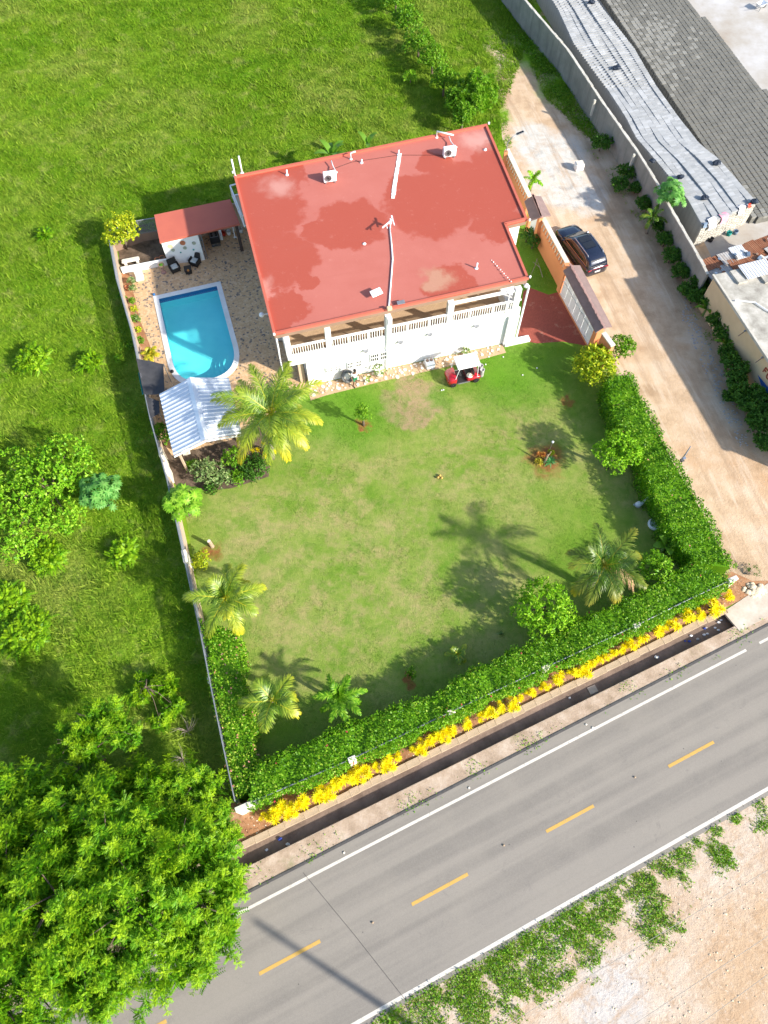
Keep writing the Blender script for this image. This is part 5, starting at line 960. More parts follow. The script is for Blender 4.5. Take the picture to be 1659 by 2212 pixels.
def hedge(label, inner, outer, h, mat='leaf_hedge', dens=230, flower='petal_pink', nflower=60, L=.13, W=.085):
    I = [Vector((p.x, p.y, 0)) for p in pxs(inner, h)]; O = [Vector((p.x, p.y, 0)) for p in pxs(outer, h)]; base = I[0].lerp(O[0], .5); T = thing('hedge', label, 'hedge', base)
    m = 40; Pi = []; Po = []
    def walk(line):
        Ls = [0]; [Ls.append(Ls[-1]+(line[i+1]-line[i]).length) for i in range(len(line)-1)]; out = []
        for q in np.linspace(0, Ls[-1], m+1):
            i = max(0, min(len(line)-2, np.searchsorted(Ls, q)-1)); out.append(line[i].lerp(line[i+1], (q-Ls[i])/max(1e-6, Ls[i+1]-Ls[i])))
        return out, Ls[-1]
    Pi, L1 = walk(I); Po, L2 = walk(O); wd = sum((a-b).length for a, b in zip(Pi, Po))/len(Pi); per = wd+2*h; n = int(dens*L1*per*.8)
    core = B(); ring = []
    for a, b in zip(Pi, Po): a2, b2 = a.lerp(b, .1)-base, b.lerp(a, .1)-base; ring += [(a2.x, a2.y, 0), (a2.x, a2.y, h-.25), (b2.x, b2.y, h-.25), (b2.x, b2.y, 0)]
    core.add(ring, [(i*4+k, (i+1)*4+k, (i+1)*4+k+1, i*4+k+1) for i in range(m) for k in range(3)]+[(0, 1, 2, 3), (m*4+3, m*4+2, m*4+1, m*4)]); core.build('inner_foliage', mat, T)
    s = RNG.uniform(0, 1, n); A = np.array([tuple(p-base) for p in Pi]); Bq = np.array([tuple(p-base) for p in Po]); f = s*m; i = np.minimum(f.astype(int), m-1); fr = (f-i)[:, None]; a = A[i]*(1-fr)+A[i+1]*fr; b = Bq[i]*(1-fr)+Bq[i+1]*fr
    c = RNG.uniform(0, per, n); top = c < wd; lft = (c >= wd) & (c < wd+h); t = np.where(top, c/wd, np.where(lft, 0, 1)); z = np.where(top, h, np.where(lft, c-wd, c-wd-h)); lump = .12*np.sin(s*L1*1.7+t*2)+.10*np.sin(s*L1*4.3+t*4)*np.sin(s*L1*.9)+.07*np.sin(s*L1*9+z*5+t*7)
    P = a*(1-t[:, None])+b*t[:, None]; acr = unit(b-a); Nn = np.where(top[:, None], np.array([[0, 0, 1.]]), np.where(lft[:, None], -acr, acr)); P[:, 2] = z; P += Nn*(lump+RNG.uniform(-.16, .07, n))[:, None]
    edge = (np.abs(t-.5)*2)**6*top; P[:, 2] -= edge*.18; ax = unit(Nn+np.array([0, 0, .4])+RNG.normal(0, .45, Nn.shape)); D = unit(ax*.3+RNG.normal(0, .8, Nn.shape)); V, F = leaf_quads(P, D, ax, L*RNG.uniform(.7, 1.3, n), W*RNG.uniform(.7, 1.3, n)); np_mesh('foliage', V, F, mat, T)
    if nflower:
        q = RNG.choice(n, nflower*4); pf = np.repeat(P[q[:nflower]]+Nn[q[:nflower]]*.08, 5, 0); k = len(pf); D = unit(RNG.normal(0, 1, (k, 3))*[1, 1, .3]+[0, 0, .2]); V, F = leaf_quads(pf, D, np.tile([0, 0, 1.], (k, 1)), np.full(k, .07), np.full(k, .06)); stuff(np_mesh('flowers', V, F, flower, T))
    return T
# ------------------------------------------------------------------ the block yard behind the grey wall
k = N('block_light'); v = k.vor(9.0, rnd=.15); c = k.mix(k.ramp(k.noise(.5, 5), [(.35, 0), (.7, .7)]), (.37, .375, .375), (.29, .30, .305)); c = k.mix(k.ramp(v, [(.18, .75), (.30, 0)]), c, (.14, .15, .16)); rp = k.n('ShaderNodeNewGeometry').outputs['Random Per Island']; oi = k.n('ShaderNodeObjectInfo').outputs['Random']; c = k.mix(k.ramp(k.math('FRACT', k.math('ADD', rp, oi)), [(0, .45), (.5, 0)]), c, (.23, .237, .24)); c = k.mix(k.ramp(k.math('FRACT', k.math('ADD', rp, oi)), [(.7, 0), (1, .5)]), c, (.46, .47, .48)); k.fin(c, .95, 0, .1)
plain('block_dark', (.17, .165, .145), (.12, .118, .105), 1.2, .95, bump=.4); plain('block_mid', (.25, .245, .22), (.19, .185, .165), 1.2, .95, bump=.4); plain('tarp_dark', (.02, .03, .05), None, 4, .6); plain('cloth_pink', (.62, .30, .36), (.55, .22, .3), 6, .9); plain('cloth_white', (.74, .72, .74), None, 6, .9)
def yard():
    # boundary wall
    top = [(1075, -80), (1141, 7), (1226, 105), (1295, 209), (1377, 326), (1419, 393), (1448, 447), (1513, 560), (1530, 592)]; P = [Vector((p.x, p.y, 0)) for p in pxs(top, 2.4)]; base = P[1].copy(); W = thing('boundary_wall', 'long grey concrete wall with pale coping between lane and block yard', 'wall', base)
    for i in range(len(P)-1):
        a, b = P[i]-base, P[i+1]-base; d = (b-a).normalized(); n = Vector((-d.y, d.x, 0))*.09
        B().prism([a-n, b-n, b+n, a+n], 0, 2.33).build('wall_panel', 'grey_concrete', W)
        k = max(1, int((b-a).length/.5))
        for j in range(k):
            p, q = a.lerp(b, j/k), a.lerp(b, (j+.97)/k); m = n*random.uniform(1.0, 1.35); B().prism([p-m, q-m, q+m, p+m], 2.331, 2.40+random.uniform(-.02, .03)).build('coping_block', 'pale_concrete', W)
    for u, v in ((1290, 215), (1375, 332)):
        p = px(u, v, 2.35)-base; q = px(u-6, v+4, 2.2)-base; B().box((p.x-.2, p.y-.1, 1.7), (.16, .16, 1.35), .3).build('pier', 'pale_concrete', W)
    # long pale stack
    zt = 2.0; LT = pxs([(1150, -70), (1205, 20), (1237, 91), (1310, 189), (1353, 255), (1375, 298), (1419, 349), (1488, 436), (1517, 487)], zt); RT = pxs([(1245, -70), (1305, 20), (1371, 105), (1419, 189), (1473, 262), (1510, 309), (1550, 340), (1579, 371), (1633, 436)], zt)
    def at(line, s): f = s*(len(line)-1); i = min(int(f), len(line)-2); return line[i].lerp(line[i+1], f-i)
    L = sum((LT[i+1]-LT[i]).length for i in range(len(LT)-1)); ns = int(L/.24); nt = 9; body = B(); m = 30; ring = []
    for j in range(m+1): a, b = at(LT, j/m), at(RT, j/m); a, b = a.lerp(b, .03), a.lerp(b, .97); ring += [(a.x, a.y, 0), (a.x, a.y, zt-.2), (b.x, b.y, zt-.2), (b.x, b.y, 0)]
    body.add(ring, [(i*4+k, (i+1)*4+k, (i+1)*4+k+1, i*4+k+1) for i in range(m) for k in range(3)]+[(0, 1, 2, 3), (m*4+3, m*4+2, m*4+1, m*4)])
    rest = B(); cnt = 0; mesh = B().box((0, 0, 0), (1, 1, .2)).mesh('concrete_block', 'block_light'); dirv = (LT[-1]-LT[2]).normalized(); ang = math.atan2(dirv.y, dirv.x)
    for j in reversed(range(ns)):
        for i in range(nt):
            s = (j+.5)/ns; a, b = at(LT, s), at(RT, s); wd = (b-a).length; c = a.lerp(b, (i+.5)/nt); z = zt-.1+.035*math.sin(i*2.1+s*9)+.02*math.sin(i*5+s*31)+random.uniform(-.012, .012)+(.05 if i in (3, 6) else 0); sx, sy = L/ns-.035, wd/nt-.04-.03*(i % 3 == 0); rz = ang+.06*math.sin(s*14+i)
            if cnt < 300:
                o = bpy.data.objects.new('concrete_block', mesh); link(o); o.location = (c.x, c.y, z); o.scale = (sx, sy, 1); o.rotation_euler = (0, 0, rz); tag(o, 'pale grey concrete block on top of the long stack behind the wall', 'block', 'pale concrete blocks of the long stack'); cnt += 1
            else: rest.box((c.x, c.y, z), (sx, sy, .2), rz)
    n0 = len(body.v); body.v += rest.v; body.f += [tuple(q+n0 for q in f) for f in rest.f]
    # hollow end face
    a, b = LT[-1], RT[-1]; d = (b-a).normalized(); n = Vector((d.y, -d.x, 0)); wd = (b-a).length; o2 = stuff(body.build('block_stack', 'block_light')); o2['label'] = 'long stack of pale grey concrete blocks behind the wall'; o2['category'] = 'block stack'
    solid = B(); hole = B()
    for r in range(9):
        for i in range(14):
            q = a+d*((i+.5)*wd/14)+n*(.02+random.uniform(-.03, .03)); z = .1+r*.2; solid.box((q.x, q.y, z), (wd/14-.015, .12, .19), math.atan2(d.y, d.x)); 
            for k in (-1, 1): h = q+n*.062+d*k*.065; hole.box((h.x, h.y, z), (.085, .006, .11), math.atan2(d.y, d.x))
    e = thing('block_end_face', 'hollow block end of the pale stack hung with clothes', 'block stack', a.lerp(b, .5)*Vector((1, 1, 0)) if False else Vector(((a.x+b.x)/2, (a.y+b.y)/2, 0)))
    for bb, nm, mt in ((solid, 'block_rows', 'pale_concrete'), (hole, 'block_hollows', 'block_dark')): bb.v = [(x-e.location.x, y-e.location.y, z) for x, y, z in bb.v]; stuff(bb.build(nm, mt, e))
    # clothes drying on the stack end
    for f, mt, lab, s in ((.18, 'cloth_white', 'white and lilac cloth draped over the end of the pale block stack', .75), (.40, 'cloth_pink', 'pink cloth draped over the end of the pale block stack', .7), (.72, 'cloth_white', 'white trousers draped over the end of the pale block stack', .6), (.86, 'red_plastic', 'small red cloth on the end of the pale block stack', .3), (.04, 'blue_grey', 'blue grey cloth at the corner of the pale block stack', .35)):
        q = a.lerp(b, f); V = []; nn = 6
        for i in range(nn+1):
            for j in range(nn+1):
                x = (i/nn-.5)*s; y = (j/nn)*s*1.5-.5*s; zz = zt+.10 if y < 0 else zt+.10-y*.8; g = q+d*(x+.06*math.sin(7*j/nn+f*9))+n*(min(y, 0)+max(y, 0)*.25+.1); V.append((g.x-q.x, g.y-q.y, zz-zt+.03*math.sin(5*i+j*2)))
        tag(B().add(V, [(i*(nn+1)+j, (i+1)*(nn+1)+j, (i+1)*(nn+1)+j+1, i*(nn+1)+j+1) for i in range(nn) for j in range(nn)]).build('draped_cloth', mt, None, True, loc=(q.x, q.y, zt)), lab, 'cloth')
    for i, (u, v, s) in enumerate(((1331, 150, .34), (1547, 355, .32), (1521, 430, .3), (1469, 385, .26), (1408, 350, .24), (1278, 8, .32), (1628, 438, .3))):
        b2 = B().ball((0, 0, .14), s, 9, 6, (1.1, .8, .55)); b2.v = [(x+random.uniform(-.06, .06), y+random.uniform(-.06, .06), z+random.uniform(-.04, .05)) for x, y, z in b2.v]
        tag(b2.build('sand_bag', 'tarp_dark', None, loc=px(u, v, zt+.05)), 'dark blue bag weighing down the pale block stack', 'bag', 'dark bags on the pale stack')
    # dark curing blocks
    A = px(1317, 33); C = px(1619, 487); ex = (C-A).normalized(); ey = Vector((-ex.y, ex.x, 0)); La = (C-A).length; cell = .47; rows = []
    edge = [((px(1477, 0)-A).dot(ex), (px(1477, 0)-A).dot(ey)), ((px(1659, 218)-A).dot(ex), (px(1659, 218)-A).dot(ey))]
    mats = [B().box((0, 0, 0), (.385, .40, .2), bev=0).mesh('curing_block', mt) for mt in ('block_dark', 'block_mid')]; allb = []
    for i in range(int((La+12)/cell)):
        x = -6+i*cell; wmax = edge[0][1]+(edge[1][1]-edge[0][1])*(x-edge[0][0])/(edge[1][0]-edge[0][0]); wmax = max(2.5, min(wmax, 14))
        if x > La-.3: continue
        for j in range(int(wmax/.46)):
            y = .25+j*.46; p = A+ex*(x+.12*math.sin(j*.9)+.05*(j % 2))+ey*y; u_ = j/max(1, wmax/.46)
            md = 1 if (1.2*math.sin(x*.22+.4)-.12*j+random.uniform(-1.0, 1.0)) > .35 else 0; allb.append((p, md, math.atan2(ex.y, ex.x)+random.uniform(-.03, .03), random.uniform(-.012, .02)))
    allb = [q for q in allb if q[0].x > 0]; allb.sort(key=lambda q: q[0].y); vis = 0; rest = B()
    for p, md, rz, dz in allb:
        if vis < 300:
            o = bpy.data.objects.new('curing_block', mats[md]); link(o); o.location = (p.x, p.y, .5+dz); o.rotation_euler = (0, 0, rz); tag(o, 'dark grey concrete block laid in rows on the yard', 'block', 'dark curing blocks in rows'); vis += 1
        else:
            rest.box((p.x, p.y, .5+dz), (.385, .40, .2), rz) if md == 0 else None
    r2 = B(); [r2.box((p.x, p.y, .5+dz), (.385, .40, .2), rz) for p, md, rz, dz in allb[300:] if md == 1]
    pad = [A-ex*6+ey*.1, A+ex*(La-.55)+ey*.1, A+ex*(La-.55)+ey*13.5, A-ex*1+ey*4]; 
    b0 = stuff(rest.build('curing_block_rows', 'block_dark')); b0['label'] = 'far rows of dark concrete blocks curing on the yard'; b0['category'] = 'blocks'
    b1 = stuff(r2.build('curing_block_rows', 'block_mid', b0))
    lower = B(); [lower.box((p.x, p.y, .2), (.41, .44, .395), rz) for p, md, rz, dz in allb]; stuff(lower.build('lower_blocks', 'block_dark', b0))
    t = thing('wheelbarrow', 'white wheelbarrow standing on the pale yard concrete', 'wheelbarrow', px(1640, 20), R(30)); V = [(-.4, -.3, .55), (.45, -.34, .6), (.45, .34, .6), (-.4, .3, .55), (-.2, -.18, .28), (.25, -.2, .3), (.25, .2, .3), (-.2, .18, .28)]; B().add(V, [(0, 4, 5, 1), (1, 5, 6, 2), (2, 6, 7, 3), (3, 7, 4, 0), (4, 7, 6, 5)]).build('tray', 'white_metal', t); wheel(t, (.62, .001, .2), .2, .1)
    for s in (-1, 1): B().tube([(.6, s*.08, .2), (0, s*.25, .3), (-.9, s*.3, .6)], .022, 6).build('handle', 'grey_metal', t); B().bar((-.2, s*.25, .3), (-.3, s*.25, 0), .04, .04).build('leg', 'grey_metal', t)
    for u, v, m, lab in ((1571, 506, 'teal_cloth', 'round teal bucket below the pale block stack'), (1585, 503, 'blue_grey', 'blue grey bundle beside the teal bucket'), (1532, 519, 'black_plastic', 'black bag at the foot of the pale block stack')):
        tag(B().lathe([(.16, 0), (.2, .3), (.18, .32), (.15, .06), (0, .05)], 12).build('bucket' if m == 'teal_cloth' else 'bundle', m, None, True, loc=px(u, v, .0)+Vector((.05, -.1, 0))), lab, 'bucket' if m == 'teal_cloth' else 'bundle')
plain('blue_grey', (.16, .22, .30), None, 5, .9)
def junk_and_building():
    # patchwork tin lean-to
    A = px(1520, 572, 2.0); e = (px(1659, 520, 2.0)-A).normalized(); n = Vector((e.y, -e.x, 0)); base = Vector((A.x, A.y, 0)); S = thing('tin_shack', 'low shack with a patchwork roof of rusty and pale tin sheets', 'shack', base)
    B().prism([e*.2+n*.1, e*7+n*.1, e*7+n*2.6, e*.2+n*2.6], 0, 1.85).build('shack_wall', 'grey_concrete', S)
    mt = ['rust', 'zinc_old', 'rust', 'zinc_pale', 'zinc_old', 'rust', 'rust', 'zinc_pale']
    for r in range(3):
        x = -.3
        while x < 6.5:
            w = random.uniform(.55, 1.15); y = r*.85+random.uniform(-.1, .1); m = random.choice(mt) if r < 2 else random.choice(['zinc_pale', 'zinc_pale', 'zinc_old']); z = 1.95+random.uniform(0, .16)-r*.03
            q = e*(x+w/2)+n*(y+.2); a = random.uniform(-.12, .12); ex = Vector((e.x*math.cos(a)-e.y*math.sin(a), e.x*math.sin(a)+e.y*math.cos(a), random.uniform(-.05, .05))); ny = Vector((ex.y, -ex.x, random.uniform(-.06, .06))); c = Vector((q.x, q.y, z)); L = random.uniform(.85, 1.35)
            corrugated(c-ex*w*.55-ny*L/2, c+ex*w*.55-ny*L/2, c-ex*w*.55+ny*L/2, c+ex*w*.55+ny*L/2, 6, .018).build('roof_sheet', m, S); x += w*.95
    for i in range(22):
        q = base+e*random.uniform(0, 6)+n*random.uniform(0, 2.2); s = random.uniform(.1, .26); m = random.choice(('stone_white', 'zinc_pale', 'blue_grey', 'ivory', 'rust', 'brown_trim'))
        b = B(); b.box((0, 0, s*.3), (s*1.6, s, s*.6), random.uniform(0, 3), random.uniform(-.2, .2), bev=.02) if i % 3 else b.lathe([(s*.5, 0), (s*.6, .08), (s*.3, .09)], 10)
        tag(b.build('roof_junk', m, None, loc=(q.x, q.y, 2.13)), {'stone_white': 'white stone', 'zinc_pale': 'pale tin', 'blue_grey': 'blue grey', 'ivory': 'cream', 'rust': 'rusty', 'brown_trim': 'brown'}[m]+' scrap lying on the patchwork tin roof', 'scrap', 'scrap on the tin roof')
    # beige building
    w0, w1 = px(1543, 597, 3.0), px(1659, 774, 3.0); d = (w1-w0).normalized(); nn = Vector((-d.y, d.x, 0)); nn = nn if nn.x > 0 else -nn; b0 = Vector((w0.x, w0.y, 0)); H = thing('beige_building', 'flat roofed beige building with stained concrete roof along the lane', 'building', b0); L = 15.5
    def q(t, o, z): p = d*t+nn*o; return Vector((p.x, p.y, z))
    B().prism([q(0, 0, 0), q(L, 0, 0), q(L, 9, 0), q(0, 9, 0)], 0, 2.9).build('wall', 'cream_wall', H); B().prism([q(-.1, -.12, 0), q(L+.1, -.12, 0), q(L+.1, 9.1, 0), q(-.1, 9.1, 0)], 2.901, 3.05).build('roof', 'stained_roof', H)
    B().prism([q(-.12, -.14, 0), q(L+.12, -.14, 0), q(L+.12, .0, 0), q(-.12, .0, 0)], 3.051, 3.12).build('roof_edge', 'pale_concrete', H)
    a = [px(u, v, 3.15)-b0 for u, v in ((1588, 649), (1630, 653), (1659, 672), (1760, 720))]; B().tube(a, .05, 6).build('roof_pipe', 'white_metal', H)
    B().tube([p+nn*1.0+d*3.6 for p in a], .04, 6).build('roof_pipe', 'white_metal', H)
    for u, v, s in ((1583, 598, 1.5), (1640, 600, 1.2)): p = px(u, v, 3.1)-b0; B().box((p.x+.4, p.y, 3.13), (s*.8, s*.5, .16), math.atan2(d.y, d.x)+.05).build('roof_box', 'stained_roof', H)
    p = px(1640, 590, 3.3)-b0; corrugated(p+Vector((-.9, -.6, 0)), p+Vector((1.2, .1, 0)), p+Vector((-1.4, .6, .12)), p+Vector((.7, 1.3, .12)), 10, .03).build('roof_sheet', 'zinc_pale', H)
    for u, v in ((1607, 672+45), (1642, 775)):          # painted lettering and wall lamps on the lane face
        r = px(u, v, 2.6)-b0; t = r.dot(d); B().tube([q(t, -.05, 2.65), q(t+.15, -.55, 2.5)], .03, 6).build('wall_lamp_arm', 'brown_trim', H); B().ball(q(t, -.08, 2.7), .08, 8, 5).build('wall_lamp', 'grey_metal', H)
    def stroke(pts, t0, z0, s): B().tube([q(t0+y*s, -.012, z0+x*s) for x, y in pts], .05, 5).build('letter', 'letter_red', H)
    t0 = (px(1651, 784, 2.3)-b0).dot(d)+.45
    F_ = [[(0, 0), (1, 0)], [(1, 0), (1, .62)], [(.55, 0), (.55, .5)]]; C_ = [[(.8+.2*math.sin(0), .7), (1, .5), (1, .2), (.75, 0), (.25, 0), (0, .2), (0, .5), (.2, .7)]]
    for st in F_: stroke(st, t0, 2.0, .42)
    for st in C_: stroke(st, t0+.42, 2.0, .42)
    tb = (px(1637, 808, 1.5)-b0).dot(d); B().add([q(tb, -.014, 1.45), q(tb+2.6, -.014, .55), q(tb+3.5, -.014, 1.1), q(tb+2.0, -.014, 1.75)], [(0, 1, 2, 3)]).build('blue_paint', 'blue_paint', H)
plain('letter_red', (.36, .07, .04), None, 4, .8); plain('blue_paint', (.03, .12, .40), None, 3, .7)
k = N('stained_roof'); c = k.ramp(k.noise(.45, 7, .7), [(.34, (.24, .22, .19)), (.46, (.38, .36, .31)), (.56, (.52, .49, .44)), (.68, (.60, .58, .53))]); k.bump(k.noise(4, 5), .3, .03); k.fin(c, .93, 0, .1)
# ------------------------------------------------------------------ build the things
patio_things(); shed(); shade_cloth()
fence([(232, 500), (251, 603), (283, 713), (324, 905), (360, 1035), (396, 1199), (431, 1360), (451, 1462), (476, 1586), (507, 1731)], 'long side fence of low wall and chain link beside the pasture', zw=.95, wallmat='tan_wall', piers=((346, 975, .7, 1.5), (357, 1008, .8, 1.5), (398, 1200, .8, 1.6), (453, 1468, .4, 1.3)))
fence([(232, 500), (295, 477), (338, 470)], 'short back fence of chain link behind the lime tree', zw=.7, wallmat='brown_trim')
fence([(524, 1741), (760, 1639), (975, 1537), (1179, 1441), (1376, 1350), (1491, 1293), (1584, 1250)], 'front fence of low wall and chain link along the croton bed', ztop=1.75, zw=.4, piers=((526, 1742, .9, 1.9), (760, 1639, .42, 1.9), (975, 1537, .42, 1.9), (1179, 1441, .42, 1.85), (1376, 1350, .42, 1.85), (1584, 1250, .6, 1.9)))
gate(); car(); golf_cart(); person(); small_things(); yard(); junk_and_building()

# hedges
hedge('clipped green hedge along the dirt lane side of the lawn', [(1310, 813), (1322, 900), (1372, 960), (1405, 1052), (1445, 1145), (1498, 1211)], [(1365, 803), (1410, 893), (1458, 983), (1484, 1026), (1532, 1105), (1590, 1224)], 1.9, nflower=25)
hedge('clipped green hedge along the front fence above the yellow crotons', [(548, 1655), (653, 1606), (711, 1579), (820, 1535), (930, 1503), (1010, 1454), (1110, 1401), (1176, 1383), (1275, 1328), (1400, 1270), (1500, 1213)], [(533, 1743), (664, 1693), (765, 1647), (875, 1600), (980, 1548), (1085, 1500), (1184, 1452), (1285, 1407), (1381, 1361), (1496, 1304), (1593, 1254)], 1.95, flower='petal_red', nflower=45)
hedge('hedge with pink blossoms inside the side fence by the corner', [(512, 1365), (527, 1462), (545, 1572), (553, 1650), (556, 1690)], [(432, 1335), (452, 1462), (477, 1586), (500, 1700), (512, 1728)], 1.7, nflower=90, mat='leaf_hedge')

# crotons in the front bed
zA = [(515, 1215, .5), (585, 1200, 1), (625, 1165, 1), (660, 1165, 1), (745, 1135, 1), (835, 1085, 1), (885, 1065, 1), (945, 1020, 1.1), (1020, 1000, .8), (1070, 985, 1), (1115, 945, 1), (1175, 920, .7), (1240, 880, 1), (1305, 865, .6), (1400, 815, .6), (1450, 795, .7), (1500, 770, .9), (1545, 745, .9), (1580, 735, .9), (1620, 715, .9)]
cr = [(384+x*.3637, 1317+y*.3637, s) for x, y, s in zA]
zB = [(395, 1395, 1), (495, 1345, .85), (550, 1320, .85), (615, 1290, .9), (695, 1255, .9), (750, 1225, .5), (810, 1195, 1), (915, 1155, .7), (985, 1110, .95), (1090, 1065, 1), (1165, 1025, .9), (1215, 1005, .5), (1255, 980, .7), (1310, 960, .6), (1360, 935, .6), (1410, 910, .6), (1475, 885, .8), (1535, 845, 1)]
cr += [(878+x*.3307, 1097+y*.3307, s) for x, y, s in zB]
cr += [(1110+x*.3307, 1262+y*.3307, s) for x, y, s in [(930, 285, 1.1), (1020, 255, 1), (1125, 205, 1.1), (1215, 185, .9), (1290, 125, 1.1), (1405, 70, .8)]]
protos = []
for m in range(3):
    T = thing('croton', 'bright yellow croton shrub in the row along the front fence', 'croton', (0, 0, 0), 0, 'yellow crotons in the front bed'); n = 7; P = np.array([(RNG.normal(0, .13), RNG.normal(0, .13), RNG.uniform(.2, .5)) for i in range(n)]); ax = unit(P*[2.2, 2.2, 0]+[0, 0, 1.]); stamp('foliage', T, T_ROS, P, ax, RNG.uniform(.75, 1.1, n), 'croton_yellow' if m < 2 else 'croton_yellow')
    b = B(); [b.tube([(0, 0, -.02), tuple(p)], [.02, .01], 5) for p in P]; b.build('stem', 'twig', T); protos.append(T)
used = [0, 0, 0]
for i, (u, v, s) in enumerate(cr):
    k = i % 3; T = protos[k] if not used[k] else copy_tree(protos[k]); used[k] = 1; p = px(u, v+4, .35); T.location = (p.x, p.y, 0); T.rotation_euler = (0, 0, random.uniform(0, 6)); s = (.24+.7*s)*random.uniform(.85, 1.15); T.scale = (s*1.12, s*1.12, s*1.1); T['label'] = 'full bright yellow croton shrub in the row along the front fence' if s > .72 else 'small yellow croton shrub in the row along the front fence'

# palms
palm('coconut_palm', 'big coconut palm with glossy yellow green fronds between shed and house', 586, 893, 4.2, 26, 3.65, gold=.9, nl=62, W=.045, lean=(.5, .6), lmax=.9, el0=58)
palm('coconut_palm', 'young coconut palm beside the fence at the edge of the lawn', 487, 1292, 2.6, 12, 2.25, gold=1.1, nl=50, W=.05, trunk_r=.14, lmax=.8)
palm('coconut_palm', 'young coconut palm with broad pale fronds by the blossoming hedge', 588, 1513, 2.3, 10, 1.75, gold=.9, nl=44, W=.05, trunk_r=.12, lmax=.7, el0=55)
palm('coconut_palm', 'dark coconut palm with one dry frond beside the hedge corner', 1305, 1222, 3.4, 14, 2.6, mat='palm_dark', gold=1.0, nl=48, W=.04, dry=1, lmax=.8)
palm('areca_palm', 'feathery green palm on the lawn by the front hedge', 733, 1506, 1.9, 14, 1.55, mat='leaf_mid', nl=26, W=.055, trunk_r=.1, lmax=.42, el0=80)
palm('palm_seedling', 'small yellow green palm seedling alone on the lawn', 989, 1413, .5, 7, .75, gold=.6, nl=12, W=.07, trunk_r=.05, lmax=.3, el0=65, cat='palm')
palm('lane_palm', 'small green palm on the lane beside the orange wall', 1151, 388, 1.3, 9, 1.05, mat='leaf_bright', nl=20, W=.06, trunk_r=.09, lmax=.36)
palm('lane_palm', 'small drooping palm against the grey boundary wall', 1410, 470, 1.5, 10, 1.15, mat='palm_dark', nl=20, W=.07, trunk_r=.09, lmax=.38)
palm('golden_palm', 'little golden palm in the planting strip beside the pool', 325, 765, .9, 12, .72, mat='palm_gold', nl=18, W=.06, trunk_r=.06, lmax=.3, el0=80, cat='palm')
banana('broad yellow green banana plant by the tub planter', 1440, 1178, 1.3, 5, .95, .5); banana('banana plant rising behind the red roof, broader clump', 716, 333, 3.6, 7, 1.6, .5); banana('banana plant rising behind the red roof, slim leaves', 793, 308, 3.6, 4, 1.3, .4)
banana('banana plant in the shade of the beige wall, upper one', 1525, 668, 1.1, 6, .95, .34); banana('banana plant in the shade of the beige wall, lower one', 1568, 742, 1.2, 6, 1.0, .34)

# trees and shrubs of the garden
shrub('lime_tree', 'yellow green lime tree at the back corner of the fence', 'tree', 260, 497, 3.0, 1.5, 'leaf_yellow', 3000, .17, .10, lobes=7)
shrub('golden_shrub', 'yellow green shrub at the gate end of the hedge', 'shrub', 1288, 786, 2.5, 1.65, 'leaf_yellow', 3600, .2, .11, lobes=7); shrub('green_shrub', 'dark green shrub on the lane side of the golden shrub', 'shrub', 1348, 748, 2.0, 1.0, 'leaf_mid', 1300, .17, .08)
shrub('round_tree', 'round bright green tree against the clipped lane hedge', 'tree', 1331, 975, 3.3, 1.45, 'leaf_lime', 3800, .15, .09, lobes=7, flat=1.0)
shrub('lobed_tree', 'bright green tree with open lobes beside the dark palm', 'tree', 1172, 1312, 3.0, 1.85, 'leaf_lime', 4000, .19, .085, lobes=8, flat=.8)
shrub('green_tree', 'bright green tree between the dark palm and the hedge corner', 'tree', 1420, 1228, 2.4, 1.15, 'leaf_bright', 2000, .17, .08, lobes=6)
shrub('young_tree', 'small young tree in a red soil ring on the lawn', 'tree', 784, 893, 2.3, .55, 'leaf_mid', 700, .14, .07, zc=.6, flat=1.2); shrub('round_bush', 'small yellow green bush beside the fence on the lawn', 'bush', 435, 1208, 1.1, .62, 'leaf_yellow', 900, .12, .07)
shrub('lawn_seedling', 'small leafy seedling on the lawn near the palm seedling', 'plant', 889, 1455, .6, .34, 'leaf_mid', 140, .16, .08); shrub('lawn_sprout', 'tiny pale sprout on the lawn by the lobed tree', 'plant', 1082, 1366, .25, .16, 'leaf_pale', 40, .14, .08)
for u, v, lab in ((1153, 520, 'dark green bush between the house and the orange wall'), (1140, 505, 'low green bush under the stair window')): shrub('side_bush', lab, 'bush', u, v, 1.3, .6, 'leaf_dark', 500, .16, .09)
for i, (u0, v0, u1, v1) in enumerate(((1160, 560, 1142, 605), (1172, 600, 1150, 570))):
    a, b = px(u0, v0), px(u1, v1); t = thing('bare_branch', ('dry bare branch leaning by the orange wall, longer', 'dry bare branch fallen on the grass by the orange wall')[i], 'branch', a); d = b-a; B().tube([(0, 0, .05), (d.x*.5+.1, d.y*.5, .35), (d.x, d.y, .2)], [.03, .025, .012], 6).build('limb', 'twig', t); B().tube([(d.x*.5+.1, d.y*.5, .35), (d.x*.7, d.y*.8, .7)], [.02, .006], 5).build('twig', 'twig', t)
stamped('papaya_tree', 'papaya tree with star leaves over the side fence', 'tree', 388, 1076, 2.9, 1.15, T_STAR, 'leaf_star', 130, .95, zc=.8)
for u, v, lab in ((410, 1082, 'yellow papaya blossom under the star leaves, upper'), (413, 1120, 'yellow papaya blossom under the star leaves, lower')): pass
stamped('papaya_tree', 'slim tree with drooping leaves above the grey boundary wall', 'tree', 1452, 412, 3.6, 1.2, T_STAR, 'leaf_castor', 170, .85, zc=.82)
stamped('castor_tree', 'blue green castor tree with star leaves in the pasture', 'tree', 214, 1062, 2.6, 1.35, T_STAR, 'leaf_castor', 150, .95, zc=.75)
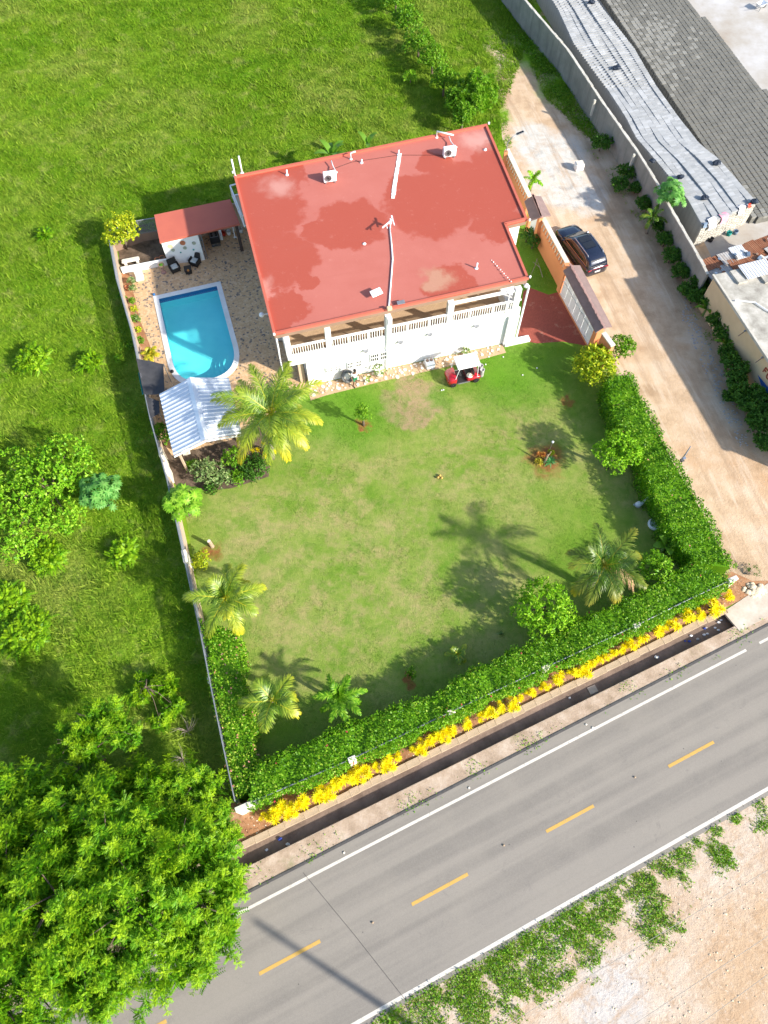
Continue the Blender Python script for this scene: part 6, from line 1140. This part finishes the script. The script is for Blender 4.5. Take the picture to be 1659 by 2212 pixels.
# ornamental bed on the lawn
c = px(1180, 993); t = thing('agave', 'spiky blue green agave in the round lawn bed', 'agave', px(1187, 1000)); stamp('leaves', t, T_ROS, np.array([[0, 0, .05]]), np.array([[0, 0, 1.]]), np.array([1.6]), 'leaf_blue'); B().lathe([(.08, 0), (.05, .12), (0, .14)], 8).build('heart', 'leaf_blue', t)
for u, v, m, s, lab in ((1166, 985, 'croton_red', .9, 'red orange croton in the round lawn bed'), (1190, 980, 'leaf_yellow', .7, 'yellow green croton in the round lawn bed by the post'), (1161, 1001, 'croton_olive', .9, 'olive spiky plant at the edge of the round lawn bed')):
    t = thing('bed_plant', lab, 'plant', px(u, v)); P = np.array([(RNG.normal(0, .08), RNG.normal(0, .08), .12) for i in range(4)]); stamp('leaves', t, T_ROS, P, unit(P*[3, 3, 0]+[0, 0, 1.]), RNG.uniform(.7, 1, 4)*s, m); B().tube([(0, 0, 0), (0, 0, .2)], .02, 5).build('stem', 'twig', t)
t = thing('bed_post', 'weathered wooden post leaning in the round lawn bed', 'post', px(1176, 1000)); B().tube([(0, 0, 0), (.08, .1, .9)], [.07, .05], 8).build('post', 'bark_pale', t); B().tube([(.05, .06, .55), (.2, .12, 1.2)], [.04, .03], 6).build('branch', 'bark_pale', t)
t = thing('garden_light', 'pale globe light on a thin post in the round lawn bed', 'lamp', px(1186, 975)); B().tube([(0, 0, 0), (.03, .05, 1.0)], .025, 6).build('post', 'bark_pale', t); B().ball((.03, .05, 1.06), .09, 10, 6).build('globe', 'white_trim', t)
# bed below the shed
for u, v, h, r, m, n, lab in ((445, 1018, 1.2, .8, 'leaf_pale', 800, 'variegated pale shrub in the bed below the tin shed'), (480, 1035, .8, .55, 'leaf_pale', 420, 'low variegated plant at the front of the shed bed'), (500, 990, 1.3, .6, 'leaf_mid', 420, 'green shrub behind the variegated shrub by the shed'), (545, 1010, .8, .85, 'leaf_dark', 1100, 'dark green ground shrub under the big coconut palm'), (515, 1030, .6, .5, 'leaf_mid', 400, 'low green plant at the lawn edge of the shed bed'), (352, 935, 1.6, .62, 'leaf_mid', 700, 'green shrub between the fence and the tin shed'), (620, 850, 1.0, .7, 'leaf_mid', 500, 'green shrub at the corner of the house by the big palm'), (460, 1050, .5, .45, 'leaf_dark', 300, 'dark low plant beside the papaya trunk')): shrub('bed_shrub', lab, 'shrub', u, v, h, r*1.3, m, int(n*1.6), .15, .085)
t = thing('spiky_plant', 'spiky green plant at the shed corner', 'plant', px(413, 1010)); stamp('leaves', t, T_ROS, np.array([[0, 0, .1], [.3, .1, .15]]), np.array([[0, 0, 1.], [.1, 0, 1.]]), np.array([1.7, 1.5]), 'leaf_mid'); B().tube([(0, 0, 0), (0, 0, .2)], .03, 5).build('stem', 'twig', t)
t = thing('golden_croton', 'golden croton shrub under the big coconut palm', 'croton', px(578, 985)); P = np.array([(RNG.normal(0, .25), RNG.normal(0, .2), RNG.uniform(.3, .7)) for i in range(12)]); stamp('foliage', t, T_ROS, P, unit(P*[2, 2, 0]+[0, 0, 1.]), RNG.uniform(.7, 1, 12), 'croton_yellow'); b = B(); [b.tube([(0, 0, 0), tuple(p)], .012, 5) for p in P]; b.build('stem', 'twig', t)
# plants in the strip by the pool
for i, (u, v, m, r) in enumerate(((283, 606, 'leaf_pale', .3), (288, 622, 'leaf_pale', .32), (286, 650, 'leaf_mid', .25), (290, 668, 'leaf_yellow', .32), (295, 690, 'leaf_pale', .32), (298, 712, 'leaf_yellow', .26), (304, 735, 'leaf_mid', .28))):
    t = shrub('strip_plant', ('white edged plant by the stone seat', 'white edged plant at the head of the pool strip', 'small green plant in the pool strip', 'yellow green plant midway along the pool strip', 'pale flowering plant in the pool strip', 'small yellow green plant in the pool strip', 'green plant beside the golden palm')[i], 'plant', u, v, .55, r, m, 150, .13, .07, lobes=3)
t = thing('terracotta_pot', 'terracotta pot standing in the planting strip by the pool', 'pot', px(276, 625)); B().lathe(pot_prof(.16, .28), 14).build('pot', 'terracotta', t); B().lathe([(.12, 0), (0, .01)], 10, (0, 0, .23)).build('soil', 'damp_soil', t)

# ------------------------------------------------------------------ plants of the pasture side
def crown_tree(name, label, root, bl, tmpl, mat, n, sc, cat='tree', r=.2, zmin=-.25, upw=.55, group=None, dens=None):
    p0 = px(*root); T = thing(name, label, cat, p0, 0, group); bs = []
    for u, v, z, rp, rz in bl: c = px(u, v, z)-p0; s = rp*(CAM_H-z)/1534*1.08; bs.append((c.x, c.y, z, s, s, rz))
    q = 6; m = n//q; P, O = blob_pts(bs, m, zmin, (.5, 1.06)); ax = unit(O*.8+np.array([0, 0, upw])+RNG.normal(0, .25, O.shape)); P = np.repeat(P, q, 0); ax = np.repeat(ax, q, 0); st = np.tile(np.arange(q), m); gr = np.repeat(RNG.uniform(.75, 1.25, m), q)
    P = P-ax*((q-1-st)*.27*sc*gr)[:, None]+RNG.normal(0, .05, P.shape); ax = unit(ax+RNG.normal(0, .12, ax.shape)); stamp('crown', T, tmpl, P, ax, sc*gr*(1.0-.13*st)*RNG.uniform(.85, 1.15, m*q), mat, .15*(st-3.2)+np.repeat(RNG.uniform(-.15, .15, m), q))
    b = B(); b.tube([(0, 0, -.1), (.05, .05, 1.0), (0, 0, 1.9)], [r*1.4, r, r*.8], 9)
    for q in bs:
        e = Vector(q[:3]); b.tube([(0, 0, 1.7), Vector((0, 0, 2.0)).lerp(e, .5)+Vector((random.uniform(-.2, .2), random.uniform(-.2, .2), .2)), e], [r*.55, r*.35, r*.15], 6)
        for k in range(4): d = sphere_dirs(1, 0)[0]*np.array(q[3:6])*.6; b.tube([e-Vector((0, 0, .1)), e+Vector(d)*.5+Vector((0, 0, -.05)), e+Vector(d)], [r*.15, r*.1, .015], 5)
    b.build('trunk', 'bark', T, True); return T
crown_tree('shade_tree', 'huge bright green feathery tree overhanging the road', (170, 1960), [(90, 1780, 4.6, 130, 1.7), (230, 1830, 5.2, 130, 1.8), (380, 1850, 4.6, 110, 1.6), (120, 1930, 5.6, 150, 1.8), (280, 1960, 5.6, 130, 1.8), (420, 1950, 4.6, 105, 1.5), (40, 2060, 5.0, 120, 1.6), (180, 2070, 5.0, 110, 1.5), (320, 2050, 4.8, 100, 1.5), (445, 2030, 4.2, 75, 1.2), (90, 2160, 4.2, 90, 1.2), (215, 2140, 4.2, 60, 1.0), (10, 2180, 4.4, 90, 1.2), (10, 1880, 5.0, 120, 1.7), (-70, 2000, 5, 140, 1.8), (-60, 1800, 4.6, 120, 1.7)], T_PIN, 'leaf_pinnate', 4200, 1.06, r=.3)
crown_tree('fence_tree', 'deep green feathery tree beside the fence corner', (400, 1740), [(400, 1720, 2.8, 80, 1.2), (450, 1780, 2.6, 60, 1.0), (320, 1720, 3.0, 80, 1.2), (470, 1840, 2.4, 50, .9)], T_PIN, 'leaf_pinnate', 900, .95, r=.12)
crown_tree('slender_tree', 'slender yellow green tree with bare limbs behind the big tree', (225, 1640), [(200, 1550, 3.8, 60, .9), (255, 1580, 3.6, 50, .8), (150, 1600, 3.5, 50, .8), (170, 1660, 3.0, 70, .9)], T_PIN, 'leaf_pinnate', 420, .85, r=.1)
def broad(name, label, root, bl, mat, n, L, W, group=None):
    p0 = px(*root); T = thing(name, label, 'bush', p0, 0, group); bs = []
    for u, v, z, rp, rz in bl: c = px(u, v, z)-p0; s = rp*(CAM_H-z)/1534*1.08; bs.append((c.x, c.y, z, s, s, rz))
    leaves_on('crown', T, bs, n, L, W, mat); b = B(); [b.tube([(0, 0, -.05), (e[0]*.5, e[1]*.5, e[2]*.7), e[:3]], [.08, .05, .02], 6) for e in bs]; b.build('trunk', 'bark', T, True)
broad('pasture_bush', 'large broad leaved bush in the pasture beside the castor tree', (110, 1060), [(140, 985, 1.9, 62, .9), (90, 1030, 2.1, 62, .9), (40, 1080, 1.8, 62, .9), (20, 1010, 1.6, 50, .8), (170, 1020, 1.6, 45, .7), (60, 1130, 1.6, 55, .8), (120, 1110, 1.5, 50, .7), (20, 1170, 1.4, 50, .7), (150, 1120, 1.2, 35, .6)], 'leaf_bright', 7500, .2, .12)
for i, (u, v, h, r, n, lab) in enumerate(((68, 776, .8, 1.0, 26, 'spreading fern leaved weed in the pasture by the frame edge'), (196, 785, .7, .65, 13, 'fern leaved weed in the pasture level with the pool end'), (270, 1192, .8, .6, 16, 'fern leaved weed in the pasture beside the fence shadow'), (105, 1205, .9, .8, 26, 'fern leaved weed below the large broad leaved bush'), (50, 1365, 1.0, 1.3, 54, 'spreading fern leaved weed below the pasture bushes'), (15, 1300, 1.1, 1.0, 40, 'fern leaved weed at the pasture edge above another'), (96, 507, .4, .3, 7, 'tiny fern leaved weed in the tree shadow'), (130, 1720, 1.2, 1.2, 40, 'fern leaved weed in the shade behind the big tree'))):
    stamped('fern_weed', lab, 'weed', u, v, h, r, T_PIN2, 'leaf_pinnate', n*2, .95, zc=.5, trunk=True, zmin=.0)
crown_tree('ring_bush', 'fern leaved bush in a ring near the fence', (335, 1500), [(315, 1470, .8, 28, .5), (355, 1480, .8, 28, .5), (370, 1520, .7, 26, .5), (345, 1555, .7, 24, .5), (300, 1500, .6, 26, .4)], T_PIN2, 'leaf_pinnate', 200, .8, cat='bush', r=.05)
for i, (u, v, r) in enumerate(((283, 745, .4), (290, 690, .35), (262, 640, .3), (255, 775, .3))): shrub('fence_weed', 'small leafy weed growing at the foot of the side fence', 'weed', u, v, .5, r, 'leaf_mid', 160, .14, .09, lobes=3, group='weeds at the foot of the side fence')
# vine row and shrubs behind the house
for i, (u, v, r) in enumerate(((855, -10, 1.0), (880, 40, .9), (905, 85, .85), (935, 125, .8), (960, 170, .75), (985, 215, .6), (1000, 250, .55))): shrub('vine_clump', 'dark vine clump in the overgrown row behind the house', 'vine', u, v, 2.6, r*1.75, 'leaf_mid', 2600, .17, .1, lobes=5, group='vine clumps behind the house')
stamped('mango_shrub', 'tall glossy shrub with long leaves behind the roof corner', 'shrub', 1030, 195, 3.5, 1.7, T_ROS, 'leaf_mid', 300, 1.3, zc=.62, zmin=-.5, upw=.3); shrub('field_shrub', 'bright green shrub in the grass before the vine row', 'shrub', 887, 165, 1.1, .7, 'leaf_bright', 700, .18, .06)
# shrubs along the grey wall and the beige building
sh = ((1300, 308, .62, 1.3), (1357, 372, .62, 1.3), (1338, 398, .5, 1.0), (1392, 440, .5, 1.1), (1440, 515, .5, 1.3), (1452, 550, .55, 1.3), (1470, 585, .5, 1.2), (1480, 625, .4, .9), (1512, 610, .5, 1.5), (1520, 640, .45, 1.4), (1548, 690, .5, 1.5), (1580, 780, .5, 1.6), (1590, 820, .55, 1.5), (1610, 860, .6, 1.5), (1640, 915, .6, 1.5), (1655, 870, .6, 1.9), (1652, 955, .5, 1.2), (1575, 855, .35, .7), (1425, 490, .4, 1.1), (1500, 640, .4, 1.2), (1535, 655, .4, 1.5), (1562, 720, .45, 1.5), (1570, 760, .4, 1.4), (1598, 845, .5, 1.7), (1625, 885, .55, 1.7), (1650, 905, .5, 1.8), (1600, 800, .4, 1.8), (1630, 850, .45, 2.0), (1375, 405, .4, .9))
for i, (u, v, r, h) in enumerate(sh): r *= 1.45; shrub('wall_shrub', 'dark leafy shrub at the foot of the grey boundary wall' if v < 595 else 'dark leafy shrub in the overgrown strip against the beige building', 'shrub', u, v, h, r, 'leaf_dark', int(1500*r), .17, .11, lobes=5, group='shrubs along the lane walls')
t = thing('spiny_shrub', 'thin thorny shrub sprawling at the hedge corner on the lane', 'shrub', px(1605, 1240)); b = B(); tips = [(.5+.5*math.cos(a), .5*math.sin(a), .3) for a in np.linspace(-.8, 1.6, 8)]; [b.tube([(0, 0, 0), (x*.5, y*.5, .3), (x, y, z)], [.015, .01, .005], 5) for x, y, z in tips]; b.build('stem', 'twig', t); leaves_on('leaves', t, [(x*.7, y*.7, .25, .25, .25, .15) for x, y, z in tips], 160, .1, .04, 'leaf_dark')
for i, (u, v) in enumerate(((405, 1580), (500 - 30, 1690), (395, 1640))):
    t = thing('dead_shrub', 'bare dead twiggy shrub in the fence shadow by the big tree', 'shrub', px(u, v), 0, 'dead shrubs by the fence corner'); b = B()
    for k in range(16): a = random.uniform(0, 6.28); r = random.uniform(.3, .9); z = random.uniform(.3, .9); b.tube([(0, 0, 0), (math.cos(a)*r*.5, math.sin(a)*r*.5, z*.7), (math.cos(a+.3)*r, math.sin(a+.3)*r, z)], [.02, .012, .004], 5)
    b.build('twigs', 'twig', t); B().tube([(0, 0, -.02), (0, 0, .15)], .03, 6).build('root', 'twig', t)

# ------------------------------------------------------------------ grass and ground cover (countless)
def tufts(name, mat, poly, holes, dens, L, W, blades=3, mask=None):
    xs = [p[0] for p in poly]; ys = [p[1] for p in poly]; n = int(dens*(max(xs)-min(xs))*(max(ys)-min(ys))); X = RNG.uniform(min(xs), max(xs), n); Y = RNG.uniform(min(ys), max(ys), n); k = inside(poly, X, Y)
    for h in holes: k &= ~inside(h, X, Y)
    if mask is not None: k &= mask(X, Y)
    X, Y = X[k], Y[k]; n = len(X); X = np.repeat(X, blades)+RNG.normal(0, L*.25, n*blades); Y = np.repeat(Y, blades)+RNG.normal(0, L*.25, n*blades); n *= blades
    sz = 1+.45*np.sin(X*1.3+np.sin(Y*.9)*2)*np.sin(Y*1.1+np.sin(X*.7)*2); a = RNG.uniform(0, 2*PI, n); el = RNG.uniform(.25, 1.1, n); l = L*RNG.uniform(.6, 1.3, n)*sz; D = np.stack([np.cos(a)*np.cos(el), np.sin(a)*np.cos(el), np.sin(el)], 1); S = np.stack([-np.sin(a), np.cos(a), 0*a], 1)*(W*RNG.uniform(.6, 1.3, n))[:, None]/2
    C = np.stack([X, Y, 0*X], 1); V = np.stack([C-S, C+S, C+D*l[:, None]-np.stack([0*a, 0*a, l*.25], 1)], 1).reshape(-1, 3); return stuff(np_mesh(name, V, np.arange(n*3).reshape(-1, 3), mat))
view = pxs([(-120, -60), (1150, -60), (1150, 60), (1075, 260), (1075, 330), (850, 420), (520, 480), (250, 525), (232, 540), (283, 745), (330, 935), (400, 1230), (450, 1500), (500, 1750), (470, 1860), (-120, 2150)])
hs = [pxs([(330, 400), (520, 340), (1090, 230), (1300, 700), (600, 900), (330, 700)])]
g = tufts('pasture_grass', 'pasture_blade', view, [], 85, .30, .055); g['label'] = 'rough green pasture grass around the lot'; g['category'] = 'grass'
g = tufts('pasture_tussocks', 'pasture_blade', view, [], 16, .5, .1, 4, lambda X, Y: (np.sin(X*1.7+2*np.sin(Y*1.1))+np.sin(Y*2.1+1.6*np.sin(X*1.3))+RNG.normal(0, .6, len(X))) > .4); g['label'] = 'taller tussocks standing in the rough pasture grass'; g['category'] = 'grass'
lawn_p = pxs([(545, 1045), (425, 1065), (400, 1090), (512, 1720), (760, 1620), (1110, 1458), (1376, 1338), (1574, 1243), (1360, 830), (1310, 755), (1265, 752), (1120, 745), (800, 832), (672, 862), (600, 880), (565, 910)])
g = tufts('lawn_grass', 'lawn_blade', lawn_p, [], 170, .085, .028, 2); g['label'] = 'short mown lawn grass in patches of green and tan'; g['category'] = 'grass'
g = tufts('side_grass', 'lawn_blade', pxs([(1130, 500), (1165, 500), (1215, 622), (1185, 632), (1145, 618), (1120, 560)]), [], 200, .1, .03, 2); g['label'] = 'short grass between the house and the orange wall'; g['category'] = 'grass'
# weeds on the lane by the wall, and on the far verge
def patchy(f, t): return lambda X, Y: (np.sin(X*f+1.3*np.sin(Y*f*.8))+np.sin(Y*f*1.3+1.7*np.sin(X*f*.6))+RNG.normal(0, .55, len(X))) > t
g = tufts('lane_weeds', 'pasture_blade', pxs([(1080, -40), (1110, 0), (1200, 140), (1290, 290), (1275, 300), (1180, 215), (1120, 80), (1060, 40), (1040, 100), (1075, 210), (1060, 240), (1010, 120), (960, -40)]), [], 95, .28, .07, 3, patchy(1.2, -1.3)); g['label'] = 'weeds and grass on the upper lane below the grey wall'; g['category'] = 'weeds'
g = tufts('lane_margin_grass', 'pasture_blade', pxs([(1040, 60), (1062, 120), (1095, 230), (1105, 320), (1085, 320), (1060, 250), (1030, 120)]), [], 110, .2, .05, 3, patchy(1.6, -.6)); g['label'] = 'ragged grass fading into the upper end of the dirt lane'; g['category'] = 'grass'
g = tufts('lane_edge_weeds', 'pasture_blade', pxs([(1190, 180), (1290, 280), (1420, 450), (1560, 680), (1640, 930), (1659, 1000), (1600, 900), (1510, 700), (1380, 480), (1270, 330)]), [], 30, .2, .06, 3, patchy(2.0, .9)); g['label'] = 'sparse weeds along the shaded lane edge'; g['category'] = 'weeds'
def leafy(name, label, poly, dens, L, W, mat, mask, h=.3):
    xs = [p[0] for p in poly]; ys = [p[1] for p in poly]; n = int(dens*(max(xs)-min(xs))*(max(ys)-min(ys))); X = RNG.uniform(min(xs), max(xs), n); Y = RNG.uniform(min(ys), max(ys), n); k = inside(poly, X, Y) & mask(X, Y); X, Y = X[k], Y[k]; n = len(X)
    C = np.stack([X, Y, RNG.uniform(.02, h, n)], 1); D = unit(RNG.normal(0, 1, (n, 3))*[1, 1, .5]); Nn = unit(RNG.normal(0, .35, (n, 3))+[0, 0, 1]); V, F = leaf_quads(C, D, Nn, L*RNG.uniform(.6, 1.4, n), W*RNG.uniform(.7, 1.3, n)); g = stuff(np_mesh(name, V, F, mat)); g['label'] = label; g['category'] = 'weeds'; return g
vp = [(780, 2230), (830, 2182), (1100, 2032), (1400, 1862), (1659, 1720), (1659, 1745), (1560, 1850), (1430, 1960), (1250, 2080), (1050, 2200), (1000, 2240)]
vw = pxs(vp); ctr = np.array([tuple(px(u, v))[:2]+(r,) for u, v, r in ((930, 2160, 1.6), (1000, 2130, 1.7), (1080, 2085, 1.6), (1160, 2045, 1.6), (1250, 2010, 1.5), (1310, 1965, 1.0), (1390, 1930, 1.0), (1420, 1990, 1.1), (1440, 1870, .9), (1560, 1850, .7), (1480, 1850, .6), (860, 2205, 1.4), (1040, 2190, 1.3), (1150, 2120, .9), (1650, 1780, .4), (1230, 2110, .5), (1350, 1898, .5), (1500, 1815, .45), (1590, 1765, .4), (1640, 1735, .35), (1280, 1940, .6), (1210, 1980, .6), (1540, 1790, .35))])
def vm(X, Y):
    d = np.min(np.hypot(X[:, None]-ctr[:, 0], Y[:, None]-ctr[:, 1])/ctr[:, 2]+0, 1); return d+.55*np.sin(X*3.1+np.sin(Y*2.3)*2)*np.sin(Y*2.9)+.3*np.sin(X*7.3+np.sin(Y*5)*2)*np.sin(Y*6.1)+RNG.normal(0, .25, len(X)) < .66
leafy('verge_weeds', 'patchy green weeds on the sandy verge beyond the road', pxs([(740, 2260), (830, 2182), (1100, 2032), (1400, 1862), (1690, 1700), (1690, 1800), (1560, 1920), (1450, 2050), (1250, 2140), (1050, 2260)]), 190, .10, .07, 'leaf_mid', vm, .16)
g = tufts('verge_grass', 'pasture_blade', pxs([(740, 2260), (828, 2180), (1100, 2030), (1400, 1860), (1690, 1698), (1690, 1800), (1560, 1920), (1450, 2050), (1250, 2140), (1050, 2260)]), [], 330, .13, .035, 3, lambda X, Y: vm(X, Y) | (vm(X+.25, Y-.2) & (RNG.uniform(0, 1, len(X)) < .5))); g['label'] = 'low ragged grass along the far edge of the road'; g['category'] = 'grass'
leafy('bed_litter', 'dry fallen leaves on the croton bed soil', [dl(-1, -.4), dl(LEN+2, -.4), dl(LEN+2, -1.5), dl(-1, -1.5)], 22, .09, .05, 'palm_dry', lambda X, Y: np.ones(len(X), bool), .04)
leafy('shoulder_weeds', 'sparse weeds on the strip between ditch and road', [dl(-5, dw+.1), dl(LEN+2, dw+.1), dl(LEN+2, dw+1.2), dl(-5, dw+1.2)], 60, .09, .06, 'leaf_mid', patchy(1.6, 1.3), .08)
leafy('lane_scrub', 'scrubby green leaves at the foot of the grey wall', pxs([(1120, 30), (1215, 160), (1300, 290), (1285, 305), (1200, 210), (1110, 80)]), 110, .14, .09, 'leaf_mid', patchy(1.4, -.5), .25)
leafy('fence_creeper', 'leafy creeper in the fence shadow of the pasture', pxs([(250, 620), (280, 750), (320, 930), (395, 1230), (450, 1500), (440, 1510), (370, 1230), (280, 900), (240, 700)]), 45, .13, .09, 'leaf_mid', patchy(1.6, -.2), .15)
def stones(name, label, poly, n, s0, s1, mat):
    b = B(); xs = [p[0] for p in poly]; ys = [p[1] for p in poly]; X = RNG.uniform(min(xs), max(xs), n*4); Y = RNG.uniform(min(ys), max(ys), n*4); k = np.where(inside(poly, X, Y))[0][:n]
    for i in k: b.ball((X[i], Y[i], .01), random.uniform(s0, s1), 6, 4, (1.2, .9, .6))
    o = stuff(b.build(name, mat)); o['label'] = label; o['category'] = 'gravel'
stones('verge_gravel', 'loose pale stones on the sandy verge beyond the road', pxs([(1000, 2230), (1300, 2000), (1659, 1760), (1690, 2240)]), 160, .02, .05, 'stone_cream')
stones('lane_gravel', 'pale rubble along the shaded lane edge', pxs([(1480, 640), (1560, 800), (1620, 960), (1600, 970), (1530, 820), (1470, 680)]), 260, .03, .08, 'stone_grey'); stones('bed_gravel', 'small pale stones in the croton bed', [dl(-1, -.35), dl(LEN+2, -.35), dl(LEN+2, -1.3), dl(-1, -1.3)], 420, .02, .045, 'stone_white')

# ------------------------------------------------------------------ power line beyond the road
def power_line():
    tip = px(545, 1985); d = Vector((math.cos(SUN_AZ), math.sin(SUN_AZ), 0)); h = 9.0; b = tip+d*(h/math.tan(SUN_EL))
    T = thing('utility_pole', 'tall wooden utility pole beyond the road casting a shadow across it', 'utility pole', b); B().tube([(0, 0, 0), (0, 0, h)], [.19, .13], 10).build('pole', 'bark', T); B().box((0, .0, h-.6), (.5, .3, .5), SUN_AZ).build('transformer', 'grey_metal', T)
    for i, (p0, p1, z, lab) in enumerate((((1659, 1880), (1125, 2197), 8.0, 'thin twin power cable over the sandy verge nearest the road'), ((1659, 2023), (1372, 2212), 8.2, 'thin power cable over the sandy verge, middle span'), ((1659, 2106), (1513, 2212), 8.0, 'thin power cable over the sandy verge, outermost span'))):
        a, c = px(*p0, z), px(*p1, z); a, c = ext(a, c, 14, 10); m = (a+c)/2; tag(B().tube([a, m-Vector((0, 0, .05)), c], .009, 5).build('power_cable', 'cable_grey'), lab, 'cable')
plain('cable_grey', (.30, .28, .25), None, 3, .6)
power_line()
